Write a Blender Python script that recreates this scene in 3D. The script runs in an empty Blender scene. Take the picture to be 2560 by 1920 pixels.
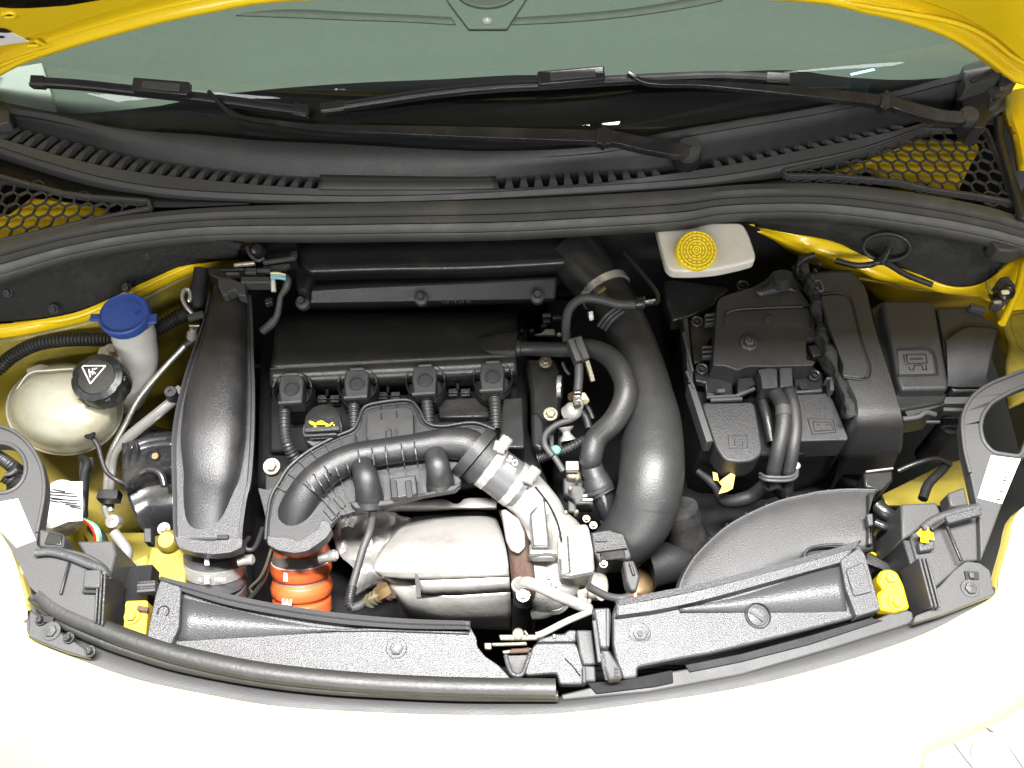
import bpy, bmesh, math, random
from mathutils import Vector, Matrix, geometry
random.seed(7)
S = bpy.context.scene
COL = S.collection
# ------------------------------------------------------------------ camera, world, lamps
PITCH = math.radians(57); DIST = 1.3; HALF = math.tan(math.radians(30))
CAM = Vector((0, -DIST*math.cos(PITCH), DIST*math.sin(PITCH)))
cd = bpy.data.cameras.new('camera'); cam = bpy.data.objects.new('camera', cd); COL.objects.link(cam)
cam.location = CAM; cam.rotation_euler = (math.pi/2-PITCH, 0, 0)
cd.sensor_fit = 'HORIZONTAL'; cd.angle = math.radians(60); cd.clip_start = .02; cd.clip_end = 100
S.camera = cam
FW = Vector((0, math.cos(PITCH), -math.sin(PITCH))); UP = Vector((0, math.sin(PITCH), math.cos(PITCH)))
w = bpy.data.worlds.new('World'); S.world = w; w.use_nodes = True
w.node_tree.nodes['Background'].inputs[0].default_value = (.93, .97, 1, 1)
w.node_tree.nodes['Background'].inputs[1].default_value = .16
S.view_settings.view_transform = 'Standard'; S.view_settings.look = 'None'
S.view_settings.exposure = 0; S.view_settings.gamma = 1
S.cycles.max_bounces = 7; S.cycles.diffuse_bounces = 3; S.cycles.glossy_bounces = 4
S.cycles.transparent_max_bounces = 8; S.cycles.sample_clamp_indirect = 6
S.cycles.use_denoising = True

def area(name, loc, tgt, sx, sy, power, col=(1, 1, 1)):
    l = bpy.data.lights.new(name, 'AREA'); l.shape = 'RECTANGLE'; l.size = sx; l.size_y = sy
    l.energy = power; l.color = col
    o = bpy.data.objects.new(name, l); COL.objects.link(o); o.location = loc
    d = (Vector(tgt)-Vector(loc)).normalized(); z = -d; x = Vector((0, 0, 1)).cross(z)
    x = x.normalized() if x.length > .05 else Vector((1, 0, 0)); y = z.cross(x)
    o.rotation_euler = Matrix((x, y, z)).transposed().to_euler(); return o
area('hall_lamp_over', (.05, -.12, 3.2), (.05, -.12, 0), 2.4, .28, 680, (1, .985, .96))
area('front_fill', (.0, -2.2, 1.5), (0, .1, .1), 2.4, .25, 80, (1, .985, .95))  # added fill from the front, no fixture behind it
area('side_fill', (-2.0, -.7, 1.9), (0, 0, 0), .3, 1.6, 14, (.95, .97, 1))  # weak fill lamp added on the left
area('far_fill', (2.1, -.6, 2.0), (0, .1, 0), .3, 1.6, 14, (.95, .97, 1))  # weak fill lamp added on the right

# ------------------------------------------------------------------ where a point of the car lies
class Blk:
    """a drawing grid: origin and width in photo pixels; p() gives the point of the car at height z"""
    def __init__(s, x0, y0, w): s.x0, s.y0, s.k = x0, y0, w/2212
    def ray(s, x, y):
        X = s.x0+x*s.k; Y = s.y0+y*s.k
        return FW+Vector((1, 0, 0))*((X-1280)/1280*HALF)+UP*((960-Y)/1280*HALF)
    def p(s, x, y, z=0):
        d = s.ray(x, y); t = (z-CAM.z)/d.z; return CAM+d*t
    def on(s, x, y, p0, n):
        d = s.ray(x, y); t = (Vector(p0)-CAM).dot(n)/d.dot(n); return CAM+d*t
    def m(s, px, pt): return px*s.k*2*HALF/2560*(pt-CAM).dot(FW)
    def zf(s, z, x, y):
        if callable(z): return z(x, y)
        if isinstance(z, tuple): return z[1]+(z[3]-z[1])*(y-z[0])/(z[2]-z[0])
        return z
    def l(s, pts, z=0): return [s.p(q[0], q[1], q[2] if len(q) > 2 else s.zf(z, q[0], q[1])) for q in pts]
F = Blk(0, 0, 2560)
B1 = Blk(0, 0, 860); B2 = Blk(850, 0, 860); B3 = Blk(1700, 0, 860)
B4 = Blk(0, 560, 860); B5 = Blk(600, 560, 860); B6 = Blk(1250, 560, 860); B7 = Blk(1700, 560, 860)
B8 = Blk(0, 1150, 860); B9 = Blk(600, 1000, 860); B10 = Blk(1250, 1100, 860); B11 = Blk(1700, 1100, 860)
C1 = Blk(420, 560, 430); C2 = Blk(1280, 820, 430); C3 = Blk(1130, 1380, 430); C4 = Blk(0, 1040, 430)
C5 = Blk(1350, 1100, 430); C6 = Blk(2130, 100, 430); C7 = Blk(1000, 700, 430)

# ------------------------------------------------------------------ materials
def mat(name, col, rough=.5, metal=0, bump=0, bscale=300, var=.12, vscale=6, coat=0, sss=0, trans=0, spec=.5, dist=.002, grime=None, gs=9):
    m = bpy.data.materials.new(name); m.use_nodes = True; nt = m.node_tree; N = nt.nodes; L = nt.links
    b = N['Principled BSDF']; tc = N.new('ShaderNodeTexCoord')
    n1 = N.new('ShaderNodeTexNoise'); n1.inputs['Scale'].default_value = vscale; n1.inputs['Detail'].default_value = 6
    L.new(tc.outputs['Object'], n1.inputs['Vector'])
    mx = N.new('ShaderNodeMix'); mx.data_type = 'RGBA'
    c = Vector(col)
    mx.inputs[6].default_value = (*(c*(1-var)), 1); mx.inputs[7].default_value = (*(c*(1+var)), 1)
    L.new(n1.outputs['Fac'], mx.inputs[0])
    out = mx.outputs[2]
    if grime:
        n3 = N.new('ShaderNodeTexNoise'); n3.inputs['Scale'].default_value = gs; n3.inputs['Detail'].default_value = 9; n3.inputs['Roughness'].default_value = .7
        L.new(tc.outputs['Object'], n3.inputs['Vector'])
        r3 = N.new('ShaderNodeMapRange'); r3.inputs[1].default_value = .5; r3.inputs[2].default_value = .72; L.new(n3.outputs['Fac'], r3.inputs[0])
        m3 = N.new('ShaderNodeMix'); m3.data_type = 'RGBA'; L.new(r3.outputs[0], m3.inputs[0]); L.new(out, m3.inputs[6]); m3.inputs[7].default_value = (*grime, 1); out = m3.outputs[2]
    L.new(out, b.inputs['Base Color'])
    mr = N.new('ShaderNodeMapRange'); mr.inputs[1].default_value = .16; mr.inputs[2].default_value = .7
    mr.inputs[3].default_value = max(.03, rough*.82); mr.inputs[4].default_value = min(1, rough*1.2)
    n2 = N.new('ShaderNodeTexNoise'); n2.inputs['Scale'].default_value = vscale*5; n2.inputs['Detail'].default_value = 5
    L.new(tc.outputs['Object'], n2.inputs['Vector']); L.new(n2.outputs['Fac'], mr.inputs[0]); L.new(mr.outputs[0], b.inputs['Roughness'])
    b.inputs['Metallic'].default_value = metal; b.inputs['Specular IOR Level'].default_value = spec
    b.inputs['Coat Weight'].default_value = coat; b.inputs['Coat Roughness'].default_value = .08
    b.inputs['Transmission Weight'].default_value = trans
    if sss:
        b.inputs['Subsurface Weight'].default_value = sss; b.inputs['Subsurface Radius'].default_value = (1, .9, .7); b.inputs['Subsurface Scale'].default_value = .012
    if bump:
        n4 = N.new('ShaderNodeTexNoise'); n4.inputs['Scale'].default_value = bscale; n4.inputs['Detail'].default_value = 3
        L.new(tc.outputs['Object'], n4.inputs['Vector'])
        bp = N.new('ShaderNodeBump'); bp.inputs['Strength'].default_value = bump; bp.inputs['Distance'].default_value = dist
        L.new(n4.outputs['Fac'], bp.inputs['Height']); L.new(bp.outputs[0], b.inputs['Normal'])
    return m
M = {}
M['satin'] = mat('black_satin_plastic', (.013, .0133, .0138), .3, bump=.2, bscale=500, grime=(.026, .025, .023), gs=13)
M['tex'] = mat('black_grained_plastic', (.022, .022, .0235), .38, bump=.6, bscale=700, dist=.0012, grime=(.034, .033, .031), gs=8)
M['slam'] = mat('grained_panel_plastic', (.046, .046, .049), .3, bump=.55, bscale=620, dist=.0014, spec=.5, var=.1)
M['gloss'] = mat('black_gloss_plastic', (.015, .015, .017), .2, bump=.08, bscale=200, grime=(.05, .047, .043))
M['duct'] = mat('satin_duct_plastic', (.017, .017, .0185), .33, bump=.7, bscale=800, dist=.0008, grime=(.04, .039, .037), gs=12)
M['seal2'] = mat('front_seal_rubber', (.02, .02, .0195), .45, bump=.2, bscale=200, grime=(.034, .033, .029))
M['flange'] = mat('grey_black_moulding', (.024, .024, .025), .38, bump=.4, bscale=650, dist=.001)
M['yellow2'] = mat('bracket_yellow_paint', (.50, .35, .008), .4, var=.1, grime=(.3, .22, .02), gs=14)
M['dull'] = mat('dull_black_plastic', (.010, .010, .011), .6, bump=.3, bscale=400, spec=.3)
M['pit'] = mat('grimy_dark_metal', (.010, .010, .011), .75, bump=.5, bscale=60, spec=.2)
M['rubber'] = mat('black_rubber', (.020, .0205, .021), .42, bump=.2, bscale=400, grime=(.036, .035, .032))
M['seal'] = mat('seal_rubber', (.055, .055, .052), .5, bump=.2, bscale=200, grime=(.085, .082, .074))
M['felt'] = mat('black_felt', (.026, .026, .026), .95, bump=1, bscale=90, dist=.006, spec=.15, grime=(.045, .044, .042), gs=14)
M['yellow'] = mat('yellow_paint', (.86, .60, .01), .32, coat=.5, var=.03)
M['bumper'] = mat('glare_whitened_yellow_paint', (.9, .75, .2), .3, coat=1, var=.02)  # hood yellow whitened, overexposure put into the paint colour
M['wing'] = mat('grimy_shaded_yellow_paint', (.27, .21, .02), .42, coat=.1, var=.15, grime=(.10, .09, .045), gs=8)  # car yellow darkened: grime, plus the bay's shade put into the colour
M['alu'] = mat('cast_aluminium', (.32, .315, .30), .4, metal=.35, bump=.5, bscale=260, grime=(.22, .19, .15), gs=16)
M['shield'] = mat('heat_shield_steel', (.40, .39, .37), .3, metal=.5, bump=.35, bscale=45, dist=.004, grime=(.27, .25, .22), gs=10)
M['chrome'] = mat('bright_steel', (.48, .47, .45), .25, metal=.6, bump=.1)
M['zinc'] = mat('yellow_zinc_steel', (.19, .175, .13), .36, metal=.6, bump=.2, grime=(.2, .16, .1), gs=30)
M['rust'] = mat('rusty_steel', (.075, .042, .03), .7, metal=.2, bump=.8, bscale=180, grime=(.07, .05, .04), gs=30)
M['brass'] = mat('brown_brass', (.2, .135, .065), .38, metal=.7, grime=(.2, .12, .06), gs=40)
M['orange'] = mat('orange_silicone', (.66, .115, .03), .4, coat=.1, var=.12, grime=(.4, .08, .03), gs=25)
M['greyhose'] = mat('grey_silicone', (.075, .075, .078), .4)
M['tank'] = mat('yellowed_tank_plastic', (.36, .36, .295), .28, sss=.4, bump=.15, bscale=40, grime=(.29, .24, .13), gs=6)
M['milk'] = mat('milky_plastic', (.48, .475, .45), .3, sss=.5)
M['tankl'] = mat('coolant_stained_plastic', (.32, .25, .13), .33, sss=.4, grime=(.3, .2, .08), gs=8)
M['milk2'] = mat('aged_reservoir_plastic', (.62, .59, .53), .3, sss=.4, grime=(.5, .44, .34), gs=9)
M['blue'] = mat('blue_cap_plastic', (.028, .066, .27), .4, var=.08)
M['ycap_groove'] = mat('groove_shade_yellow', (.42, .30, .005), .6)  # cap yellow darkened, shade between the rings put into the colour
M['ycap'] = mat('yellow_cap_plastic', (.85, .66, .01), .45, var=.04)
M['white'] = mat('white_paper', (.85, .85, .85), .5, var=.02)
M['print'] = mat('grey_print', (.03, .03, .03), .6)
M['ink_gap'] = mat('ink_and_gap_black', (.004, .004, .005), .5)  # print black, also laid in slots and gaps in place of shade
M['wprint'] = mat('white_print', (.85, .85, .82), .5, var=.03)
M['yprint'] = mat('yellow_print', (.8, .66, .01), .5, var=.03)
M['dash'] = mat('pale_green_dashboard', (.064, .080, .070), .75, bump=.3, bscale=350, var=.05)
M['dashd'] = mat('grey_green_dashboard', (.045, .053, .047), .75, var=.05)
M['palegrey'] = mat('pale_grey_plain', (.3, .32, .32), .6, var=.03)
M['frit'] = mat('black_glass_border', (.006, .006, .006), .08, var=.02)
M['red'] = mat('red_wire', (.6, .03, .02), .4); M['green'] = mat('green_wire', (.12, .4, .25), .4); M['cyan'] = mat('pale_blue_wire', (.2, .45, .55), .4)
M['cream'] = mat('cream_wire', (.75, .68, .4), .4)
M['leaf'] = mat('dry_leaf', (.42, .29, .07), .7, grime=(.35, .2, .06), gs=40)
M['gtrim'] = mat('grey_trim_plastic', (.044, .044, .045), .5, bump=.3, bscale=600)
def glass_mat(name, tint, ior=1.5, rough=.0):
    m = bpy.data.materials.new(name); m.use_nodes = True; nt = m.node_tree; N = nt.nodes; L = nt.links
    for n in list(N): N.remove(n)
    o = N.new('ShaderNodeOutputMaterial'); mx = N.new('ShaderNodeMixShader'); t = N.new('ShaderNodeBsdfTransparent'); g = N.new('ShaderNodeBsdfGlossy')
    lw = N.new('ShaderNodeLayerWeight'); lw.inputs[0].default_value = .5
    pw = N.new('ShaderNodeMath'); pw.operation = 'POWER'; pw.inputs[1].default_value = 4; L.new(lw.outputs['Facing'], pw.inputs[0])
    f = N.new('ShaderNodeMath'); f.operation = 'MULTIPLY_ADD'; f.inputs[1].default_value = .9; f.inputs[2].default_value = ((ior-1)/(ior+1))**2; L.new(pw.outputs[0], f.inputs[0])
    t.inputs[0].default_value = (*tint, 1); g.inputs['Roughness'].default_value = rough
    L.new(f.outputs[0], mx.inputs[0]); L.new(t.outputs[0], mx.inputs[1]); L.new(g.outputs[0], mx.inputs[2]); L.new(mx.outputs[0], o.inputs[0]); return m
M['glass'] = glass_mat('windscreen_glass', (.84, .87, .84), 1.6)
M['lens'] = glass_mat('clear_lens', (.95, .96, .97), 1.5)

# ------------------------------------------------------------------ building helpers
def thing(name, label, cat, loc=(0, 0, 0), group=None):
    o = bpy.data.objects.new(name, None); COL.objects.link(o); o.location = loc; o.empty_display_size = .02
    o['label'] = label; o['category'] = cat
    if group: o['group'] = group
    return o
def mesh(name, vs, fs, m, parent=None, smooth=True, bevel=0, solid=0, sub=0, label=None, seg=2, off=-1, auto=35):
    me = bpy.data.meshes.new(name); me.from_pydata([tuple(v) for v in vs], [], fs)
    bm = bmesh.new(); bm.from_mesh(me); bmesh.ops.remove_doubles(bm, verts=bm.verts, dist=1e-6)
    bmesh.ops.recalc_face_normals(bm, faces=bm.faces); bm.to_mesh(me); bm.free()
    me.materials.append(M[m] if isinstance(m, str) else m)
    o = bpy.data.objects.new(name, me); COL.objects.link(o)
    if parent: o.parent = parent; o.matrix_parent_inverse = Matrix.Translation(-Vector(parent.location))
    if solid:
        md = o.modifiers.new('solid', 'SOLIDIFY'); md.thickness = solid; md.offset = off
    if bevel:
        md = o.modifiers.new('bevel', 'BEVEL'); md.width = bevel; md.segments = seg; md.limit_method = 'ANGLE'; md.angle_limit = math.radians(30); md.harden_normals = False
    if sub:
        md = o.modifiers.new('sub', 'SUBSURF'); md.levels = sub; md.render_levels = sub
    if smooth:
        me.shade_smooth()
        if not sub: me.set_sharp_from_angle(angle=math.radians(auto))
    if label: o['label'] = label
    return o
def cr(P, n=8, closed=False):
    """smooth curve through points"""
    P = [Vector(p) for p in P]; out = []; N = len(P)
    if N < 3 and not closed:
        return [P[0].lerp(P[-1], i/n) for i in range(n+1)]
    rng = range(N) if closed else range(N-1)
    for i in rng:
        a = P[(i-1) % N] if closed or i > 0 else P[0]*2-P[1]
        b = P[i]; c = P[(i+1) % N]; d = P[(i+2) % N] if closed or i+2 < N else P[-1]*2-P[-2]
        for k in range(n):
            t = k/n; out.append(.5*((2*b)+(c-a)*t+(2*a-5*b+4*c-d)*t*t+(3*b-a-3*c+d)*t**3))
    if not closed: out.append(P[-1])
    return out
def resamp(P, n):
    L = [0]
    for i in range(1, len(P)): L.append(L[-1]+(P[i]-P[i-1]).length)
    out = []; j = 0
    for k in range(n):
        t = L[-1]*k/(n-1)
        while j < len(P)-2 and L[j+1] < t: j += 1
        d = L[j+1]-L[j]; out.append(P[j].lerp(P[j+1], (t-L[j])/d if d > 1e-9 else 0))
    return out
def rnd(P, r=.01, n=4):
    """round the corners of a closed outline of 3-D points"""
    out = []; N = len(P)
    for i in range(N):
        a, b, c = P[i-1], P[i], P[(i+1) % N]
        u = a-b; v = c-b; k = min(r, u.length*.45, v.length*.45)
        if k < 1e-5: out.append(b); continue
        s = b+u.normalized()*k; e = b+v.normalized()*k
        for j in range(n+1):
            t = j/n; out.append(s*(1-t)**2+b*2*t*(1-t)+e*t*t)
    return out
def plate(name, P, th, m, parent=None, bevel=.0015, r=0, holes=None, label=None, draft=0, smooth=False, curve=False, seg=2, down=None):
    """solid slab: outline P (3-D, top face) carried down by th"""
    P = [Vector(p) for p in P]
    if curve: P = cr(P, 5, True)
    elif r: P = rnd(P, r)
    c = sum(P, Vector())/len(P); dn = Vector(down) if down else Vector((0, 0, -1))
    low = lambda q: q+dn*th+(Vector((q.x-c.x, q.y-c.y, 0)).normalized()*draft if draft else Vector())
    vs = list(P); rings = [list(range(len(P)))]
    for h in (holes or []):
        H = [Vector(p) for p in h]; rings.append(list(range(len(vs), len(vs)+len(H)))); vs += H
    n = len(vs); vs = vs+[low(q) if i < len(P) else q+dn*th for i, q in enumerate(vs)]
    fs = []
    if holes:
        tri = geometry.tessellate_polygon([[vs[i] for i in rg] for rg in rings])
        fs += [tuple(t) for t in tri]+[tuple(i+n for i in reversed(t)) for t in tri]
    else:
        fs += [tuple(range(n)), tuple(reversed(range(n, 2*n)))]
    for rg in rings:
        for i in range(len(rg)):
            a, b = rg[i], rg[(i+1) % len(rg)]; fs.append((a, b, b+n, a+n))
    return mesh(name, vs, fs, m, parent, smooth=not holes, bevel=bevel, label=label, seg=seg)
def loft(name, rows, m, parent=None, n=40, solid=0, sm=6, label=None, vs_sm=0, bevel=0, auto=35, off=-1):
    """sheet through rows of 3-D points, each row smoothed and resampled to n points"""
    R = [resamp(cr(r, sm), n) for r in rows]
    if vs_sm:
        cols = [cr([R[j][i] for j in range(len(R))], vs_sm) for i in range(n)]
        R = [[cols[i][j] for i in range(n)] for j in range(len(cols[0]))]
    vs = [p for r in R for p in r]; fs = []
    for j in range(len(R)-1):
        for i in range(n-1): fs.append((j*n+i, j*n+i+1, (j+1)*n+i+1, (j+1)*n+i))
    return mesh(name, vs, fs, m, parent, solid=solid, label=label, auto=auto, bevel=bevel, off=off)
def frames(P):
    T = []
    for i in range(len(P)):
        a = P[max(0, i-1)]; b = P[min(len(P)-1, i+1)]; T.append((b-a).normalized())
    N = [];
    up = Vector((0, 0, 1)); n = (up-T[0]*up.dot(T[0]))
    if n.length < .1: n = Vector((0, 1, 0))-T[0]*T[0].y
    n.normalize()
    for t in T:
        n = (n-t*n.dot(t)).normalized(); N.append(n.copy())
    return T, N
def tube(name, P, r, m, parent=None, seg=14, sm=6, corr=None, rz=None, cap=True, label=None, hollow=0):
    """round tube along P; r metres (one or one per point); corr=(pitch, depth) gives ribs; rz scales the upright radius"""
    rs = r if isinstance(r, (list, tuple)) else [r]*len(P)
    Q = cr([Vector(p) for p in P], sm) if len(P) > 2 else cr([Vector(p) for p in P], sm)
    RR = []; n0 = len(P)-1
    for i in range(len(Q)):
        t = i/(len(Q)-1)*n0; k = min(int(t), n0-1); f = t-k; f = f*f*(3-2*f); RR.append(rs[k]*(1-f)+rs[k+1]*f)
    if corr:
        L = [0]
        for i in range(1, len(Q)): L.append(L[-1]+(Q[i]-Q[i-1]).length)
        n = max(4, int(L[-1]/corr[0])*4); Q2 = resamp(Q, n+1); R2 = []; j = 0
        for k in range(n+1):
            t = L[-1]*k/n
            while j < len(Q)-2 and L[j+1] < t: j += 1
            f = (t-L[j])/max(1e-9, L[j+1]-L[j]); base = RR[j]*(1-f)+RR[j+1]*f
            R2.append(base-(corr[1] if k % 4 >= 2 else 0))
        Q, RR = Q2, R2
    T, N = frames(Q); vs = []; fs = []
    for q, t, n, rr in zip(Q, T, N, RR):
        b = t.cross(n)
        for k in range(seg):
            a = 2*math.pi*k/seg; vs.append(q+n*math.cos(a)*rr*(rz or 1)+b*math.sin(a)*rr)
    for j in range(len(Q)-1):
        for k in range(seg):
            k2 = (k+1) % seg; fs.append((j*seg+k, j*seg+k2, (j+1)*seg+k2, (j+1)*seg+k))
    if cap: fs.append(tuple(range(seg))); fs.append(tuple(range((len(Q)-1)*seg, len(Q)*seg)))
    return mesh(name, vs, fs, m, parent, label=label, auto=50)
def lathe(name, c, axis, prof, m, parent=None, seg=28, label=None, bevel=0, lobes=None, auto=35):
    """prof: list of (radius, height along axis)"""
    ax = Vector(axis).normalized(); u = ax.orthogonal().normalized()
    if abs(ax.z) > .3: u = (Vector((1, 0, 0))-ax*ax.x).normalized()
    v = ax.cross(u); vs = []; fs = []; c = Vector(c)
    for (r, h) in prof:
        for k in range(seg):
            a = 2*math.pi*k/seg; rr = r
            if lobes: rr = r*(1+lobes[1]*math.copysign(min(1, abs(math.cos(a*lobes[0]/2))*2.2), 1)-lobes[1])
            vs.append(c+ax*h+u*math.cos(a)*rr+v*math.sin(a)*rr)
    for j in range(len(prof)-1):
        for k in range(seg):
            k2 = (k+1) % seg; fs.append((j*seg+k, j*seg+k2, (j+1)*seg+k2, (j+1)*seg+k))
    if prof[0][0] > 1e-4: fs.append(tuple(range(seg)))
    if prof[-1][0] > 1e-4: fs.append(tuple(range((len(prof)-1)*seg, len(prof)*seg)))
    return mesh(name, vs, fs, m, parent, label=label, bevel=bevel, auto=auto)
def box(name, a, b, wdt, hgt, m, parent=None, bevel=.001, label=None, up=(0, 0, 1)):
    """bar from a to b, wdt wide, hgt high (centre line on a-b)"""
    a = Vector(a); b = Vector(b); t = (b-a).normalized(); u = Vector(up); u = (u-t*u.dot(t)).normalized(); s = t.cross(u)
    vs = [p+s*i*wdt/2+u*j*hgt/2 for p in (a, b) for i, j in ((-1, -1), (1, -1), (1, 1), (-1, 1))]
    fs = [(0, 1, 2, 3), (7, 6, 5, 4), (0, 4, 5, 1), (1, 5, 6, 2), (2, 6, 7, 3), (3, 7, 4, 0)]
    return mesh(name, vs, fs, m, parent, bevel=bevel, label=label)
def text(name, s, c, size, xdir, nrm, m, parent=None, sx=1, extrude=.0002):
    cu = bpy.data.curves.new(name, 'FONT'); cu.body = s; cu.size = size; cu.align_x = 'CENTER'; cu.align_y = 'CENTER'; cu.extrude = extrude
    t = bpy.data.objects.new(name, cu); COL.objects.link(t)
    me = bpy.data.meshes.new_from_object(t.evaluated_get(bpy.context.evaluated_depsgraph_get())); bpy.data.objects.remove(t)
    me.materials.clear(); me.materials.append(M[m]); o = bpy.data.objects.new(name, me); COL.objects.link(o)
    x = Vector(xdir).normalized(); n = Vector(nrm); n = (n-x*n.dot(x)).normalized(); y = n.cross(x)
    mw = Matrix(((x.x*sx, y.x, n.x, c[0]), (x.y*sx, y.y, n.y, c[1]), (x.z*sx, y.z, n.z, c[2]), (0, 0, 0, 1)))
    me.transform(mw)
    if parent: o.parent = parent; o.matrix_parent_inverse = Matrix.Translation(-Vector(parent.location))
    return o
def dup(o, mw, parent=None, label=None):
    c = o.copy(); COL.objects.link(c); c.parent = parent
    c.matrix_parent_inverse = Matrix.Translation(-Vector(parent.location)) if parent else Matrix()
    c.matrix_basis = mw
    if label: c['label'] = label
    return c
def bolt(parent, c, r, m='zinc', axis=(0, -.15, 1), name='bolt', h=.006):
    ax = Vector(axis).normalized()
    lathe(name+'_washer', c, ax, [(r, 0), (r, h*.25), (r*.94, h*.36), (0, h*.36)], m, parent, seg=20, auto=30)
    return lathe(name, Vector(c)+ax*h*.3, ax, [(r*.68, 0), (r*.66, h*.9), (r*.55, h*1.05), (r*.3, h*1.05), (r*.25, h*.8), (0, h*.8)], m, parent, seg=6, auto=30)
def kind(o, k='structure', label=None):
    o['kind'] = k
    if label: o['label'] = label
    return o
def pt(c): return Vector(c)
def arrange(name, label, cat, pts_c, group=None): return thing(name, label, cat, pts_c, group)
# ================================================================== the setting: what lies under and around the bay
fl = mesh('ground', [(-6, -6, -.75), (6, -6, -.75), (6, 6, -.75), (-6, 6, -.75)], [(0, 1, 2, 3)],
          mat('dark_hall_floor', (.05, .05, .05), .6), smooth=False); kind(fl)
und = plate('undertray', [(-.62, -.30, -.46), (.62, -.30, -.46), (.72, .34, -.46), (-.72, .34, -.46)], .02, 'pit'); kind(und)
rad = mesh('bay_front_panel', [(-.7, -.40, -.06), (.7, -.40, -.06), (.7, -.28, -.46), (-.7, -.28, -.46)], [(0, 1, 2, 3)], 'pit', solid=.01); kind(rad)
blkh = mesh('bulkhead', [(-.85, .36, .0), (.85, .36, .0), (.85, .36, -.46), (-.85, .36, -.46)], [(0, 1, 2, 3)], 'pit', solid=.01); kind(blkh)

# ------------------------------------------------------------------ hood
HA = math.radians(64); H0 = Vector((0, .53, .14)); HN = Vector((0, -math.sin(HA), -math.cos(HA))); HT = Vector((0, -math.cos(HA), math.sin(HA)))
def hp(b, x, y, off=0): return b.on(x, y, H0+HN*off, HN)
hood = thing('hood', 'raised yellow hood seen from its painted underside above the windscreen', 'car hood', H0)
edge = [(-260, 330), (-120, 230), (0, 158), (60, 128), (140, 101), (230, 74), (350, 42), (470, 17), (600, -4), (900, -17), (1200, -22), (1500, -16), (1760, -2),
        (1860, 20), (1950, 40), (2040, 72), (2110, 112), (2160, 150), (2190, 172), (2212, 178), (2330, 190), (2500, 260)]
rE = [hp(F, x, y, .0) for x, y in edge]
def shift(P, d, off): return [p+HT*d+HN*off for p in P]
rr0 = shift(rE, 0, .006)
rows = [shift(rE, .0, -.012), rr0, shift(rE, .012, .008), shift(rE, .02, -.004), shift(rE, .05, -.004), shift(rE, .058, .004), shift(rE, .12, .004)]
top = [Vector((p.x*.96, H0.y, 0))+Vector((0, 0, H0.z))+HT*1.34 for p in rE]
rows += [[a.lerp(b, .5) for a, b in zip(rows[-1], top)], top]
loft('panel', rows, 'yellow', hood, n=90, solid=.022, vs_sm=3, auto=60, off=1)
# insulation mat
me = [(-240, -40), (0, 17), (60, 20), (140, 14), (190, 14), (240, 0), (330, -30), (500, -60)]
mt_ = [hp(F, x, y, .006) for x, y in [(-240, -20), (0, 17), (40, 12), (60, 18), (120, 14), (150, 12), (175, 12), (185, 4), (215, 0), (260, -6), (400, -70), (900, -140), (1400, -150), (1800, -60), (2100, -60), (2400, 0)]]
tp = [Vector((p.x*.9, H0.y, H0.z))+HT*1.27 for p in mt_]
loft('insulation_mat', [mt_, [a.lerp(b, .5)+HN*.01 for a, b in zip(mt_, tp)], tp], 'felt', hood, n=60, solid=.012, off=1)
st = plate('sticker', [hp(B1, x, y, .0055) for x, y in [(-260, 150), (30, 190), (75, 212), (190, 268), (0, 292), (-260, 310)]], .001, 'white', hood, bevel=0, down=-HN, label='white label sticker with dark blue corner')
plate('print', [hp(B1, x, y, .0075) for x, y in [(-260, 150), (30, 188), (78, 208), (40, 212), (-260, 195)]], .0008, 'ink_gap', hood, bevel=0, down=-HN)
plate('print', [hp(B1, x, y, .0075) for x, y in [(-40, 230), (25, 236), (30, 244), (-40, 250)]], .0008, 'ink_gap', hood, bevel=0, down=-HN)
tube('slot_rim', [hp(B1, x, y, .005) for x, y in [(20, 92), (60, 82), (98, 92), (96, 106), (55, 112), (18, 104), (20, 92)]], .0025, 'yellow', hood, seg=8)
plate('slot', [hp(B1, x, y, .0045) for x, y in [(25, 96), (60, 90), (95, 98), (60, 108), (24, 104)]], .001, 'ink_gap', hood, bevel=0, down=-HN)
tube('stud', [hp(B1, 185, 296, .005), hp(B1, 255, 290, .005), hp(B1, 232, 262, .005), hp(B1, 282, 288, .005)], .0028, 'yellow', hood, seg=8, sm=3)
for sgn, b, q in ((1, B3, [(2070, 250), (2130, 330), (2212, 385)]),):
    tube('crease', [hp(b, x, y, .004) for x, y in [(1000, 8), (1300, 60), (1650, 120), (1850, 175), (2000, 255), (2120, 350), (2240, 420)]], .004, 'yellow', hood, seg=8)
tube('crease', [hp(B1, x, y, .004) for x, y in [(-100, 470), (60, 400), (300, 320), (700, 225), (1100, 120), (1500, 30)]], .003, 'yellow', hood, seg=8)

# ------------------------------------------------------------------ windscreen
def zg(x, y): return .085+.488*(y-(.371+.165*x*x))
def G(b, x, y, h=0):
    d = b.ray(x, y); t = 1.0
    for _ in range(40):
        p = CAM+d*t; e = p.z-zg(p.x, p.y)-h; t += e/(abs(d.z)+.5)
    return CAM+d*t
gl = thing('windscreen', 'curved glass windscreen with black border behind the wipers', 'windscreen', (0, .37, .085))
base_l = [(-60, 222), (20, 234), (124, 251), (269, 281), (430, 293), (571, 306), (743, 316), (969, 326), (1106, 328), (1300, 316), (1469, 284), (1738, 238), (1906, 204), (2084, 158), (2260, 110)]
bP = [G(F, x, y+5) for x, y in base_l]
def up_(p, d): q = Vector((p.x*(1-.0*d), p.y+d, 0)); q.z = zg(q.x, q.y); return q
loft('glass', [[up_(p, d) for p in bP] for d in (0, .1, .2, .35, .55, .8)], 'glass', gl, n=60, solid=.0012)
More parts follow.
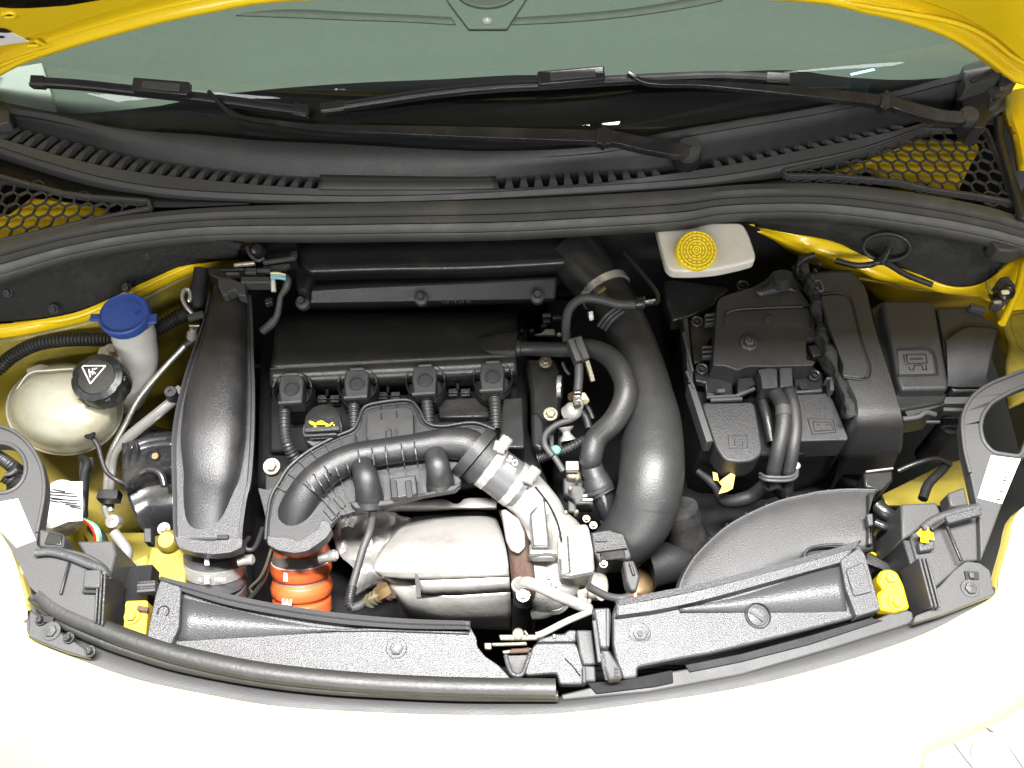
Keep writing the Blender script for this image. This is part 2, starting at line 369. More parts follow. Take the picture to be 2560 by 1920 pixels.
fr_hi = [(-60, 205), (60, 232), (150, 246), (235, 241), (330, 231), (372, 224), (460, 206), (520, 200), (620, 190), (800, 178), (950, 172), (1106, 163), (1200, 163), (1400, 166), (1500, 160), (1700, 152), (1812, 166), (1906, 172), (2000, 178), (2084, 156)]
fh = resamp(cr([G(F, x, y, -.004) for x, y in fr_hi], 5), 50); fb = resamp(cr([up_(p, -.004)+Vector((0, 0, -.004)) for p in bP], 5), 50)
def fpt(a, b, t):
    q = a.lerp(b, t); q.z = zg(q.x, q.y)-.004; return q
loft('glass_border', [[fpt(a, b, t/6) for a, b in zip(fb, fh)] for t in range(7)], 'frit', gl, n=50, solid=.001)
# dashboard under the glass
dsh = thing('dashboard', 'pale green dashboard top with round speaker seen through the windscreen', 'dashboard', (0, .8, .05))
DZ = .055
loft('top_panel', [F.l([(-60, 262), (300, 262), (1100, 262), (1900, 262), (2300, 262)], DZ-.03), F.l([(-60, 215), (300, 225), (1100, 215), (1900, 205), (2300, 190)], DZ-.004),
     F.l([(-300, 60), (400, 60), (1100, 60), (1900, 60), (2500, 60)], DZ), F.l([(-500, -200), (300, -200), (1100, -200), (1900, -200), (2700, -200)], DZ+.0)], 'dash', dsh, n=30, vs_sm=2, solid=.01)
def strip(nm, a, b_, m, par, z, th=.003): loft(nm, [F.l(a, z), F.l(b_, z)], m, par, n=40, solid=th)
strip('seam_strip', [(510, 32), (620, 36), (760, 42), (860, 45), (985, 52)], [(560, 24), (640, 20), (760, 26), (870, 31), (975, 37)], 'dashd', dsh, DZ+.003)
strip('seam_strip', [(1105, 52), (1230, 46), (1360, 34), (1480, 16), (1560, 0)], [(1112, 38), (1230, 30), (1360, 18), (1480, -2), (1560, -20)], 'dashd', dsh, DZ+.003)
plate('speaker_bracket', F.l([(940, -60), (968, 2), (1012, 60), (1095, 60), (1134, 0), (1170, -60)], DZ+.008), .006, 'dash', dsh, bevel=.002)
c = F.p(1052, -22, DZ+.009); lathe('speaker', c, (0, 0, 1), [(.062, 0), (.062, .004), (.056, .005), (.05, .002), (0, .002)], 'dashd', dsh, seg=40)
c = F.p(1052, 46, DZ+.009); lathe('screw', c, (0, 0, 1), [(.009, 0), (.008, .003), (.004, .003), (.003, .001), (0, .001)], 'chrome', dsh)
pl = thing('corner_reflection', 'pale grey triangle standing in for a reflection in the glass at its corner beside the wiper tip', 'trim', F.p(60, 190, .06))  # pale plate added under the glass to draw its corner reflection
plate('panel', B1.l([(-200, 470), (100, 430), (268, 402), (340, 640), (372, 752), (-200, 720)], DZ+.012), .01, 'palegrey', pl)
c = up_(bP[13], .03)
for i, (x0, y0, x1, y1) in enumerate([(1100, 478, 1250, 446)]):
    pass
wt = thing('reflection_strip', 'small pale cyan strip painted as a reflection low on the right of the windscreen', 'sticker', G(B3, 1170, 462, .001))  # reflection on the glass drawn as a coloured strip
box('strip', G(B3, 1098, 480, .002), G(B3, 1250, 446, .002), .005, .0008, 'cyan', wt, bevel=0)

# ------------------------------------------------------------------ cowl
cowl = thing('windscreen_cowl', 'black plastic cowl panel with toothed vent edge below the windscreen', 'cowl panel', F.p(1106, 380, .06))
def zc(x, y): return .06
topl = [(20, 232), (124, 249), (269, 279), (430, 291), (571, 304), (743, 312), (969, 324), (1106, 326), (1300, 314), (1469, 280), (1738, 236), (1906, 203), (2084, 156)]
tl = [(20, 265), (168, 302), (302, 336), (437, 358), (571, 373), (689, 380), (801, 382), (950, 384), (1070, 383), (1272, 366), (1406, 360), (1519, 341), (1671, 317), (1805, 292), (1939, 265), (2060, 238)]
bl = [(-20, 296), (134, 341), (269, 371), (403, 388), (571, 404), (689, 411), (850, 412), (950, 412), (1080, 409), (1272, 398), (1406, 385), (1570, 361), (1704, 334), (1839, 307), (1939, 284), (2040, 254)]
hl = [(-30, 308), (134, 360), (269, 393), (437, 413), (743, 423), (969, 419), (1238, 404), (1477, 388), (1603, 372), (1771, 340), (1872, 316), (1990, 274), (2030, 262)]
tP = [G(F, x, y, .006) for x, y in topl]; tlP = F.l(tl, .058); blP = F.l(bl, .055); hlP = F.l(hl, .05)
mid = [a.lerp(b, .5)+Vector((0, 0, -.006)) for a, b in zip(resamp(cr(tP, 6), 50), resamp(cr(tlP, 6), 50))]
loft('upper_panel', [tP, mid, tlP, [p+Vector((0, -.002, -.012)) for p in tlP]], 'tex', cowl, n=110, vs_sm=0, solid=.002, auto=50)
loft('vent_channel', [[p+Vector((0, .004, -.014)) for p in tlP], [p+Vector((0, 0, -.014)) for p in blP]], 'dull', cowl, n=90, solid=.002)
loft('front_lip', [blP, [p+Vector((0, 0, .001)) for p in blP], hlP, [p+Vector((0, -.004, .0015)) for p in hlP], [p+Vector((0, -.008, -.004)) for p in hlP], [p+Vector((0, -.01, -.02)) for p in hlP]], 'gtrim', cowl, n=110, solid=.002, auto=25)
T1 = resamp(cr(tlP, 8), 400); T2 = resamp(cr(blP, 8), 400)
def at(Q, xw):
    for i in range(len(Q)-1):
        if Q[i].x <= xw <= Q[i+1].x: return Q[i].lerp(Q[i+1], (xw-Q[i].x)/(Q[i+1].x-Q[i].x))
    return Q[-1]
def teeth(b, x0, y0, x1, y1, n, sl0, sl1):
    for i in range(n+1):
        t = (i-.5)/(n-1); x = x0+(x1-x0)*t; y = y0+(y1-y0)*t; sl = sl0+(sl1-sl0)*t
        p = b.p(x, y, .056); A = at(T1, p.x+sl*.011)+Vector((0, .003, .0)); B = at(T2, p.x-sl*.004)
        step = (b.p(x1, y1, .056).x-b.p(x0, y0, .056).x)/(n-1)
        wd = step*.52; e = Vector((wd/2, 0, 0)); dz = Vector((0, 0, -.009))
        A = A.lerp(B, .18); A2 = A.lerp(B, .45)+Vector((0, 0, .002))
        vs = [A-e*.7, A+e*.7, A2+e*.75, B+e*1.25, B-e*1.25, A2-e*.75]; vs += [q+dz for q in vs]
        fs = [(0, 1, 2, 5), (5, 2, 3, 4), (11, 8, 7, 6), (10, 9, 8, 11)]+[(k, (k+1) % 6, (k+1) % 6+6, k+6) for k in range(6)]
        mesh('vent_tooth', vs, fs, 'gtrim', cowl, smooth=False)
    return
teeth(B1, 70, 880, 2025, 1195, 24, 1.6, .5)
teeth(B2, 1040, 1190, 1985, 1120, 11, 0, -.4)
teeth(B3, 285, 1035, 1370, 825, 13, -.7, -1.6)
# solid stretch of the channel between the two toothed runs
def fillchan(b, x0, x1):
    a0 = b.p(x0, 1150, .056).x; a1 = b.p(x1, 1150, .056).x; n = 12
    loft('channel_cover', [[at(T1, a0+(a1-a0)*k/n)+Vector((0, 0, .0)) for k in range(n+1)], [at(T1, a0+(a1-a0)*k/n).lerp(at(T2, a0+(a1-a0)*k/n), .45)+Vector((0, 0, -.003)) for k in range(n+1)],
         [at(T1, a0+(a1-a0)*k/n).lerp(at(T2, a0+(a1-a0)*k/n), .55)+Vector((0, 0, .001)) for k in range(n+1)], [at(T2, a0+(a1-a0)*k/n)+Vector((0, -.001, .0015)) for k in range(n+1)]], 'gtrim', cowl, n=30, solid=.004, auto=20)
fillchan(B1, 2060, 3190)
# relief on the upper panel
tube('panel_crease', [B2.p(x, y, .0595) for x, y in [(230, 1130), (500, 1050), (900, 1020), (1300, 1035), (1600, 1085)]], .0022, 'tex', cowl, seg=8, rz=.5)
tube('panel_crease', [B3.p(x, y, .0635) for x, y in [(200, 880), (500, 820), (900, 770), (1150, 780), (1220, 810)]], .0022, 'tex', cowl, seg=8, rz=.5)

# honeycomb trays
def inside(p, poly):
    c = False; n = len(poly)
    for i in range(n):
        a, b = poly[i], poly[i-1]
        if (a.y > p.y) != (b.y > p.y) and p.x < (b.x-a.x)*(p.y-a.y)/(b.y-a.y)+a.x: c = not c
    return c
def honey(poly, z, pitch, sy, m, parent, org):
    R = pitch/math.sqrt(3); E = {}; V = {}
    key = lambda p: (round(p.x*2e4), round(p.y*2e4))
    for j in range(-40, 40):
        for i in range(-60, 60):
            cx = org.x+(i+.5*(j % 2))*pitch; cy = org.y+j*R*1.5*sy
            if not inside(Vector((cx, cy, 0)), poly): continue
            cs = [Vector((cx+R*math.sin(math.pi/3*k), cy+R*sy*math.cos(math.pi/3*k), z)) for k in range(6)]
            for k in range(6):
                a, b = cs[k], cs[(k+1) % 6]; kk = tuple(sorted((key(a), key(b)))); E[kk] = (a, b)
    vs = []; fs = []; wt_ = .0011
    for a, b in E.values():
        t = (b-a).normalized(); s = Vector((-t.y, t.x, 0))*wt_; o = len(vs)
        a = a-t*wt_*.4; b = b+t*wt_*.4
        for q, dz in ((a, 0), (b, 0), (b, -.0045), (a, -.0045)):
            vs += [q+s+Vector((0, 0, dz)), q-s+Vector((0, 0, dz))]
        fs += [(o, o+1, o+3, o+2), (o+2, o+3, o+5, o+4), (o+4, o+5, o+7, o+6), (o+6, o+7, o+1, o), (o, o+2, o+4, o+6), (o+1, o+7, o+5, o+3)]
    me = bpy.data.meshes.new('honeycomb_mesh'); me.from_pydata([tuple(v) for v in vs], [], fs); me.materials.append(M[m])
    o = bpy.data.objects.new('honeycomb_mesh', me); COL.objects.link(o); o.parent = parent; o.matrix_parent_inverse = Matrix.Translation(-Vector(parent.location))
    return o
def grille(lbl, b, poly, rim, z, org, cat='grille'):
    P = b.l(poly, z); g = thing('honeycomb_grille', lbl, cat, sum(P, Vector())/len(P))
    honey(P, z, .0236, 1.22, 'gtrim', g, b.p(*org, z))
    for i in range(len(P)): box('frame_bar', P[i], P[(i+1) % len(P)], .006, .012, 'gtrim', g)
    for r_ in rim: plate('tray', b.l(r_, z+.001), .006, 'gtrim', g, bevel=.001)
    return g
gL = grille('black honeycomb grille on the left end of the cowl, beside the rubber seal', B1, [(-300, 1110), (0, 1140), (200, 1195), (420, 1250), (600, 1275), (960, 1300), (970, 1345), (600, 1420), (300, 1490), (0, 1556), (-300, 1610)], [], .045, (60, 1275))
gR = grille('black honeycomb grille on the right end of the cowl, under the wiper pivot', B3, [(660, 1105), (1000, 1030), (1250, 960), (1400, 905), (1560, 838), (1960, 840), (2060, 1040), (2145, 1310), (1900, 1265), (1600, 1225), (1400, 1175), (1000, 1140), (680, 1135)], [], .045, (1600, 1065))
loft('tray_wall', [B1.l([(-200, 960), (0, 1000), (400, 1130), (800, 1215), (1300, 1270), (1700, 1290)], .03), B1.l([(-100, 1120), (60, 1150), (300, 1205), (600, 1262), (1000, 1290), (1600, 1305)], .046), B1.l([(-100, 1165), (60, 1190), (300, 1235), (600, 1290), (1000, 1330), (1600, 1320)], .044)], 'dull', gL, solid=.002)
loft('tray_wall', [B3.l([(-100, 1210), (450, 1160), (1000, 1060), (1560, 870)], .03), B3.l([(-100, 1235), (450, 1180), (1000, 1090), (1560, 880)], .03)], 'dull', gR, solid=.002)
# yellow body metal below the grilles
for lb, b, lumps in (('yellow painted bracket in the dark below the left honeycomb grille', B1, [(220, 1340, 60), (320, 1330, 70), (450, 1375, 60), (560, 1370, 60), (250, 1400, 50), (40, 1420, 40), (850, 1335, 45), (430, 1440, 60), (60, 1510, 60), (640, 1400, 60)]),
                     ('yellow painted bracket in the dark below the right honeycomb grille', B3, [(1350, 1000, 60), (1430, 1070, 80), (1620, 1010, 60), (1750, 1000, 70), (1580, 1070, 90), (1500, 1130, 90), (1700, 1120, 70), (1000, 1070, 70), (1650, 1190, 80), (1850, 950, 70), (1450, 1000, 40)])):
    g = thing('body_bracket', lb, 'bracket', b.p(lumps[0][0], lumps[0][1], -.0))
    for i, (x, y, r_) in enumerate(lumps):
        c = b.p(x, y, -.005-.008*(i % 3)); k = b.m(r_, c)
        lathe('pressing', c, (.2*(i % 3-1), -.3, 1), [(k, -.012), (k, -.002), (k*.8, 0), (k*.45, 0), (k*.4, -.003), (0, -.003)], 'yellow', g, seg=8)
    Y = b.l([(-40, 1400), (60, 1370), (200, 1265), (420, 1290), (620, 1325), (700, 1340), (640, 1400), (420, 1470), (200, 1500), (60, 1560), (-40, 1560)] if b is B1 else [(930, 1075), (1060, 1035), (1290, 965), (1500, 890), (1820, 905), (1930, 960), (1880, 1040), (1790, 1230), (1600, 1240), (1480, 1190), (1290, 1130), (1230, 1050), (1150, 1080), (1090, 1140), (960, 1130)], .022)
    plate('crossmember', Y, .02, 'yellow2', g, bevel=.004)
    P = b.l([(-300, 1120), (950, 1250), (1100, 1400), (-300, 1650)] if b is B1 else [(500, 1080), (1560, 800), (2060, 800), (2200, 1330), (1300, 1250)], -.045)
    plate('base', P, .01, 'pit', g)

# ------------------------------------------------------------------ bonnet seal
sl = thing('hood_seal', 'long ribbed black rubber seal strip running across behind the engine', 'rubber seal', F.p(1106, 460, .05))
su = [(-60, 530), (0, 518), (168, 480), (336, 457), (504, 445), (743, 438), (1070, 430), (1300, 419), (1477, 408), (1620, 397), (1805, 396), (1973, 415), (2110, 440), (2158, 452), (2212, 470), (2300, 500)]
sd = [(-60, 608), (0, 592), (134, 553), (269, 526), (400, 510), (518, 505), (700, 505), (854, 503), (1080, 500), (1261, 491), (1466, 478), (1570, 461), (1771, 458), (1973, 482), (2110, 506), (2212, 532), (2300, 560)]
U = resamp(cr(F.l(su, .05), 6), 120); D = resamp(cr(F.l(sd, .035), 6), 120)
prof = [(0, -.008), (.02, .0), (.3, .006), (.42, .004), (.45, -.004), (.5, -.004), (.53, .003), (.64, .003), (.67, -.004), (.72, -.003), (.76, .002), (.86, -.002), (.9, -.008), (.95, -.008), (.97, -.004), (1.0, -.006), (1.02, -.02)]
loft('strip', [[a.lerp(b, t)+Vector((0, 0, h)) for a, b in zip(U, D)] for t, h in prof], 'seal', sl, n=120, sm=1, solid=.003, auto=40)

# ------------------------------------------------------------------ felts
fe = thing('insulation_felt', 'black felt insulation on the left of the bulkhead, above the blue cap', 'insulation', B4.p(500, 350, 0))
loft('felt_sheet', [B4.l([(-200, 330), (0, 300), (300, 245), (600, 180), (1000, 95), (1360, 75), (1560, 120)], .02), B4.l([(-200, 450), (0, 440), (300, 380), (600, 300), (900, 240), (1200, 180), (1530, 170)], -.012),
                    B4.l([(-200, 640), (0, 655), (200, 650), (400, 628), (640, 560), (900, 420), (1100, 310), (1400, 205), (1525, 190)], -.06)], 'felt', fe, n=50, vs_sm=4, solid=.01)
plate('pocket', B4.l([(85, 330), (590, 232), (612, 290), (580, 325), (150, 440), (165, 380)], (230, .0, 440, -.035)), .006, 'dull', fe, bevel=.002, r=.004)
plate('pocket_floor', B4.l([(190, 372), (585, 285), (575, 305), (180, 420)], (230, .003, 440, -.033)), .002, 'dull', fe)
tube('pocket_rim', B4.l([(95, 338), (330, 292), (560, 245), (600, 232)], (230, .003, 440, -.033)), .0025, 'satin', fe, seg=8)
for x, y, z in ((345, 548, -.03), (940, 195, -.002), (815, 410, -.035), (50, 440, -.01)):
    bolt(fe, B4.p(x, y, z+.004), .008, 'tex', axis=(0, -.6, .8), name='push_clip', h=.004)
fr = thing('insulation_felt', 'black felt insulation on the right of the bulkhead with a ringed wiring pin', 'insulation', B7.p(1500, 200, 0))
loft('felt_sheet', [B7.l([(440, -20), (800, -120), (1200, -120), (1700, -40), (2212, 60)], .02), B7.l([(500, 5), (900, 20), (1250, 110), (1700, 150), (2220, 150)], .0),
                    B7.l([(480, 18), (720, 70), (1000, 130), (1200, 225), (1500, 330), (1740, 410), (1960, 380), (2100, 240), (2230, 180)], -.04)], 'felt', fr, n=50, vs_sm=4, solid=.01)
c = B7.p(1330, 150, .002); rr = B7.m(150, c)
tube('ring', [c+Vector((math.cos(a)*rr, math.sin(a)*rr*.55, -math.sin(a+math.pi)*rr*.25)) for a in [2*math.pi*k/16 for k in range(17)]], .003, 'rubber', fr, seg=8, sm=2)
tube('pin', [B7.p(1345, 150, .015), B7.p(1325, 190, .01), B7.p(1290, 250, -.0)], [.006, .007, .009], 'satin', fr)
tube('harness', B7.l([(1000, 235, -.02), (1120, 265, -.015), (1220, 262, -.01), (1280, 245, -.002), (1340, 258, -.01), (1460, 330, -.03), (1620, 390, -.04)]), .005, 'rubber', fr, seg=8)

# ------------------------------------------------------------------ inner wings
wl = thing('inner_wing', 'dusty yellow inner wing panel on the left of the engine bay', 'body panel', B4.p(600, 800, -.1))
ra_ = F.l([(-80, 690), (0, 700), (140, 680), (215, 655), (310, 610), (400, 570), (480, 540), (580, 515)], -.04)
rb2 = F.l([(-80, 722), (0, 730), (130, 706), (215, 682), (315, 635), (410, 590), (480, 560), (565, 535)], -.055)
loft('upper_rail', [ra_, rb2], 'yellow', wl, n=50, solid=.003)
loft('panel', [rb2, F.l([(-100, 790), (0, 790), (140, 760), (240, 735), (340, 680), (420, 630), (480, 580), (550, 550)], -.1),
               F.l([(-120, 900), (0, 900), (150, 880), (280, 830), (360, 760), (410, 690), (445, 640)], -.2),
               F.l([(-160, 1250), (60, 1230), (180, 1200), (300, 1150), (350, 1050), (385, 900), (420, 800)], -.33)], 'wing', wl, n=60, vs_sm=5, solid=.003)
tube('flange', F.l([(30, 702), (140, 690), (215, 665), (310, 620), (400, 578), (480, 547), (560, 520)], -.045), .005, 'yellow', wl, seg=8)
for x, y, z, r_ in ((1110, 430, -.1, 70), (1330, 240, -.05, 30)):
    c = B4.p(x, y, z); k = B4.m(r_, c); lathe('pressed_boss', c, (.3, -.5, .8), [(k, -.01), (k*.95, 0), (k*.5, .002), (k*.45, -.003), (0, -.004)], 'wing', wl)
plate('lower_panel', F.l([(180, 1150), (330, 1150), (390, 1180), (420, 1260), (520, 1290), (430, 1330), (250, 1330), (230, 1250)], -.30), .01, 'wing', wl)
wr = thing('inner_wing', 'bright yellow inner wing rail running behind the fuse box on the right', 'body panel', B7.p(1500, 400, -.03))
loft('panel', [B7.l([(380, -30), (500, 8), (720, 55), (1000, 115), (1230, 215), (1500, 310), (1750, 400), (1950, 375), (2120, 250), (2300, 200)], -.035), B7.l([(380, 0), (500, 22), (720, 110), (900, 180), (1200, 270), (1500, 375), (1750, 445), (2000, 430), (2150, 420), (2300, 500)], -.05),
               B7.l([(600, 90), (800, 190), (1000, 245), (1150, 290), (1300, 365), (1600, 430), (1800, 460), (1990, 470), (2080, 640), (2300, 800)], -.07), B7.l([(700, 200), (850, 260), (1000, 300), (1200, 400), (1300, 480), (1600, 540), (1800, 540), (1900, 560), (2000, 720), (2200, 1000)], -.16)], 'yellow', wr, n=70, vs_sm=4, solid=.003)
tube('weld_line', B7.l([(1150, 350), (1300, 378), (1600, 432), (1990, 455)], -.062), .002, 'wing', wr, seg=6)
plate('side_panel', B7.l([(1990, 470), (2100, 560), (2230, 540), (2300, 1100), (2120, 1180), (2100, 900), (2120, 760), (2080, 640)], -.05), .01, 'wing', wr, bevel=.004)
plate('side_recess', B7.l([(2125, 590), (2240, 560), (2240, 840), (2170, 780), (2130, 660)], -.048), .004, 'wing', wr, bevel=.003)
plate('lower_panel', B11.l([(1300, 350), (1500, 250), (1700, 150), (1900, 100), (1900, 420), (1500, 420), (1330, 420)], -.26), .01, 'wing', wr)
tube('hood_edge_stop', B7.l([(2212, 260), (2170, 420), (2070, 640)], -.02), .006, 'yellow', wr, seg=8)
# yellow fender slice at the far right edge
ff = thing('fender_rail', 'bright yellow fender rail at the right edge, beside the honeycomb grille', 'body panel', B3.p(2150, 800, .05))
loft('rail', [B3.l([(2110, 300), (2090, 600), (2085, 740), (2150, 900), (2180, 1100)], .03), B3.l([(2160, 300), (2150, 600), (2140, 740), (2190, 900), (2225, 1100)], .06), B3.l([(2400, 300), (2400, 600), (2400, 740), (2400, 900), (2400, 1100)], .07)], 'yellow', ff, n=20, vs_sm=4, solid=.004)
tube('weld_bead', B3.l([(2125, 820), (2135, 850), (2170, 858)], .058), .0022, 'brass', ff, seg=6)

# outer fender skins, beyond the frame on both sides
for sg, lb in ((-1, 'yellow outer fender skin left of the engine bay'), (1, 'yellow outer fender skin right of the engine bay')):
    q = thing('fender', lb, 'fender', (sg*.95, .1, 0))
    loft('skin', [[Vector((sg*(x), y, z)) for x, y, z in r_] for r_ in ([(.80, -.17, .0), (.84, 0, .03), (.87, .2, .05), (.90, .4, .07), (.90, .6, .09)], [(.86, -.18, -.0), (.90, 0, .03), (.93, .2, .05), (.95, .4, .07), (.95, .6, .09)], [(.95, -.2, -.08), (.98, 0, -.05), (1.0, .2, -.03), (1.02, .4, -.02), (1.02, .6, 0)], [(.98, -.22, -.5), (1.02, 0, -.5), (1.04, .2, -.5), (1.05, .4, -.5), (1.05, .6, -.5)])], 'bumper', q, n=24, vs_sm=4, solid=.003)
# ================================================================== wipers (resting on the glass)
def wiper(lbl, blade, adapter, arm, cap, bw, endp):
    (b0, P), ab = blade, adapter[0]
    g = thing('windscreen_wiper', lbl, 'wiper', cap[0])
    pts = P; r = bw/2
    L_, N_ = [], []
    C = resamp(cr(pts, 6), 40)
    up = Vector((0, -.47, .88))
    def sec(off_s, off_u, C=C):
        out = []
        for i, p in enumerate(C):
            t = (C[min(i+1, len(C)-1)]-C[max(i-1, 0)]).normalized(); s = t.cross(up).normalized()
            out.append(p+s*off_s+up*off_u)
        return out
    loft('blade', [sec(-r, 0), sec(-r*.9, .003), sec(-r*.35, .006), sec(r*.1, .0065), sec(r*.35, .005), sec(r*.5, .009), sec(r*.8, .008), sec(r, .002), sec(r, -.002), sec(-r, -.002), sec(-r, 0)], 'satin', g, n=40, sm=1, auto=25)
    loft('rubber_lip', [sec(-r*.5, -.002), sec(-r*.7, -.012), sec(-r*.4, -.012), sec(-r*.2, -.002)], 'dull', g, n=40, sm=1)
    for i0, i1 in ((0, 2), (37, 39)):
        a = C[i0]; b = C[i1]; box('end_cap', a, b, bw*1.12, .014, 'satin', g, bevel=.002, up=up)
    a, b = adapter[0], adapter[1]
    box('adapter', a, b, adapter[2], .016, 'satin', g, bevel=.003, up=up)
    a2 = a.lerp(b, .18)+up*.0085; b2 = a.lerp(b, .86)+up*.0085; box('adapter_clip', a2, b2, adapter[2]*.55, .003, 'gtrim', g, bevel=.001, up=up)
    t_, q = arm
    Q = cr([Vector(p) for p, _ in q], 6); W = []
    n0 = len(q)-1
    for i in range(len(Q)):
        t = i/(len(Q)-1)*n0; k = min(int(t), n0-1); f = t-k; W.append(q[k][1]*(1-f)+q[k+1][1]*f)
    vs = []; fs = []
    for i, p in enumerate(Q):
        t = (Q[min(i+1, len(Q)-1)]-Q[max(i-1, 0)]).normalized(); s = t.cross(up).normalized(); h = .004+W[i]*.22; w_ = W[i]/2
        vs += [p-s*w_-up*.004, p-s*w_*.92+up*h*.55, p-s*w_*.75+up*h, p+s*w_*.75+up*h, p+s*w_*.92+up*h*.55, p+s*w_-up*.004]
    for i in range(len(Q)-1):
        for k in range(6): k2 = (k+1) % 6; fs.append((i*6+k, i*6+k2, i*6+6+k2, i*6+6+k))
    fs += [tuple(range(6)), tuple(range(len(vs)-6, len(vs)))]
    mesh('arm', vs, fs, 'gloss', g, auto=30, bevel=.0012)
    j = t_; box('hinge', j[0], j[1], j[2], .02, 'satin', g, bevel=.002, up=up)
    for s_ in (-1, 1):
        c_ = (j[0]+j[1])/2+ (j[1]-j[0]).normalized().cross(up)*s_*j[2]*.5
        lathe('hinge_pin', c_, up, [(.004, -.008), (.004, .012), (0, .012)], 'satin', g, seg=10)
    c, k = cap; lathe('pivot_base', c-Vector((0, 0, .012)), (0, -.25, 1), [(k*1.15, -.012), (k*1.15, 0), (k*1.08, .006), (0, .006)], 'dull', g)
    lathe('nut_cap', c, (0, -.25, 1), [(k*1.02, -.01), (k, .006), (k*.9, .010), (k*.5, .012), (0, .0125)], 'gtrim', g)
    return g
h = .02
def A(b, x, y, h=.024):
    p = G(b, x, y, h)
    return p if p.z > .1 else b.p(x, y, .1)
b1 = [G(B1, x, y, h) for x, y in [(205, 528), (500, 545), (860, 583), (1200, 620), (1500, 655), (1750, 690), (1985, 722)]]
c = F.p(1487, 325, .1)
wiper('left windscreen wiper with its blade over the left corner of the glass', (B1, b1), (G(B1, 862, 552, h+.016), G(B1, 1222, 582, h+.016), .024),
      ((A(B2, 1645, 885, .026), A(B2, 1740, 890, .026), .027), [(G(B1, 1345, 590, h+.012), .007), (G(B1, 1500, 738, h+.008), .008), (A(B1, 1750, 790), .009), (A(B1, 2090, 830), .012), (A(B2, 300, 842), .017), (A(B2, 900, 862), .022), (A(B2, 1640, 885), .024), (A(B2, 1760, 892), .025), (A(B2, 1950, 935), .027), (A(B2, 2170, 975), .026), (F.p(1497, 330, .1), .022)]),
      (c, F.m(27, c)), F.m(24, b1[2]), None)
b2 = [G(B2, x, y, h) for x, y in [(-120, 706), (200, 660), (600, 600), (1000, 560), (1300, 545), (1700, 520), (2212, 495)]]+[G(B3, 300, 490, h), G(B3, 700, 512, h)]
c = A(B3, 1848, 752, .024)
wiper('right windscreen wiper pivoting beside the right honeycomb grille', (B2, b2), (G(B2, 1272, 515, h+.016), G(B2, 1700, 478, h+.016), .024),
      ((A(B3, 1275, 655, .026), A(B3, 1335, 668, .026), .026), [(G(B2, 1850, 470, h+.012), .007), (G(B2, 1990, 535, h+.008), .009), (A(B3, 160, 545), .012), (A(B3, 700, 592), .018), (A(B3, 1280, 655), .023), (A(B3, 1420, 690), .025), (A(B3, 1640, 752), .027), (A(B3, 1780, 765), .026), (A(B3, 1850, 755), .022)]),
      (c, B3.m(62, c)), F.m(22, b2[3]), None)
# washer nozzle / corner blocks at the right end of the cowl
cb = thing('cowl_corner_piece', 'stacked black plastic corner pieces beside the right wiper pivot', 'trim', C6.p(1600, 600, .1))
plate('upper_block', C6.l([(1430, 330), (1720, 240), (1990, 270), (2010, 340), (1900, 460), (1640, 540), (1480, 600), (1440, 480)], .125), .03, 'gtrim', cb, bevel=.003, r=.003)
box('upper_ridge', C6.p(1540, 530, .127), C6.p(1930, 310, .127), .006, .004, 'tex', cb)
plate('lower_block', C6.l([(1400, 610), (1760, 570), (1790, 640), (1780, 800), (1740, 860), (1800, 960), (1700, 1130), (1560, 1110), (1440, 900)], .095), .04, 'tex', cb, bevel=.003, r=.003)
box('clip', C6.p(1790, 700, .098), C6.p(1900, 660, .098), .02, .01, 'gtrim', cb)
box('clip', C6.p(1760, 860, .096), C6.p(1960, 690, .09), .004, .008, 'tex', cb); box('clip', C6.p(1800, 960, .09), C6.p(1960, 860, .085), .006, .01, 'gtrim', cb)
plate('side_block', C6.l([(1890, 480), (2020, 370), (2170, 400), (2140, 520), (1960, 620), (1900, 600)], .11), .03, 'gtrim', cb, bevel=.003)
loft('side_channel', [C6.l([(1820, 1000), (1830, 1250), (1900, 1500), (1990, 1800), (2120, 2300)], .055), C6.l([(1870, 990), (1900, 1250), (1970, 1500), (2060, 1800), (2230, 2300)], .062), C6.l([(1960, 960), (1960, 1200), (2030, 1500), (2120, 1800), (2330, 2300)], .05)], 'tex', cb, n=24, vs_sm=3, solid=.004)
plate('end_post', B1.l([(-100, 650), (20, 655), (62, 690), (58, 780), (-10, 800), (-100, 770)], .085), .02, 'gtrim', cowl, bevel=.002)
ws = thing('wing_corner_block', 'pale grey rubber stop block under the right end of the seal', 'stop block', B7.p(2120, 110, .02))
plate('block', B7.l([(2000, 100), (2085, 45), (2230, 60), (2230, 150), (2150, 175), (2050, 165)], .03), .03, 'gtrim', ws, bevel=.004)
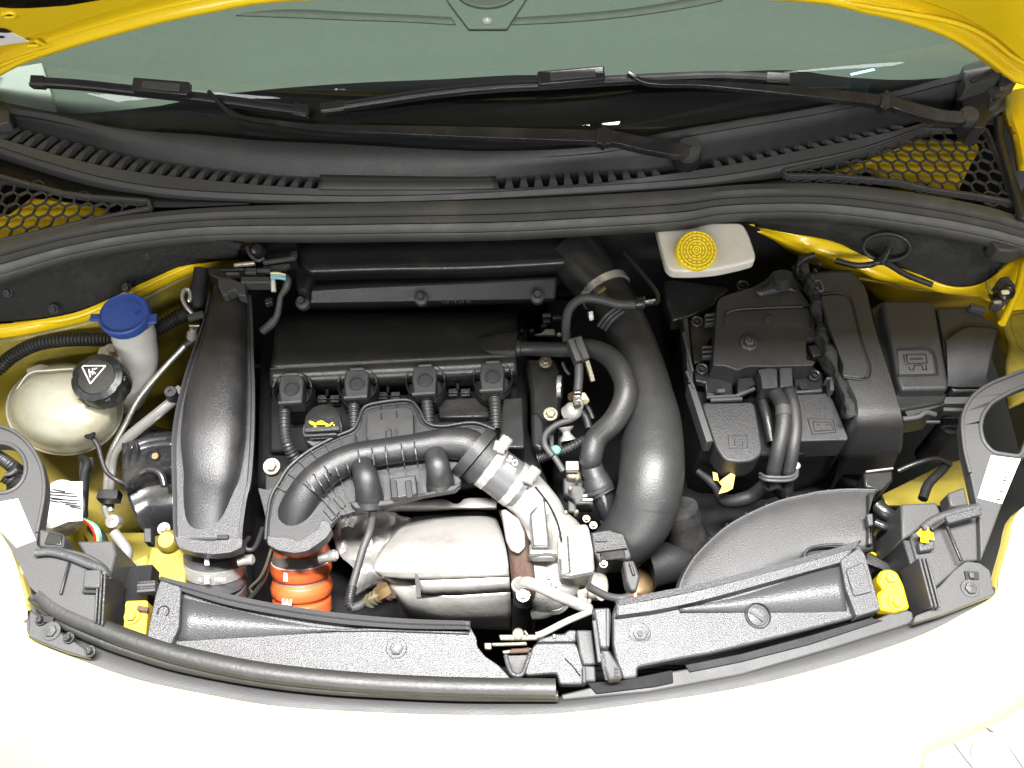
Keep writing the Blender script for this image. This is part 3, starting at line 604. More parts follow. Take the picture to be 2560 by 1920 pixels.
# ================================================================== left side of the bay
# coolant expansion tank
ct = thing('coolant_tank', 'yellowed translucent coolant tank with a black screw cap', 'coolant tank', B4.p(400, 1150, -.1))
def ring(b, cx, cy, rx, ry, z, n=36, tiltx=0):
    out = []
    for k in range(n):
        a = 2*math.pi*k/n; out.append(b.p(cx+rx*math.cos(a), cy+ry*math.sin(a), z+tiltx*math.cos(a)))
    return out
def stack(name, rings, m, parent, label=None, capt=True, capb=True):
    n = len(rings[0]); vs = [p for r in rings for p in r]; fs = []
    for j in range(len(rings)-1):
        for k in range(n): k2 = (k+1) % n; fs.append((j*n+k, j*n+k2, (j+1)*n+k2, (j+1)*n+k))
    if capt: fs.append(tuple(range(n)))
    if capb: fs.append(tuple(range((len(rings)-1)*n, len(rings)*n)))
    return mesh(name, vs, fs, m, parent, auto=60, label=label)
tb = [ring(B4, 440, 1110, 60, 40, -.045), ring(B4, 440, 1115, 200, 130, -.05), ring(B4, 425, 1140, 300, 220, -.07), ring(B4, 418, 1165, 355, 275, -.105), ring(B4, 415, 1185, 365, 285, -.135), ring(B4, 415, 1190, 372, 290, -.137), ring(B4, 415, 1195, 372, 290, -.143), ring(B4, 415, 1190, 360, 280, -.146)]
stack('body', tb, 'tank', ct)
stack('lower_shell', [ring(B4, 415, 1190, 360, 280, -.1465), ring(B4, 420, 1195, 352, 275, -.17), ring(B4, 420, 1180, 345, 260, -.2), ring(B4, 420, 1180, 200, 150, -.24)], 'tankl', ct, label='coolant-stained lower shell')
stack('filler_neck', [ring(B4, 622, 1000, 150, 100, -.03, 28), ring(B4, 622, 1010, 152, 102, -.07, 28), ring(B4, 600, 1060, 175, 120, -.085, 28)], 'tank', ct, capt=False, capb=False)
tube('mould_seam', ring(B4, 415, 1192, 371, 289, -.138, 48)+[ring(B4, 415, 1192, 371, 289, -.138, 48)[0]], .0022, 'tank', ct, seg=8, sm=1)
tube('mould_seam', B4.l([(110, 1060, -.0845), (190, 960, -.066), (330, 940, -.052), (470, 930, -.052)]), .0013, 'milk2', ct, seg=6)
plate('level_window', B4.l([(395, 1160), (455, 1150), (500, 1240), (500, 1290), (430, 1250)], -.058), .003, 'brass', ct, bevel=.001)
cx = B4.p(622, 985, -.012); k = B4.m(165, cx)
AX = (0.02, -.22, 1)
lathe('cap', cx, AX, [(k*1.02, -.036), (k*1.04, -.03), (k*1.04, -.006), (k*.98, 0), (k*.75, .003), (k*.7, .001), (0, .0015)], 'satin', ct, seg=64, lobes=(7, .05), auto=30)
d = Vector(AX).normalized(); xd = Vector((1, 0, 0)); yd = d.cross(xd)
tc_ = cx+d*.0025+xd*(-k*.17)+yd*(k*.17)
tri = lambda s: [tc_+xd*(-s)+yd*s*.6, tc_+xd*s+yd*s*.6, tc_-yd*s*1.0]
for a_, b_ in zip(tri(k*.47), tri(k*.47)[1:]+tri(k*.47)[:1]): box('warning_triangle', a_, b_, .0017, .0008, 'wprint', ct, bevel=0, up=d)
for (u0, v0, u1, v1) in ((-.16, .14, -.05, -.2), (-.02, .18, .02, -.1), (.04, .14, .16, .18), (-.1, .02, .1, .0), (.06, .02, .12, -.05)):
    box('warning_symbol', tc_+xd*k*u0+yd*k*v0, tc_+xd*k*u1+yd*k*v1, .0016, .0008, 'wprint', ct, bevel=0, up=d)
for a_ in (240, 300, 0): 
    q = cx+(xd*math.cos(math.radians(a_))+yd*math.sin(math.radians(a_)))*k*1.0-d*.016; box('grip_bar', q-d*.012, q+d*.012, .009, .006, 'satin', ct, up=(q-cx))
bolt(ct, B4.p(712, 820, -.06), .014, 'milk2', name='lug', h=.004); bolt(ct, B4.p(718, 838, -.057), .006, 'brass', name='lug_pin', h=.002)
plate('lug_tab', B4.l([(620, 850), (640, 790), (700, 780), (800, 800), (820, 850), (790, 920), (700, 880)], -.062), .008, 'milk2', ct, bevel=.003, r=.004)
plate('lug_tab', B4.l([(160, 930), (250, 895), (330, 905), (300, 960), (180, 980)], -.09), .008, 'tank', ct, bevel=.003, r=.004)
sn = thing('level_sensor', 'small grey level sensor plug with black lead on the coolant tank', 'sensor', B4.p(560, 1320, -.09))
tube('plug', B4.l([(520, 1290, -.075), (560, 1310, -.08), (585, 1350, -.09)], 0), [.008, .009, .0085], 'gtrim', sn, seg=14)
lathe('collar', B4.p(575, 1345, -.083), (.4, -.6, .4), [(.008, -.004), (.0085, .004), (.006, .007), (0, .007)], 'ink_gap', sn, seg=14)
tube('lead', B4.l([(585, 1360, -.09), (630, 1430, -.1), (655, 1520, -.11), (690, 1600, -.12), (760, 1650, -.13), (860, 1690, -.13)]), .0036, 'rubber', sn, seg=10)
# washer filler
wf = thing('washer_filler_neck', 'milky washer filler neck under a blue snap cap', 'filler neck', B4.p(800, 600, -.02))
tube('neck', B4.l([(850, 640, -.01), (862, 720, -.03), (885, 800, -.05), (895, 870, -.07), (870, 980, -.11), (800, 1100, -.17)]), [.031, .033, .030, .0285, .031, .033], 'milk', wf, seg=28)
cx = B4.p(797, 575, .022); k = B4.m(158, cx); AX = Vector((.05, -.12, 1)).normalized()
lathe('cap', cx, AX, [(k*.9, -.016), (k*1.0, -.014), (k*1.02, -.004), (k*.97, 0), (k*.93, .001), (k*.9, -.001), (k*.4, .000), (0, .0005)], 'blue', wf, seg=48)
box('cap_tab', cx+Vector((-k*1.45, -.002, -.008)), cx+Vector((-k*.9, -.002, -.008)), .013, .005, 'blue', wf, bevel=.002)
box('cap_tab', cx+Vector((k*.9, -.006, -.008)), cx+Vector((k*1.3, -.004, -.008)), .018, .006, 'blue', wf, bevel=.002)
tube('cap_lip', [cx+Vector((math.cos(a)*k*.97, math.sin(a)*k*.97, -.002-.12*0)) for a in [math.radians(q) for q in range(200, 345, 12)]], .003, 'blue', wf, seg=8)
xd = Vector((1, 0, 0)); yd = AX.cross(xd)
for (u0, v0, u1, v1) in ((.42, .02, .5, .1), (.5, .1, .58, .04), (.55, -.04, .66, .06), (.44, -.03, .54, -.09), (-.62, .02, -.55, .06)):
    box('embossed_mark', cx+AX*.0012+xd*k*u0+yd*k*v0, cx+AX*.0012+xd*k*u1+yd*k*v1, .002, .001, 'blue', wf, bevel=0, up=AX)
for q in range(20, 160, 24):
    a0 = math.radians(q); a1 = math.radians(q+16); box('embossed_mark', cx+AX*.0008+xd*k*.72*math.cos(a0)+yd*k*.62*math.sin(a0), cx+AX*.0008+xd*k*.72*math.cos(a1)+yd*k*.62*math.sin(a1), .0014, .001, 'blue', wf, bevel=0, up=AX)
# corrugated hose
ch = thing('corrugated_hose', 'black corrugated loom hose curving left behind the blue cap', 'hose', B4.p(400, 760, -.05))
tube('hose', B4.l([(-120, 1010, -.1), (0, 920, -.09), (80, 850, -.08), (230, 775, -.065), (420, 745, -.06), (620, 742, -.06), (780, 745, -.06)]), .0115, 'rubber', ch, corr=(.0056, .0022), seg=18)
ch2 = thing('corrugated_hose', 'short black corrugated hose rising to the right of the blue cap', 'hose', B4.p(1100, 600, -.05))
tube('hose', B4.l([(920, 720, -.06), (1020, 670, -.055), (1120, 610, -.05), (1200, 560, -.045), (1270, 420, -.05), (1300, 330, -.06)]), .0125, 'dull', ch2, corr=(.0055, .0022), seg=18)
hk = thing('hose_spring_clip', 'bent bright wire hose clip left of the black intake duct', 'hose clip', B4.p(1200, 470, -.01))
tube('wire', B4.l([(1215, 420, -.015), (1185, 425, -.012), (1172, 470, -.012), (1190, 520, -.014), (1230, 570, -.018), (1250, 590, -.02)]), .003, 'chrome', hk, seg=8)
tube('wire', B4.l([(1208, 425, -.018), (1222, 440, -.018), (1222, 480, -.018), (1210, 500, -.02)]), .0035, 'chrome', hk, seg=8)
box('anchor', B4.p(1210, 605, -.02), B4.p(1310, 580, -.02), .01, .008, 'gtrim', hk)
# air conditioning pipes
ac = thing('refrigerant_pipe', 'slim bright metal refrigerant pipe slanting up to the intake duct', 'pipe', B4.p(900, 1100, -.1))
tube('pipe', B4.l([(1240, 690, -.05), (1190, 780, -.06), (1060, 920, -.08), (900, 1110, -.1), (800, 1300, -.13), (720, 1450, -.15), (690, 1560, -.17), (680, 1700, -.19)])+[B8.p(672, 290, -.2), B8.p(690, 360, -.2), B8.p(715, 392, -.2)], .0043, 'chrome', ac, seg=14)
lathe('fitting', B4.p(1240, 700, -.045), (.3, .4, .8), [(.009, -.01), (.009, 0), (.006, .003), (.006, .008), (0, .008)], 'chrome', ac, seg=12)
box('fitting_bar', B4.p(1215, 655, -.035), B4.p(1285, 655, -.035), .003, .004, 'chrome', ac)
tube('sleeve', B4.l([(1250, 740, -.055), (1190, 780, -.06)]), .0075, 'rubber', ac, seg=12)
lathe('end_fitting', B8.p(725, 395, -.19), (0, -.3, 1), [(.0115, -.012), (.0115, 0), (.0105, .003), (.004, .003), (.003, 0), (0, 0)], 'chrome', ac, seg=24)
ac2 = thing('refrigerant_pipe', 'thick bright metal refrigerant pipe with a black service cap', 'pipe', B4.p(1000, 1200, -.1))
tube('pipe', B4.l([(1120, 1130, -.07), (1000, 1230, -.09), (850, 1350, -.12), (770, 1430, -.14), (730, 1520, -.16), (715, 1700, -.19)])+[B8.p(712, 200, -.2), B8.p(712, 330, -.21)], [.008, .0085, .0085, .0065, .006, .0055, .0055, .0055], 'chrome', ac2, seg=16)
lathe('service_cap', B4.p(1095, 1075, -.045), (.15, -.1, 1), [(.0095, -.03), (.0095, -.003), (.0085, 0), (.003, 0), (.002, -.002), (0, -.002)], 'tex', ac2, seg=18)
box('valve_block', B4.p(1120, 1110, -.07), B4.p(1170, 1060, -.07), .013, .013, 'chrome', ac2)
box('clamp_block', B8.p(640, 235, -.18), B8.p(770, 235, -.18), .016, .02, 'rubber', ac2)
tube('elbow', B8.l([(735, 470, -.16), (790, 540, -.16), (820, 600, -.165), (800, 680, -.18), (760, 740, -.2)]), .008, 'chrome', ac2, seg=14)
tube('lower_hose', B8.l([(590, 430, -.2), (660, 520, -.19), (690, 700, -.2), (700, 1000, -.22)]), .008, 'rubber', ac2, seg=12)
# dryer / label bottle
lb = thing('labelled_canister', 'round white label on a pale canister left of the refrigerant pipes', 'canister', B8.p(400, 280, -.1))
stack('canister', [ring(B8, 400, 280, 135, 150, -.1, 28), ring(B8, 400, 285, 145, 160, -.105, 28), ring(B8, 400, 330, 150, 165, -.2, 28)], 'milk2', lb)
P = B8.l([(250, 420), (265, 300), (290, 210), (340, 165), (430, 140), (530, 138), (530, 390), (440, 395), (330, 440)], -.085)
plate('label', P, .0015, 'white', lb, bevel=0)
random.seed(5)
for i, (x0, x1, y) in enumerate(((340, 420, 190), (320, 480, 205), (300, 500, 222), (300, 400, 240), (330, 520, 250), (380, 500, 268), (420, 520, 285), (300, 380, 258), (450, 525, 300))):
    box('print', B8.p(x0, y, -.0845), B8.p(x1, y+14, -.0845), .0025, .0005, 'print', lb, bevel=0)
lw = thing('wiring_bundle', 'thin red, green and pale wires looping beside the labelled canister', 'wires', B8.p(600, 440, -.12))
for m_, dx in (('red', 0), ('cream', 16), ('green', 32)):
    tube('wire', B8.l([(530+dx*.3, 380, -.12), (580+dx, 420, -.115), (610+dx, 470, -.115), (615+dx, 530, -.13)]), .0022, m_, lw, seg=6)
tube('loom', C4.l([(1050, 540, -.13), (1120, 600, -.12), (1080, 760, -.12), (1070, 1000, -.12), (1080, 1300, -.13)]), .006, 'dull', lw, seg=12)
lk = thing('loom_strap', 'dark felt strap hanging under the coolant tank', 'strap', C4.p(1100, 600, -.13))
plate('strap', C4.l([(1020, 550), (1190, 520), (1190, 620), (1130, 700), (1120, 1000), (1100, 1300), (1040, 1300), (1060, 900), (1010, 760)], -.125), .008, 'felt', lk)
# engine mount / belt side cover
em = thing('engine_side_cover', 'glossy black engine mount cover between the pipes and the intake duct', 'engine mount', B8.p(950, 150, -.15))
loft('cover', [B4.l([(800, 1320), (930, 1300), (1050, 1330), (1110, 1340)], -.16), B4.l([(790, 1430), (900, 1380), (1020, 1360), (1120, 1360)], -.13), B4.l([(790, 1560), (900, 1480), (1010, 1450), (1120, 1440)], -.135), B4.l([(800, 1680), (900, 1600), (1000, 1580), (1120, 1560)], -.12),
               B8.l([(820, 230), (920, 180), (1010, 160), (1130, 150)], -.15), B8.l([(880, 380), (960, 330), (1040, 330), (1130, 320)], -.16), B8.l([(960, 520), (1000, 480), (1060, 470), (1130, 470)], -.2)], 'gloss', em, n=16, vs_sm=4, solid=.004)
tube('cover_ridge', C4.l([(1740, 800, -.125), (1800, 740, -.12), (1900, 690, -.118), (2000, 700, -.118), (2080, 760, -.12), (2120, 900, -.125)]), .006, 'gloss', em, seg=10)
tube('cover_ridge', C4.l([(1620, 700, -.13), (1660, 450, -.13), (1720, 220, -.135)]), .006, 'gloss', em, seg=10)
tube('cover_ridge', C4.l([(1700, 780, -.13), (1740, 500, -.13), (1800, 200, -.135)]), .007, 'gloss', em, seg=10)
lathe('hole_boss', C4.p(1960, 520, -.118), (0, -.2, 1), [(.012, 0), (.011, .002), (.008, .002), (.007, -.002), (0, -.002)], 'pit', em)
lathe('hole_pin', C4.p(2000, 520, -.114), (0, -.2, 1), [(.006, 0), (.005, .003), (0, .003)], 'brass', em)
bolt(em, C4.p(2110, 1450, -.12), .0095, 'chrome', h=.005)
plate('foot', C4.l([(1850, 1440), (1940, 1440), (1940, 1620), (1850, 1620)], -.12), .02, 'gtrim', em)
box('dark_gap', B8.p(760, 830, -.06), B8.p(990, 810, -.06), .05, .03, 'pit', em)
kb = thing('bonnet_cable_block', 'ribbed black cable block behind the left slam panel end', 'connector', B8.p(940, 830, -.02))
for i in range(4): box('rib', B8.p(890, 800+i*18, -.012), B8.p(1010, 790+i*18, -.012), .004, .014, 'gtrim' if i % 2 else 'satin', kb)

# ------------------------------------------------------------------ intake snorkel (big glossy duct)
sd_ = thing('intake_duct', 'big glossy black intake duct running forward on the left with a flat side flange', 'air duct', B4.p(1400, 1000, 0))
Lf = B4.l([(1345, 440), (1300, 640), (1235, 830), (1175, 1020), (1125, 1230), (1104, 1420), (1108, 1659)], (440, -.03, 1659, -.035))+B8.l([(1112, 250), (1116, 450), (1125, 520)], -.035)
Rf = B4.l([(1615, 440), (1628, 640), (1632, 830), (1640, 1020), (1640, 1230), (1634, 1420), (1616, 1659)], (440, -.03, 1659, -.035))+B8.l([(1590, 250), (1562, 450), (1560, 530)], -.035)
Lf = resamp(cr(Lf, 5), 50); Rf = resamp(cr(Rf, 5), 50)
loft('flange', [[a+Vector((.002, 0, -.012)) for a in Lf], [a+Vector((0, 0, .002)) for a in Lf], [a+Vector((.004, 0, .004)) for a in Lf], [a.lerp(b, .06)+Vector((0, 0, 0)) for a, b in zip(Lf, Rf)], [a.lerp(b, .94)+Vector((0, 0, 0)) for a, b in zip(Lf, Rf)], [a+Vector((-.004, 0, .004)) for a in Rf], [a+Vector((0, 0, .002)) for a in Rf], [a+Vector((-.002, 0, -.012)) for a in Rf]], 'slam', sd_, n=50, sm=1, solid=.002, auto=30)
def duct(name, cen, wid, hgt, m, par, n=20, seg=28, sup=2.3, cap=True):
    C = resamp(cr(cen, 6), 60); vs = []; fs = []
    def ip(a, t): t *= len(a)-1; k = min(int(t), len(a)-2); f = t-k; return a[k]*(1-f)+a[k+1]*f
    T, N = frames(C)
    for i, c_ in enumerate(C):
        t = i/(len(C)-1); w_ = ip(wid, t); h_ = ip(hgt, t); tt = T[i]; s = Vector((tt.y, -tt.x, 0)).normalized(); u = s.cross(tt).normalized()
        if u.z < 0: u = -u
        for k in range(seg):
            a = 2*math.pi*k/seg; ca, sa = math.cos(a), math.sin(a); e = 2/sup
            vs.append(c_+s*math.copysign(abs(ca)**e, ca)*w_+u*math.copysign(abs(sa)**e, sa)*h_)
    for j in range(len(C)-1):
        for k in range(seg): k2 = (k+1) % seg; fs.append((j*seg+k, j*seg+k2, (j+1)*seg+k2, (j+1)*seg+k))
    if cap: fs += [tuple(range(seg)), tuple(range(len(vs)-seg, len(vs)))]
    return mesh(name, vs, fs, m, par, auto=60)
px = lambda b, k, z: b.m(k, b.p(1100, 800, z))
cen = B4.l([(1480, 430, -.04), (1468, 600, -.03), (1440, 800, -.025), (1410, 1000, -.02), (1385, 1200, -.02), (1372, 1400, -.022), (1368, 1600, -.03)])+B8.l([(1352, 200, -.04), (1345, 340, -.052), (1340, 500, -.065)])
m_ = [.027, .029, .032, .036, .041, .044, .0445, .039, .033, .030]
duct('duct_body', cen, m_, [.02, .024, .028, .03, .032, .033, .033, .03, .028, .028], 'duct', sd_, sup=2.7)
plate('front_lip', B8.l([(1118, 490), (1200, 500), (1290, 515), (1380, 520), (1470, 490), (1560, 500), (1555, 560), (1480, 595), (1370, 606), (1250, 595), (1150, 565)], -.03), .018, 'slam', sd_, bevel=.003, r=.003)
box('duct_groove', B8.p(1395, 500, -.028), B8.p(1470, 495, -.028), .006, .004, 'ink_gap', sd_)
ic = thing('intake_coupling', 'dark grey hose coupling with white print under the glossy intake duct', 'hose coupling', B8.p(1390, 700, -.08))
def vcyl(name, b, x, y0, y1, r, z0, z1, m, par, **k): 
    a = b.p(x, y0, z0); c_ = b.p(x+k.pop('dx', 0), y1, z1); rr = b.m(r, (a+c_)/2); return tube(name, [a, a.lerp(c_, .5), c_], rr, m, par, seg=36, sm=3, **k)
vcyl('sleeve', B8, 1378, 590, 800, 188, -.10, -.135, 'greyhose', ic, dx=10)
vcyl('bead', B8, 1388, 748, 770, 194, -.128, -.132, 'greyhose', ic)
vcyl('clamp', B8, 1383, 640, 712, 194, -.107, -.12, 'alu', ic)
vcyl('lower_hose', B8, 1400, 800, 900, 178, -.135, -.16, 'greyhose', ic, dx=10)
tube('clamp_screw', [B8.p(1530, 660, -.07), B8.p(1605, 640, -.07)], .006, 'chrome', ic, seg=14); lathe('clamp_screw_head', B8.p(1600, 643, -.07), (1, 0, .3), [(.0075, -.004), (.0075, .005), (.005, .007), (0, .007)], 'chrome', ic, seg=12)
def hoseprint(par, b, s, x, y, z, size, m='wprint', xd=(1, 0, 0), nrm=(0, -.85, .5), sx=1): return text('print', s, b.p(x, y, z), size, xd, nrm, m, par, sx=sx)
for (x, y, z, a, b_) in ((1330, 650, -.056, 7, 14), (1330, 770, -.078, 7, 20)): 
    q = B8.p(x, y, z); box('print_mark', q+Vector((0, .004, .004)), q-Vector((0, .004, .004)), .006, .001, 'wprint', ic, bevel=0, up=(0, -.7, .7))
hoseprint(ic, B8, '4', 1283, 772, -.078, .009); hoseprint(ic, B8, '1001', 1415, 768, -.078, .009)
ca = thing('control_cable', 'thin cable dropping between the grey coupling and the orange hose', 'cable', B8.p(1680, 700, -.1))
tube('cable', B8.l([(1745, 570, -.06), (1710, 680, -.08), (1670, 760, -.1), (1610, 820, -.12), (1620, 850, -.13)]), .002, 'zinc', ca, seg=6)
tube('cable', B8.l([(1745, 590, -.07), (1720, 690, -.09), (1690, 780, -.11), (1600, 900, -.13)]), .003, 'rubber', ca, seg=6)
tube('clip', B8.l([(1600, 500, -.07), (1570, 540, -.06), (1590, 575, -.06), (1640, 560, -.065), (1690, 440, -.08)]), .0035, 'rubber', ca, seg=8)
# connector stack at the duct's far end
cs = thing('wiring_connector_stack', 'stacked black wiring connectors with coloured leads at the far end of the intake duct', 'connectors', C1.p(950, 650, .0))
plate('carrier', C1.l([(500, 560), (1330, 560), (1330, 700), (640, 700), (520, 640)], -.0), .03, 'satin', cs, bevel=.002)
plate('connector_bar', C1.l([(940, 670), (1310, 670), (1310, 750), (930, 750)], .012), .02, 'gtrim', cs, bevel=.002)
plate('connector_lug', C1.l([(640, 700), (800, 690), (990, 760), (1000, 920), (900, 910), (860, 840), (770, 880), (760, 910), (700, 910), (640, 780)], .008), .02, 'gtrim', cs, bevel=.002)
for a, b_, w_, m_ in (((850, 535), (1120, 505), .005, 'chrome'), ((1225, 500), (1640, 440), .006, 'gtrim'), ((680, 600), (990, 590), .004, 'satin'), ((1150, 600), (1320, 600), .006, 'gtrim'), ((750, 640), (920, 640), .004, 'gtrim'), ((1000, 610), (1140, 610), .01, 'gtrim')):
    box('lock_bar', C1.p(*a, .014), C1.p(*b_, .014), w_, .006, m_, cs)
plate('arm', C1.l([(1220, 540), (1560, 500), (1560, 520), (1420, 620), (1240, 620)], .008), .01, 'gtrim', cs)
lathe('ball_stud', C1.p(1160, 350, .01), (0, -.4, 1), [(.012, -.01), (.012, .003), (.008, .010), (0, .012)], 'gloss', cs)
tube('ball_rim', C1.l([(1020, 300, .008), (1060, 400, .01), (1150, 470, .01), (1240, 440, .01)]), .003, 'gtrim', cs, seg=8)
plate('upper_tray', C1.l([(850, 330), (1060, 300), (1100, 490), (1640, 430), (1660, 230), (1200, 250)], -.012), .03, 'dull', cs, bevel=.002)
plate('tray_clip', C1.l([(1570, 350), (1660, 340), (1650, 410), (1580, 400)], .0), .008, 'gtrim', cs)
for m_, dy in (('cream', 0), ('cyan', 30), ('cyan', 50)):
    tube('lead', C1.l([(1330, 640+dy, .014), (1420, 640+dy, .016), (1510, 665+dy*.8, .012)]), .0028, m_, cs, seg=8)
tube('lead', C1.l([(1350, 720, .006), (1355, 790, .004), (1360, 870, -.0)]), .004, 'milk2', cs, seg=8)
tube('taped_loom', C1.l([(1490, 650, .01), (1540, 720, .008), (1520, 820, .0), (1450, 930, -.01), (1430, 1050, -.02), (1400, 1180, -.03), (1330, 1280, -.04), (1210, 1380, -.05)]), [.004, .0062, .0062, .0045, .005, .0055, .0075, .007], 'gtrim', cs, seg=10)
tube('black_loom', C1.l([(430, 580, -.01), (400, 800, -.02), (380, 1000, -.03), (340, 1200, -.05)]), .012, 'dull', cs, seg=14)
plate('clip', C1.l([(1240, 960), (1340, 930), (1340, 1000), (1250, 1030)], -.02), .01, 'tex', cs)
# ================================================================== engine
eb = thing('engine_block', 'dark grimy engine block filling the middle of the bay', 'engine block', (0, .05, -.2))
plate('block', B5.l([(130, 600), (1850, 600), (1850, 1300), (2000, 1700), (100, 1700)], -.12), .3, 'pit', eb, bevel=.01)
plate('gearbox', F.l([(1180, 640), (1420, 640), (1480, 900), (1900, 1050), (1480, 1260), (1200, 1200)], -.22), .2, 'pit', eb, bevel=.01)
plate('lower_case', F.l([(540, 1040), (1240, 1040), (1240, 1340), (540, 1340)], -.24), .18, 'pit', eb, bevel=.01)
vc = thing('valve_cover', 'satin black valve cover with a rounded front shoulder and four coil wells', 'valve cover', B5.p(1000, 900, -.04))
rows = [B5.l([(230, 560), (900, 560), (1780, 560)], -.11), B5.l([(225, 640), (900, 640), (1780, 635)], -.07), B5.l([(215, 800), (900, 780), (1775, 750)], -.055), B5.l([(195, 932), (900, 895), (1775, 852)], -.045)]
loft('cover_top', rows, 'satin', vc, n=40, vs_sm=3, solid=.003)
tube('edge_line', B5.l([(195, 934), (900, 897), (1775, 854)], -.0435), .0014, 'gtrim', vc, seg=8)
rows = [B5.l([(195, 938), (900, 900), (1775, 857)], -.0455), B5.l([(195, 980), (900, 945), (1778, 902)], -.045), B5.l([(195, 1030), (900, 1000), (1782, 958)], -.055), B5.l([(195, 1060), (900, 1030), (1786, 988)], -.08), B5.l([(195, 1090), (900, 1060), (1788, 1018)], -.10)]
loft('shoulder', rows, 'satin', vc, n=60, vs_sm=4, solid=.003)
plate('coil_floor', B5.l([(190, 1020), (1790, 990), (1790, 1240), (1700, 1460), (190, 1460)], -.105), .03, 'dull', vc, bevel=.004)
duct('breather_outlet', B5.l([(1500, 760, -.062), (1620, 790, -.058), (1780, 800, -.056)]), [.012, .026, .03], [.004, .014, .018], 'satin', vc)
for x, y in ((560, 1120), (950, 1100), (1400, 1080)):
    for dx in (-60, 20): box('clip', B5.p(x+dx, y, -.09), B5.p(x+dx+60, y-3, -.09), .008, .006, 'tex', vc); box('clip', B5.p(x+dx, y+25, -.09), B5.p(x+dx+58, y+22, -.09), .004, .006, 'tex', vc)
    tube('pin', [B5.p(x, y-60, -.075), B5.p(x, y-20, -.085)], .003, 'satin', vc, seg=8)
plate('cam_label', B5.l([(1270, 1130), (1600, 1110), (1600, 1240), (1280, 1245)], -.09), .02, 'gloss', vc, bevel=.002)
plate('corner_cover', B5.l([(1690, 1120), (1820, 1110), (1830, 1440), (1660, 1440), (1670, 1240)], -.07), .04, 'satin', vc, bevel=.003)
for i, (x, y, lbl) in enumerate(((332, 1068, 'ignition coil nearest the glossy intake duct, above the oil cap'), (752, 1035, 'second ignition coil from the glossy intake duct'), (1190, 1012, 'third ignition coil from the intake duct, behind the boost pipe tower'), (1625, 990, 'ignition coil nearest the curved breather hose on the right'))):
    g = thing('ignition_coil', lbl, 'ignition coil', B5.p(x, y, -.05), group='ignition coils in the valve cover')
    cx = B5.p(x, y, -.046); k = B5.m(124, cx)
    lathe('well_rim', cx+Vector((0, .002, -.002)), (0, -.25, 1), [(k*1.03, -.03), (k*1.03, 0), (k*.99, .001), (k*.95, -.002), (k*.95, -.03), (k*.9, -.032)], 'dull', g, seg=48)
    tube('well_edge', [cx+Vector((math.cos(a)*k, math.sin(a)*k+.002, .0008*1-.25*math.sin(a)*k*-1*.25)) for a in [math.radians(q) for q in range(5, 176, 10)]], .0013, 'gtrim', g, seg=6)
    lathe('well', cx-Vector((0, 0, .03)), (0, 0, 1), [(k*.96, -.02), (k*.96, .006), (0, .006)], 'ink_gap', g, seg=32)
    lathe('coil_body', cx+Vector((.006, -.004, -.02)), (0, -.2, 1), [(k*.72, -.02), (k*.72, .004), (k*.6, .008), (0, .008)], 'dull', g, seg=24)
    d = -14 if i == 0 else 8*(i-1)
    P = B5.l([(x-75+d*0, y-95), (x+55, y-100), (x+78, y-70), (x+68, y+60), (x+60, y+72), (x-72, y+80), (x-84, y-20)], -.028)
    plate('connector', P, .03, 'tex', g, bevel=.002, r=.004)
    lathe('connector_boss', B5.p(x-2, y-8, -.0275), (0, -.15, 1), [(k*.42, 0), (k*.4, .002), (k*.32, .002), (k*.3, .0005), (0, .0005)], 'dull', g, seg=24)
    box('lock_clip', B5.p(x-84, y+86, -.026), B5.p(x+66, y+76, -.026), .004, .006, 'gtrim', g, bevel=.0008)
    box('top_clip', B5.p(x-45, y-98, -.03), B5.p(x+45, y-103, -.03), .005, .004, 'gtrim', g, bevel=.0015)
    run = {0: [(290, 1150), (285, 1250), (295, 1380), (330, 1470), (370, 1530)], 1: [(735, 1115), (732, 1200), (735, 1320)], 2: [(1195, 1100), (1205, 1180), (1215, 1290)], 3: [(1632, 1080), (1640, 1180), (1645, 1320)]}[i]
    zz = [-.045, -.05, -.06, -.075, -.09]
    tube('loom_sleeve', [B5.p(q[0], q[1], zz[j]) for j, q in enumerate(run)], B5.m(42, cx)*.95, 'rubber', g, corr=(.0052, .0018), seg=16)
oc = thing('oil_filler_cap', 'round black oil filler cap with a yellow oil can symbol', 'oil cap', B5.p(530, 1300, -.05))
cx = B5.p(530, 1320, -.048); k = B5.m(128, cx)
lathe('cap', cx, (0, -.1, 1), [(k*1.02, -.03), (k*1.02, -.004), (k*.97, 0), (k*.8, .0), (k*.78, -.003), (0, -.003)], 'tex', oc, seg=40)
for y0 in (1228, 1340, 1362):
    pass
lathe('dome', B5.p(530, 1290, -.05)+Vector((0, .006, 0)), (0, -.1, 1), [(k*.93, -.004), (k*.9, .002), (k*.6, .006), (0, .007)], 'satin', oc, seg=40)
box('grip_bar', B5.p(412, 1330, -.036), B5.p(645, 1316, -.036), .008, .008, 'tex', oc, bevel=.002)
box('grip_bar', B5.p(412, 1368, -.04), B5.p(625, 1356, -.04), .004, .008, 'tex', oc, bevel=.001)
plate('symbol_plate', B5.l([(420, 1255), (440, 1250), (630, 1245), (642, 1300), (412, 1312)], -.0375), .004, 'dull', oc, bevel=.001)
zs = -.0365
plate('oil_can_symbol', B5.l([(470, 1280), (550, 1278), (572, 1290), (595, 1272), (600, 1280), (572, 1303), (560, 1312), (478, 1312)], zs), .0006, 'yprint', oc, bevel=0)
plate('symbol_gap', B5.l([(486, 1290), (550, 1288), (550, 1302), (490, 1303)], zs+.0004), .0004, 'dull', oc, bevel=0)
tube('oil_can_symbol', B5.l([(470, 1290), (448, 1276), (452, 1270), (480, 1282)], zs), .0011, 'yprint', oc, seg=6, sm=2)
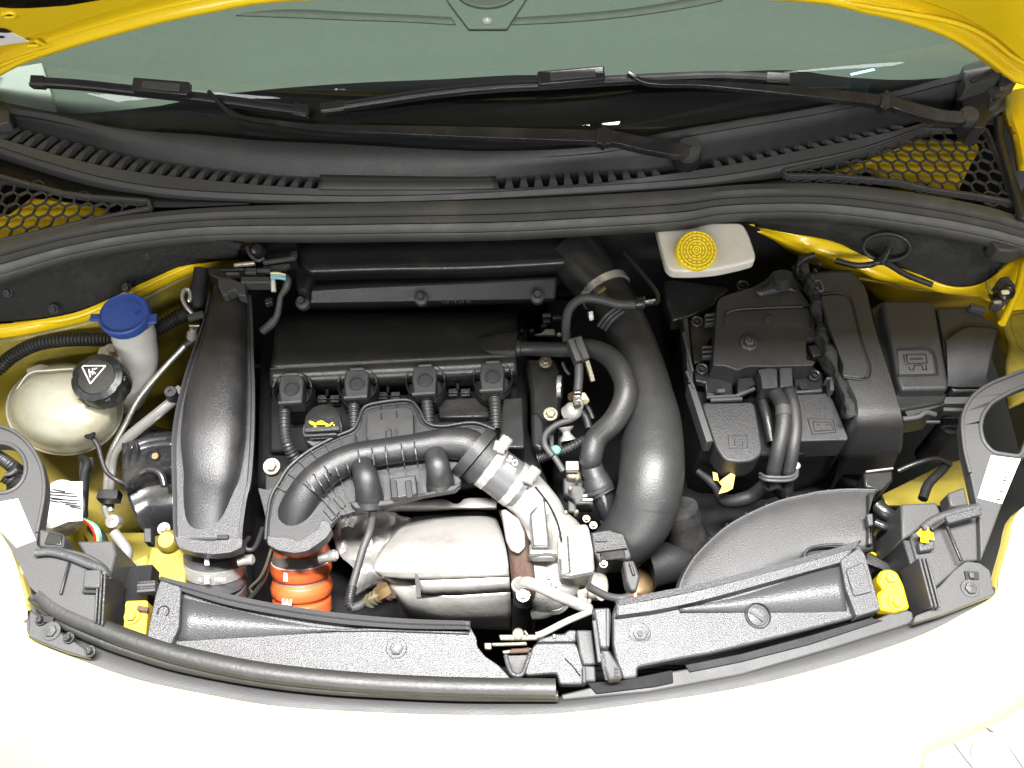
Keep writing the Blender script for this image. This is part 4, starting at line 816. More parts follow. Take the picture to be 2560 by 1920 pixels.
for a, b_ in (((496, 1273), (540, 1271)), ((518, 1264), (518, 1274)), ((603, 1290), (606, 1300))): box('oil_can_symbol', B5.p(*a, zs), B5.p(*b_, zs), .002, .0006, 'yprint', oc, bevel=0)

# plenum / manifold at the back
pn = thing('intake_manifold', 'long matte black intake manifold under the seal at the back of the bay', 'intake manifold', B5.p(1200, 300, -.03))
rows = [B5.l([(340, 60), (900, 30), (1500, 10), (2150, 0)], -.06), B5.l([(350, 130), (900, 110), (1500, 90), (2160, 60)], -.035), B5.l([(390, 240), (900, 225), (1500, 215), (2130, 190)], -.022), B5.l([(430, 310), (900, 295), (1500, 285), (2100, 255)], -.026), B5.l([(450, 345), (900, 330), (1500, 325), (2090, 295)], -.045), B5.l([(450, 372), (900, 360), (1500, 352), (2050, 325)], -.07)]
loft('tank', rows, 'satin', pn, n=50, vs_sm=4, solid=.003)
rows = [B5.l([(430, 378), (900, 366), (1500, 358), (2040, 332)], -.068), B5.l([(430, 428), (900, 404), (1500, 380), (2040, 352)], -.062), B5.l([(428, 436), (900, 412), (1500, 388), (2038, 360)], -.062), B5.l([(400, 500), (900, 492), (1500, 482), (2025, 472)], -.075), B5.l([(395, 548), (900, 540), (1500, 520), (2000, 505)], -.105)]
loft('flange', rows, 'tex', pn, n=50, solid=.003, auto=20)
plate('end_cheek', B5.l([(340, 60), (450, 60), (470, 330), (430, 430), (360, 420)], -.04), .04, 'dull', pn, bevel=.006)
for x, y, lb_ in ((400, 478, 0), (1163, 452, 0), (1912, 440, 0)):
    c_ = B5.p(x, y+24, -.066); lathe('fixing_boss', c_, (0, -.35, 1), [(.0115, -.012), (.0115, 0), (.0085, .002), (.0058, .003), (.0058, .014), (.0045, .0155), (0, .0155)], 'gtrim', pn, seg=18)
text('cast_number', '928 14 04 40', B5.p(1390, 500, -.073), .0085, (1, .012, 0), (0, -.4, 1), 'print', pn, sx=1.1)
# dark hole clutter between manifold and cover
cl = thing('wiring_clutter', 'small connectors and clips in the dark between the manifold and the breather pipe', 'connectors', C7.p(1800, 600, -.08))
plate('metal_tab', C7.l([(1720, 700), (1820, 680), (1870, 630), (1980, 630), (2000, 700)], -.08), .006, 'alu', cl, bevel=.001)
lathe('screw', C7.p(2045, 705, -.07), (0, 0, 1), [(.004, 0), (.003, .002), (0, .002)], 'chrome', cl, seg=10)
for x, y, w_ in ((1560, 640, 30), (1690, 640, 36), (1890, 440, 60), (1890, 520, 50), (1850, 580, 40), (2020, 470, 60)):
    plate('connector', C7.l([(x-w_, y-20), (x+w_, y-24), (x+w_, y+20), (x-w_, y+24)], -.085), .015, 'tex', cl, bevel=.002)
# pipe from the cover
br = thing('breather_hose', 'smooth black breather hose bending in an S right of the valve cover', 'hose', B6.p(700, 1000, -.05))
tube('hose', B6.l([(110, 800, -.05), (240, 802, -.045), (430, 808, -.03), (580, 800, -.015), (710, 860, -.005), (795, 990, .0), (800, 1130, -.005), (730, 1270, -.02), (620, 1380, -.04), (585, 1500, -.05)])+B10.l([(582, 150, -.065), (620, 260, -.07)]),
     [.0115, .0115, .0118, .0145, .016, .017, .017, .0172, .017, .0165, .0165, .017], 'rubber', br, seg=24)
lathe('end_ring', B6.p(112, 800, -.05), (1, 0, 0), [(.014, -.002), (.014, .004), (.012, .006)], 'tex', br, seg=24)
tube('connector_cuff', B10.l([(608, 235, -.07), (640, 310, -.078), (660, 350, -.082)]), [.019, .021, .02], 'tex', br, seg=24)
tube('cuff_bead', B10.l([(626, 300, -.074), (636, 322, -.077)]), .0225, 'tex', br, seg=24)
tube('lower_pipe', B10.l([(655, 340, -.085), (690, 440, -.1), (735, 545, -.12)]), [.0165, .016, .0155], 'gloss', br, seg=20)
tube('lower_ring', B10.l([(715, 500, -.105), (735, 550, -.115)]), .0175, 'tex', br, seg=20)
# timing side casting with bolts
tcv = thing('engine_end_casting', 'black engine end casting with bright bolt heads right of the coils', 'casting', C2.p(400, 800, -.08))
plate('casting', C2.l([(160, 380), (560, 380), (640, 560), (640, 900), (600, 1240), (420, 1580), (260, 1500), (240, 800)], -.085), .05, 'satin', tcv, bevel=.006)
plate('web', C2.l([(240, 1100), (330, 1060), (420, 1200), (430, 1500), (380, 1580), (260, 1500)], -.07), .02, 'satin', tcv, bevel=.005)
bolt(tcv, C2.p(430, 440, -.07), .0105, 'zinc'); bolt(tcv, C2.p(495, 1110, -.06), .0112, 'zinc')
lathe('pulley_edge', C2.p(610, 770, -.09), (1, -.1, .12), [(.0195, -.003), (.0205, 0), (.0195, .004), (.012, .004)], 'chrome', tcv, seg=30)
bolt(tcv, B5.p(205, 1560, -.05), .0125, 'zinc', h=.007, axis=(0, -.25, 1))
plate('mount_ear', B5.l([(160, 1620), (150, 1560), (200, 1510), (260, 1540), (280, 1600), (300, 1700), (160, 1720)], -.058), .03, 'satin', tcv, bevel=.004, r=.006)
# sensors
ps = thing('pressure_sensor', 'grey metal sensor plug under the breather hose loop', 'sensor', C2.p(780, 1050, -.05))
tube('plug', C2.l([(830, 860, -.03), (850, 980, -.035), (790, 1060, -.045), (720, 1110, -.055)]), [.0055, .0085, .014, .0135], 'alu', ps, seg=18)
tube('tip', C2.l([(830, 960, -.022), (840, 1010, -.022)]), .006, 'zinc', ps, seg=12)
tube('collar', C2.l([(770, 900, -.05), (800, 880, -.045)]), .008, 'brass', ps, seg=12); tube('collar', C2.l([(900, 860, -.04), (930, 950, -.04)]), [.006, .008], 'cream', ps, seg=10)
vh = thing('vacuum_hose', 'thin grey vacuum hose arching over the breather pipe to the big duct clip', 'hose', B6.p(500, 500, -.0))
tube('hose', B6.l([(430, 760, -.02), (425, 640, -.01), (450, 540, .0), (530, 480, .005), (640, 485, .005), (760, 515, .005), (880, 515, .003), (930, 500, .003)]), .0072, 'gtrim', vh, seg=14)
lathe('hose_end', B6.p(900, 510, .003), (1, .15, 0), [(.010, -.008), (.011, .004), (.006, .006), (.006, .02), (0, .02)], 'satin', vh, seg=14)
box('zip_tie', B6.p(925, 470, .008), B6.p(925, 530, .008), .004, .006, 'gtrim', vh); box('zip_tail', B6.p(930, 500, .01), B6.p(1000, 488, .01), .003, .004, 'chrome', vh)
tube('clip_wire', B6.l([(800, 190, -.01), (900, 300, 0), (1000, 430, .006), (1015, 490, .006), (1000, 515, .006)]), .0035, 'satin', vh, seg=8)
box('connector', C2.p(790, 150, .0), C2.p(900, 440, -.01), .023, .022, 'gtrim', vh, bevel=.002)
box('connector_seam', C2.p(800, 140, .0148), C2.p(925, 425, .0048), .002, .002, 'satin', vh)
box('connector_wing', C2.p(960, 420, -.01), C2.p(1040, 690, -.025), .007, .008, 'zinc', vh)
tube('lower_hose', C2.l([(860, 470, -.015), (860, 620, -.02), (850, 760, -.025), (840, 860, -.028)]), .0068, 'gtrim', vh, seg=14)
for i in range(4): box('sleeve_ring', C2.p(800, 810+i*24, -.018), C2.p(880, 806+i*24, -.018), .002, .004, 'chrome' if i % 2 else 'dull', vh)
tube('thin_tube', C2.l([(760, 1180, -.05), (600, 1230, -.05), (480, 1310, -.05), (420, 1400, -.05), (430, 1520, -.05), (520, 1640, -.055)])+C5.l([(60, 60, -.055), (200, 240, -.06), (300, 400, -.065)]), .0045, 'gtrim', vh, seg=12)
tube('wire', C2.l([(930, 970, -.06), (990, 1050, -.062), (1040, 1170, -.065)]), .004, 'tex', vh, seg=8); tube('wire', C2.l([(900, 1080, -.06), (960, 1180, -.062), (990, 1290, -.065)]), .006, 'tex', vh, seg=8)
tube('wire', C2.l([(650, 450, -.05), (690, 540, -.05), (740, 600, -.05)]), .0025, 'gtrim', vh, seg=6)
ll = thing('ribbed_loom', 'ribbed black loom with a green plug beside the black rubber coupling', 'loom', C2.p(700, 1530, -.07))
tube('loom', C2.l([(330, 1680, -.085), (520, 1620, -.08), (680, 1570, -.075), (820, 1500, -.07), (930, 1440, -.07)]), .008, 'rubber', ll, corr=(.005, .002), seg=12)
lathe('green_plug', C2.p(565, 1560, -.06), (0, 0, 1), [(.007, -.006), (.007, 0), (.004, .003), (0, .003)], 'green', ll, seg=12)
sj = thing('sensor_cluster', 'cluster of metal and grey plastic sensors behind the turbocharger', 'sensors', C5.p(400, 600, -.09))
tube('shaft', C2.l([(690, 1270, -.06), (700, 1350, -.065), (720, 1450, -.07)]), [.012, .006, .012], 'alu', sj, seg=14)
plate('bracket', C2.l([(600, 1300), (760, 1370), (770, 1480), (620, 1560), (590, 1480)], -.08), .02, 'tex', sj, bevel=.003)
plate('plate', C2.l([(470, 1370), (540, 1360), (540, 1560), (500, 1580)], -.075), .01, 'gtrim', sj)
box('tab', C5.p(330, 345, -.06), C5.p(495, 345, -.06), .014, .01, 'chrome', sj)
plate('housing', C5.l([(300, 470), (400, 440), (540, 420), (560, 600), (700, 700), (690, 830), (450, 820), (440, 750), (310, 680)], -.085), .03, 'gtrim', sj, bevel=.003)
plate('cluster', C5.l([(330, 390), (520, 390), (530, 500), (350, 480)], -.07), .02, 'zinc', sj, bevel=.003)
box('edge', C5.p(545, 720, -.07), C5.p(610, 718, -.07), .004, .004, 'chrome', sj); box('edge', C5.p(545, 770, -.07), C5.p(680, 770, -.07), .004, .004, 'chrome', sj)
plate('lower_clip', C5.l([(360, 760), (460, 820), (480, 930), (360, 920)], -.09), .02, 'gtrim', sj, bevel=.003)
for x, y in ((470, 920), (390, 620), (480, 490), (330, 930)): lathe('pin', C5.p(x, y, -.065), (0, 0, 1), [(.0035, -.01), (.0035, 0), (.002, .002), (0, .002)], 'zinc', sj, seg=10)

# ------------------------------------------------------------------ big charge pipe on the right
bd = thing('charge_air_duct', 'large smooth black air duct sweeping from the back right down to the turbocharger', 'air duct', B6.p(950, 1000, -.05))
C_ = B6.l([(740, 530, -.05), (810, 680, -.05), (880, 850, -.05), (940, 1050, -.05), (975, 1250, -.05), (978, 1500, -.05)])+B10.l([(975, 200, -.05), (955, 360, -.06), (900, 520, -.08), (810, 640, -.1), (740, 700, -.12)])
duct('duct_body', C_, [.037, .037, .037, .037, .038, .043, .046, .047, .046, .043, .038], [.036, .036, .036, .036, .037, .041, .044, .045, .044, .042, .038], 'rubber', bd, sup=2.1)
tube('collar_rib', [p for p in B6.l([(640, 640, -.03), (690, 590, -.01), (760, 545, -.005)])], .003, 'tex', bd, seg=8)
for dx in (0, 22, 44): tube('collar_rib', B6.l([(632+dx, 655+dx*.6, -.03), (680+dx, 590+dx*.6, -.008), (750+dx, 535+dx*.6, -.003)]), .0028, 'gtrim', bd, seg=8)
tube('mould_line', B10.l([(920, 385, -.002), (1000, 395, .001), (1060, 392, -.002)]), .0009, 'gtrim', bd, seg=6)
nk = thing('throttle_neck', 'black neck with a steel hose clamp joining manifold and big duct', 'duct neck', B6.p(650, 380, -.04))
duct('neck_body', B6.l([(470, 180, -.05), (560, 300, -.05), (680, 440, -.05), (760, 560, -.055)]), [.046, .044, .04, .038], [.044, .042, .04, .038], 'satin', nk, sup=2.1)
a = B6.p(655, 395, -.05); b_ = B6.p(690, 450, -.052)
tube('clamp', [a.lerp(b_, .2), b_.lerp(a, .1)], .0435, 'chrome', nk, seg=36)
box('clamp_screw', B6.p(600, 470, .0), B6.p(680, 410, .01), .006, .006, 'brass', nk)
box('clamp_screw', B6.p(580, 560, -.03), B6.p(588, 620, -.04), .008, .008, 'chrome', nk)
dt = thing('drain_elbow', 'glossy black elbow pipe between the big duct and the round scoop', 'pipe', B10.p(1200, 600, -.14))
tube('elbow', B10.l([(1150, 440, -.1), (1170, 520, -.12), (1210, 640, -.15), (1290, 740, -.18)]), [.028, .03, .031, .032], 'gloss', dt, seg=26)
tube('elbow', B10.l([(960, 820, -.16), (1100, 790, -.16), (1250, 800, -.18)]), .032, 'dull', dt, seg=24)
# ================================================================== boost pipe, orange hose, turbocharger
tp_ = thing('boost_pipe', 'ribbed black boost pipe curving from the orange hose to the turbocharger coupling', 'air pipe', B9.p(800, 400, -.03))
out = [(165, 900), (172, 800), (150, 700), (112, 560), (170, 575), (235, 548), (270, 500), (330, 420), (450, 322), (620, 232), (720, 190), (755, 150), (765, 100), (800, 45), (900, 15), (1080, 0), (1130, 30), (1160, 85), (1200, 145), (1300, 168), (1500, 145), (1640, 190), (1600, 260), (1500, 380), (1385, 470), (1425, 515), (1410, 560), (1350, 585), (1170, 618), (960, 680), (760, 712), (640, 748), (585, 800), (578, 850), (520, 905), (440, 968), (350, 985), (240, 965), (180, 935)]
plate('flange', B9.l(out, -.05), .010, 'flange', tp_, bevel=.002, r=.004)
tube('flange_edge', B9.l([(180, 900), (190, 760), (215, 640), (265, 545), (330, 452), (450, 345), (620, 256), (728, 212), (775, 160), (790, 90), (840, 52), (960, 30), (1090, 25), (1130, 70), (1165, 140), (1230, 180), (1320, 190), (1500, 168), (1600, 195)], -.0485), .0012, 'flange', tp_, seg=6)
tube('outer_edge', B9.l([(165, 900), (175, 760), (200, 620), (250, 530), (315, 430), (450, 322), (620, 232), (720, 190), (760, 130), (800, 45), (900, 15), (1080, 0), (1150, 60), (1200, 145), (1300, 168), (1500, 145), (1640, 190)], -.047), .0026, 'flange', tp_, seg=8)
C_ = B9.l([(345, 900, -.10), (345, 800, -.075), (375, 690, -.055), (450, 560, -.042), (570, 450, -.036), (730, 370, -.034), (920, 335, -.034), (1120, 305, -.034), (1300, 280, -.036), (1460, 290, -.038), (1530, 350, -.04)])
R_ = [B9.m(k, C_[4]) for k in (128, 122, 112, 106, 100, 92, 90, 90, 96, 110, 118)]
duct('pipe_body', C_, R_, [r*.95 for r in R_], 'duct', tp_, sup=2.0)
for pts, r0, r1 in (([(790, 430, -.03), (815, 520, -.025), (835, 640, -.05)], 78, 92), ([(1255, 360, -.03), (1275, 440, -.025), (1290, 530, -.05)], 75, 92)):
    P = B9.l(pts); k0 = B9.m(r0, P[1]); k1 = B9.m(r1, P[1]); tube('resonator_stub', P, [k0, k0*1.05, k1], 'duct', tp_, seg=26)
    q = P[2]; tube('stub_rim', [q+Vector((0, -.001, 0)), q+Vector((0, -.008, -.006))], k1*1.04, 'duct', tp_, seg=26)
plate('tower', B9.l([(815, 90), (880, 60), (1080, 45), (1112, 70), (1118, 250), (1060, 245), (840, 272), (812, 240)], -.032), .02, 'flange', tp_, bevel=.003, r=.003)
plate('tower_slot', B9.l([(990, 185), (1016, 180), (1022, 240), (994, 248)], -.0315), .002, 'ink_gap', tp_, bevel=0, r=.002)
tube('tower_loop', B9.l([(940, 250), (940, 200), (955, 188), (972, 198), (974, 240)], -.031), .0012, 'flange', tp_, seg=6)
for x0, y0, x1, y1 in ((740, 225, 752, 320), (905, 40, 910, 120), (1005, 30, 1010, 110)): box('rib', B9.p(x0, y0, -.042), B9.p(x1, y1, -.03), .0016, .006, 'flange', tp_, bevel=0)
# fins over the bend
RADr = B9.m(100, C_[4])
fins = [((240, 560), (385, 635)), ((315, 480), (430, 570)), ((380, 395), (520, 520)), ((465, 330), (600, 560)), ((550, 285), (700, 600)), ((645, 250), (690, 400))]
def over(x, y):
    p0 = B9.p(x, y, -.04); best = 1e9
    CC = OVC
    for c_ in CC:
        d = (Vector((p0.x, p0.y, 0))-Vector((c_.x, c_.y, 0))).length
        if d < best: best = d; bc = c_
    r = RADr*1.0
    return -.048 if best > r else max(-.048, bc.z+math.sqrt(max(0, r*r-best*best))*.95)
OVC = resamp(cr(C_, 6), 80)
def fin(a, b_, th=.0016):
    n = 10; top = []; 
    for i in range(n+1):
        t = i/n; x = a[0]+(b_[0]-a[0])*t; y = a[1]+(b_[1]-a[1])*t
        q = B9.p(x, y, -.04); z = over(x, y)
        for _ in range(3): q = B9.p(x, y, z); 
        top.append(B9.p(x, y, z+.004))
    vs = []; s = (top[-1]-top[0]); s = Vector((-s.y, s.x, 0)).normalized()*th/2
    for p in top: vs += [p-s, p+s, p+s-Vector((0, 0, .012)), p-s-Vector((0, 0, .012))]
    fs = []
    for i in range(n):
        for k in range(4): k2 = (k+1) % 4; fs.append((i*4+k, i*4+k2, i*4+4+k2, i*4+4+k))
    mesh('cooling_fin', vs, fs, 'flange', tp_, smooth=False)
for a, b_ in [((240, 555), (395, 650)), ((310, 470), (500, 600)), ((375, 390), (470, 480)), ((455, 325), (580, 470)), ((545, 275), (600, 370)), ((640, 240), (665, 300)),
              ((380, 470), (625, 740)), ((470, 470), (655, 740)), ((545, 470), (690, 735)), ((615, 430), (725, 720)), ((680, 390), (760, 660)), ((740, 220), (770, 400)), ((840, 270), (900, 640)), ((930, 255), (970, 650)), ((1030, 245), (1085, 610)), ((1115, 240), (1170, 600))]:
    fin(a, b_)
for i, (x, y) in enumerate(((560, 700), (590, 660), (625, 625))): plate('web_cell', B9.l([(x-28, y+10), (x, y-20), (x+55, y+50), (x+30, y+75)], -.046), .004, 'flange', tp_, bevel=.001)
plate('block', B9.l([(960, 505), (1130, 480), (1140, 600), (980, 640)], -.03), .02, 'flange', tp_, bevel=.002)
for x in (985, 1080): box('block_gap', B9.p(x, 520, -.029), B9.p(x+12, 630, -.029), .009, .003, 'ink_gap', tp_)
plate('lower_edge', B9.l([(700, 655), (940, 640), (1170, 600), (1390, 540), (1420, 515), (1420, 545), (1380, 580), (1170, 615), (960, 672), (740, 700)], -.04), .012, 'flange', tp_, bevel=.002)
plate('front_lip', B9.l([(172, 870), (230, 880), (300, 878), (370, 905), (420, 880), (500, 830), (520, 770), (570, 780), (590, 830), (560, 880), (440, 968), (350, 985), (240, 965), (178, 930)], -.047), .018, 'slam', tp_, bevel=.003, r=.003)
# collar to the coupling
cdir = (B9.p(1760, 560, -.06)-B9.p(1560, 390, -.04)).normalized()
a = B9.p(1515, 350, -.045); tube('collar', [a-cdir*.012, a+cdir*.004], B9.m(188, a), 'flange', tp_, seg=36); tube('collar', [a+cdir*.006, a+cdir*.022], B9.m(170, a), 'tex', tp_, seg=36)
cp = thing('rubber_coupling', 'thick black rubber coupling with white marks between two steel clamps', 'hose coupling', B9.p(1700, 470, -.05))
a = B9.p(1570, 400, -.05); b_ = B9.p(1810, 575, -.075); ax = (b_-a).normalized(); k = B9.m(150, a)
tube('sleeve', [a, a.lerp(b_, .5), b_], k, 'greyhose', cp, seg=36)
for t0, t1, lb_ in ((.08, .27, 0), (.72, .9, 1)):
    tube('clamp', [a.lerp(b_, t0), a.lerp(b_, t1)], k*1.035, 'chrome', cp, seg=40)
for x, y, z in ((1718, 250, -.01), (1900, 448, -.03)):
    c_ = B9.p(x, y, z); lathe('clamp_screw', c_, (.55, .65, .5), [(.0092, -.014), (.0092, 0), (.008, .003), (.005, .003), (0, .002)], 'chrome', cp, seg=16)
    box('clamp_housing', B9.p(x-85, y+45, z-.004), B9.p(x-10, y+60, z-.004), .016, .010, 'chrome', cp, bevel=.002)
s_ = ax.cross(Vector((0, 0, 1))).normalized(); nrm = s_.cross(ax); nrm = nrm if nrm.z > 0 else -nrm
cc_ = a.lerp(b_, .5)
n2 = (nrm*.93-Vector((0, .0, 0))).normalized()
def onsl(t, ang): 
    d = (nrm*math.cos(ang)+s_*math.sin(ang)); return a.lerp(b_, t)+d*(k*1.006), d
for t0, t1, an in ((.36, .60, -.02),):
    p0, d = onsl(t0, an); p1, _ = onsl(t1, an); box('print_mark', p0, p1, .009, .0008, 'wprint', cp, bevel=0, up=d)
p0, d = onsl(.50, .0); 
for sgn in (1,):
    q, d = onsl(.42, -.42 if (s_.y > 0) else .42)
for s0 in (-.42, .42):
    q, d = onsl(.44, s0)
    if q.y > onsl(.44, 0)[0].y: text('print', '50', q, .018, ax, d, 'wprint', cp)
# orange hose
oh = thing('orange_hose', 'bright orange bellows hose with white letters and a steel clamp', 'hose', B9.p(390, 1150, -.1))
P0 = B9.p(388, 850, -.13); P1 = B9.p(402, 1400, -.22); k = B9.m(180, P0.lerp(P1, .5))
axh = (P1-P0).normalized(); nh = Vector((0, 0, 1))-axh*axh.z; nh.normalize()
def onh(t, ang, rr=1.0): d = nh*math.cos(ang)+Vector((1, 0, 0))*math.sin(ang); return P0+(P1-P0)*t+d*k*rr, d
def scr_y(p):
    q = p-CAM; return (960-q.dot(UP)/q.dot(FW)/HALF*1280-B9.y0)/B9.k
def ty(y, ang=0, rr=1.0):
    lo, hi = -.5, 1.5
    for _ in range(30):
        m2 = (lo+hi)/2
        if scr_y(onh(m2, ang, rr)[0]) < y: lo = m2
        else: hi = m2
    return lo
prof = [(880, .9), (930, .96), (1010, .97), (1095, 1.0), (1108, 1.05), (1145, 1.08), (1180, 1.03), (1196, .92), (1212, .92), (1228, 1.03), (1265, 1.09), (1300, 1.07), (1322, .95), (1334, .95), (1350, 1.03), (1420, 1.05)]
tube('hose', [P0+(P1-P0)*ty(y) for y, r in prof], [k*r for y, r in prof], 'orange', oh, seg=44, sm=3)
tube('neck_ring', [P0+(P1-P0)*ty(1200), P0+(P1-P0)*ty(1209)], k*.94, 'chrome', oh, seg=40)
tube('clamp', [P0+(P1-P0)*ty(1028), P0+(P1-P0)*ty(1084)], k*1.02, 'alu', oh, seg=40)
tL = ty(1096); tube('print_line', [onh(tL, q, 1.012)[0] for q in [(-1.35+2.7*i/20) for i in range(21)]], .0011, 'wprint', oh, seg=6)
def mark(y0, y1, ang, wd, rr0, rr1):
    q0, d = onh(ty(y0, ang, rr0), ang, rr0); q1, _ = onh(ty(y1, ang, rr1), ang, rr1); box('print_mark', q0, q1, wd, .0012, 'wprint', oh, bevel=0, up=d)
mark(985, 1018, -.27, .006, .98, .985); mark(1110, 1165, -.27, .0065, 1.07, 1.07)
q0, d = onh(ty(1298, -.2, 1.09), -.2, 1.12); text('print', 'E', q0, .021, -axh, d, 'wprint', oh, extrude=.0012)
c_ = B9.p(590, 1003, -.10); tube('clamp_screw', [B9.p(505, 1020, -.10), c_], .0075, 'chrome', oh, seg=14); lathe('clamp_screw_head', c_, (1, .1, .3), [(.0088, -.004), (.0088, .005), (.006, .008), (0, .008)], 'chrome', oh, seg=14)

# turbocharger with heat shield
hs = thing('heat_shield', 'bright bulging steel heat shield over the exhaust in front of the boost pipe', 'heat shield', B9.p(1350, 1000, -.08))
rows = [B9.l([(1120, 735), (1250, 727), (1400, 722), (1560, 718), (1640, 745)], -.16), B9.l([(1000, 850), (1180, 800), (1400, 780), (1580, 780), (1665, 800)], -.11),
        B9.l([(890, 985), (1050, 930), (1300, 900), (1560, 900), (1700, 910)], -.075), B9.l([(862, 1085), (1060, 1060), (1300, 1040), (1560, 1035), (1722, 1030)], -.065),
        B9.l([(900, 1135), (1060, 1150), (1300, 1150), (1560, 1140), (1730, 1132)], -.075)]
loft('dome', rows, 'shield', hs, n=26, vs_sm=5, solid=.002)
rows = [B9.l([(1142, 1162), (1300, 1158), (1500, 1150), (1732, 1140)], -.078), B9.l([(1150, 1255), (1300, 1252), (1500, 1244), (1738, 1226)], -.095)]
loft('step', rows, 'shield', hs, n=20, solid=.003)
rows = [B9.l([(880, 1125), (1000, 1150), (1135, 1180), (1300, 1258), (1500, 1252), (1738, 1238)], -.098), B9.l([(960, 1200), (1020, 1260), (1130, 1300), (1300, 1320), (1500, 1320), (1742, 1300)], -.112),
        B9.l([(1000, 1270), (1050, 1330), (1130, 1370), (1300, 1400), (1500, 1400), (1745, 1390)], -.145), B9.l([(1040, 1340), (1070, 1390), (1150, 1430), (1300, 1460), (1500, 1470), (1745, 1480)], -.21)]
loft('lower_skirt', rows, 'shield', hs, n=26, vs_sm=4, solid=.002)
plate('slot', B9.l([(1125, 1110), (1140, 1120), (1162, 1180), (1162, 1270), (1135, 1270), (1128, 1190)], -.070), .004, 'ink_gap', hs, bevel=0)
rows = [B9.l([(640, 740), (800, 720), (980, 720), (1110, 760)], -.14), B9.l([(600, 850), (760, 830), (900, 850), (1040, 860)], -.15), B9.l([(640, 1000), (760, 960), (860, 980), (900, 1000)], -.16), B9.l([(760, 1130), (820, 1100), (860, 1090), (900, 1110)], -.15), B9.l([(690, 1290), (780, 1240), (880, 1180), (1000, 1200)], -.17)]
o = loft('crumpled_sheet', rows, 'shield', hs, n=24, vs_sm=5, solid=.002)
tx = bpy.data.textures.new('crumple', 'CLOUDS'); tx.noise_scale = .03
md = o.modifiers.new('crumple', 'DISPLACE'); md.texture = tx; md.strength = .02; md.texture_coords = 'GLOBAL'
loft('back_sheet', [B9.l([(970, 655), (1200, 640), (1320, 640), (1370, 665), (1410, 665), (1460, 632), (1650, 630)], -.10), B9.l([(980, 685), (1200, 680), (1400, 690), (1650, 690)], -.10), B9.l([(900, 720), (1200, 720), (1400, 705), (1650, 710)], -.14)], 'shield', hs, n=30, solid=.002)
sc = thing('exhaust_strap', 'rusty band clamp with a bright heat tab between the shield and the turbocharger', 'band clamp', B9.p(1770, 1000, -.08))
loft('band', [B9.l([(1660, 700, -.12), (1690, 800, -.09), (1720, 950, -.075), (1740, 1100, -.07), (1755, 1250, -.09), (1765, 1400, -.16), (1770, 1520, -.22)]), B9.l([(1760, 700, -.11), (1800, 800, -.075), (1830, 950, -.06), (1860, 1100, -.06), (1880, 1250, -.08), (1880, 1400, -.15), (1880, 1520, -.22)]), B9.l([(1820, 720, -.12), (1850, 800, -.09), (1870, 950, -.075), (1895, 1100, -.07), (1905, 1250, -.09), (1900, 1400, -.16), (1900, 1520, -.22)])], 'rust', sc, n=24, vs_sm=3, solid=.004)
plate('heat_tab', B9.l([(1678, 705, -.085), (1710, 700, -.085), (1790, 760, -.066), (1830, 850, -.055), (1835, 940, -.05), (1790, 985, -.05), (1740, 960, -.055), (1710, 900, -.062)]), .006, 'shield', sc, bevel=.002, r=.004)
bolt(sc, B9.p(1820, 1255, -.05), .0095, 'chrome', h=.008)
tube('dark_pipe', B9.l([(1820, 1280, -.09), (1815, 1380, -.14), (1810, 1500, -.2)]), .014, 'pit', sc, seg=16)
tc = thing('turbocharger', 'cast aluminium turbocharger housing with a square outlet', 'turbocharger', B9.p(1980, 950, -.08))
a0 = B9.p(1860, 610, -.085)
tube('inlet_pipe', B9.l([(1790, 560, -.075), (1870, 640, -.08), (1940, 740, -.085), (1960, 850, -.09), (1960, 950, -.1)]), [B9.m(q, a0) for q in (150, 148, 150, 140, 120)], 'alu', tc, seg=30, rz=.7)
tube('scroll', B9.l([(1880, 900, -.1), (1990, 830, -.09), (2080, 900, -.09), (2090, 1050, -.09), (2050, 1180, -.1), (1960, 1250, -.11), (1880, 1230, -.12)]), [.026, .03, .032, .032, .03, .028, .022], 'alu', tc, seg=24)
lathe('hub', B9.p(1960, 1080, -.085), (.3, -.2, 1), [(.038, -.03), (.038, 0), (.032, .008), (.02, .01), (0, .01)], 'alu', tc, seg=36)
plate('outlet_block', B10.l([(420, 545), (560, 535), (575, 570), (600, 700), (610, 830), (590, 860), (460, 885), (390, 880), (370, 760), (370, 620)], -.045), .06, 'alu', tc, bevel=.004, r=.004)
plate('outlet_rib', B10.l([(400, 620), (435, 615), (450, 850), (390, 870)], -.041), .01, 'alu', tc, bevel=.002)
box('casting_rib', B9.p(1860, 1000, -.05), B9.p(2040, 1000, -.05), .012, .02, 'alu', tc, bevel=.004)
plate('gusset', B9.l([(1860, 740), (1960, 620), (1990, 940), (1880, 940)], -.035), .02, 'alu', tc, bevel=.004)
tube('casting_seam', B9.l([(1900, 560, -.03), (1990, 680, -.03), (2050, 820, -.04), (2075, 980, -.05)]), .0016, 'pit', tc, seg=6)
tube('casting_seam', B9.l([(1868, 735, -.033), (1955, 628, -.033), (1985, 935, -.033), (1888, 935, -.033), (1868, 735, -.033)]), .0011, 'gtrim', tc, seg=6, sm=1)
tube('casting_seam', B10.l([(435, 618, -.039), (450, 850, -.039)]), .0014, 'gtrim', tc, seg=6)
tube('casting_seam', B10.l([(385, 765, -.04), (395, 872, -.04), (460, 878, -.04), (590, 852, -.04)]), .0014, 'gtrim', tc, seg=6, sm=1)
tube('casting_edge', B10.l([(185, 745, -.04), (300, 735, -.04), (370, 745, -.04)]), .002, 'gtrim', tc, seg=6)
for x_, y_ in ((1905, 700), (1985, 1140), (2035, 1190)): bolt(tc, B9.p(x_, y_, -.045), .006, 'zinc', h=.005)
lathe('lower_boss', B9.p(2010, 1250, -.1), (.1, -.4, 1), [(.028, -.05), (.028, 0), (.022, .006), (0, .006)], 'alu', tc, seg=30)
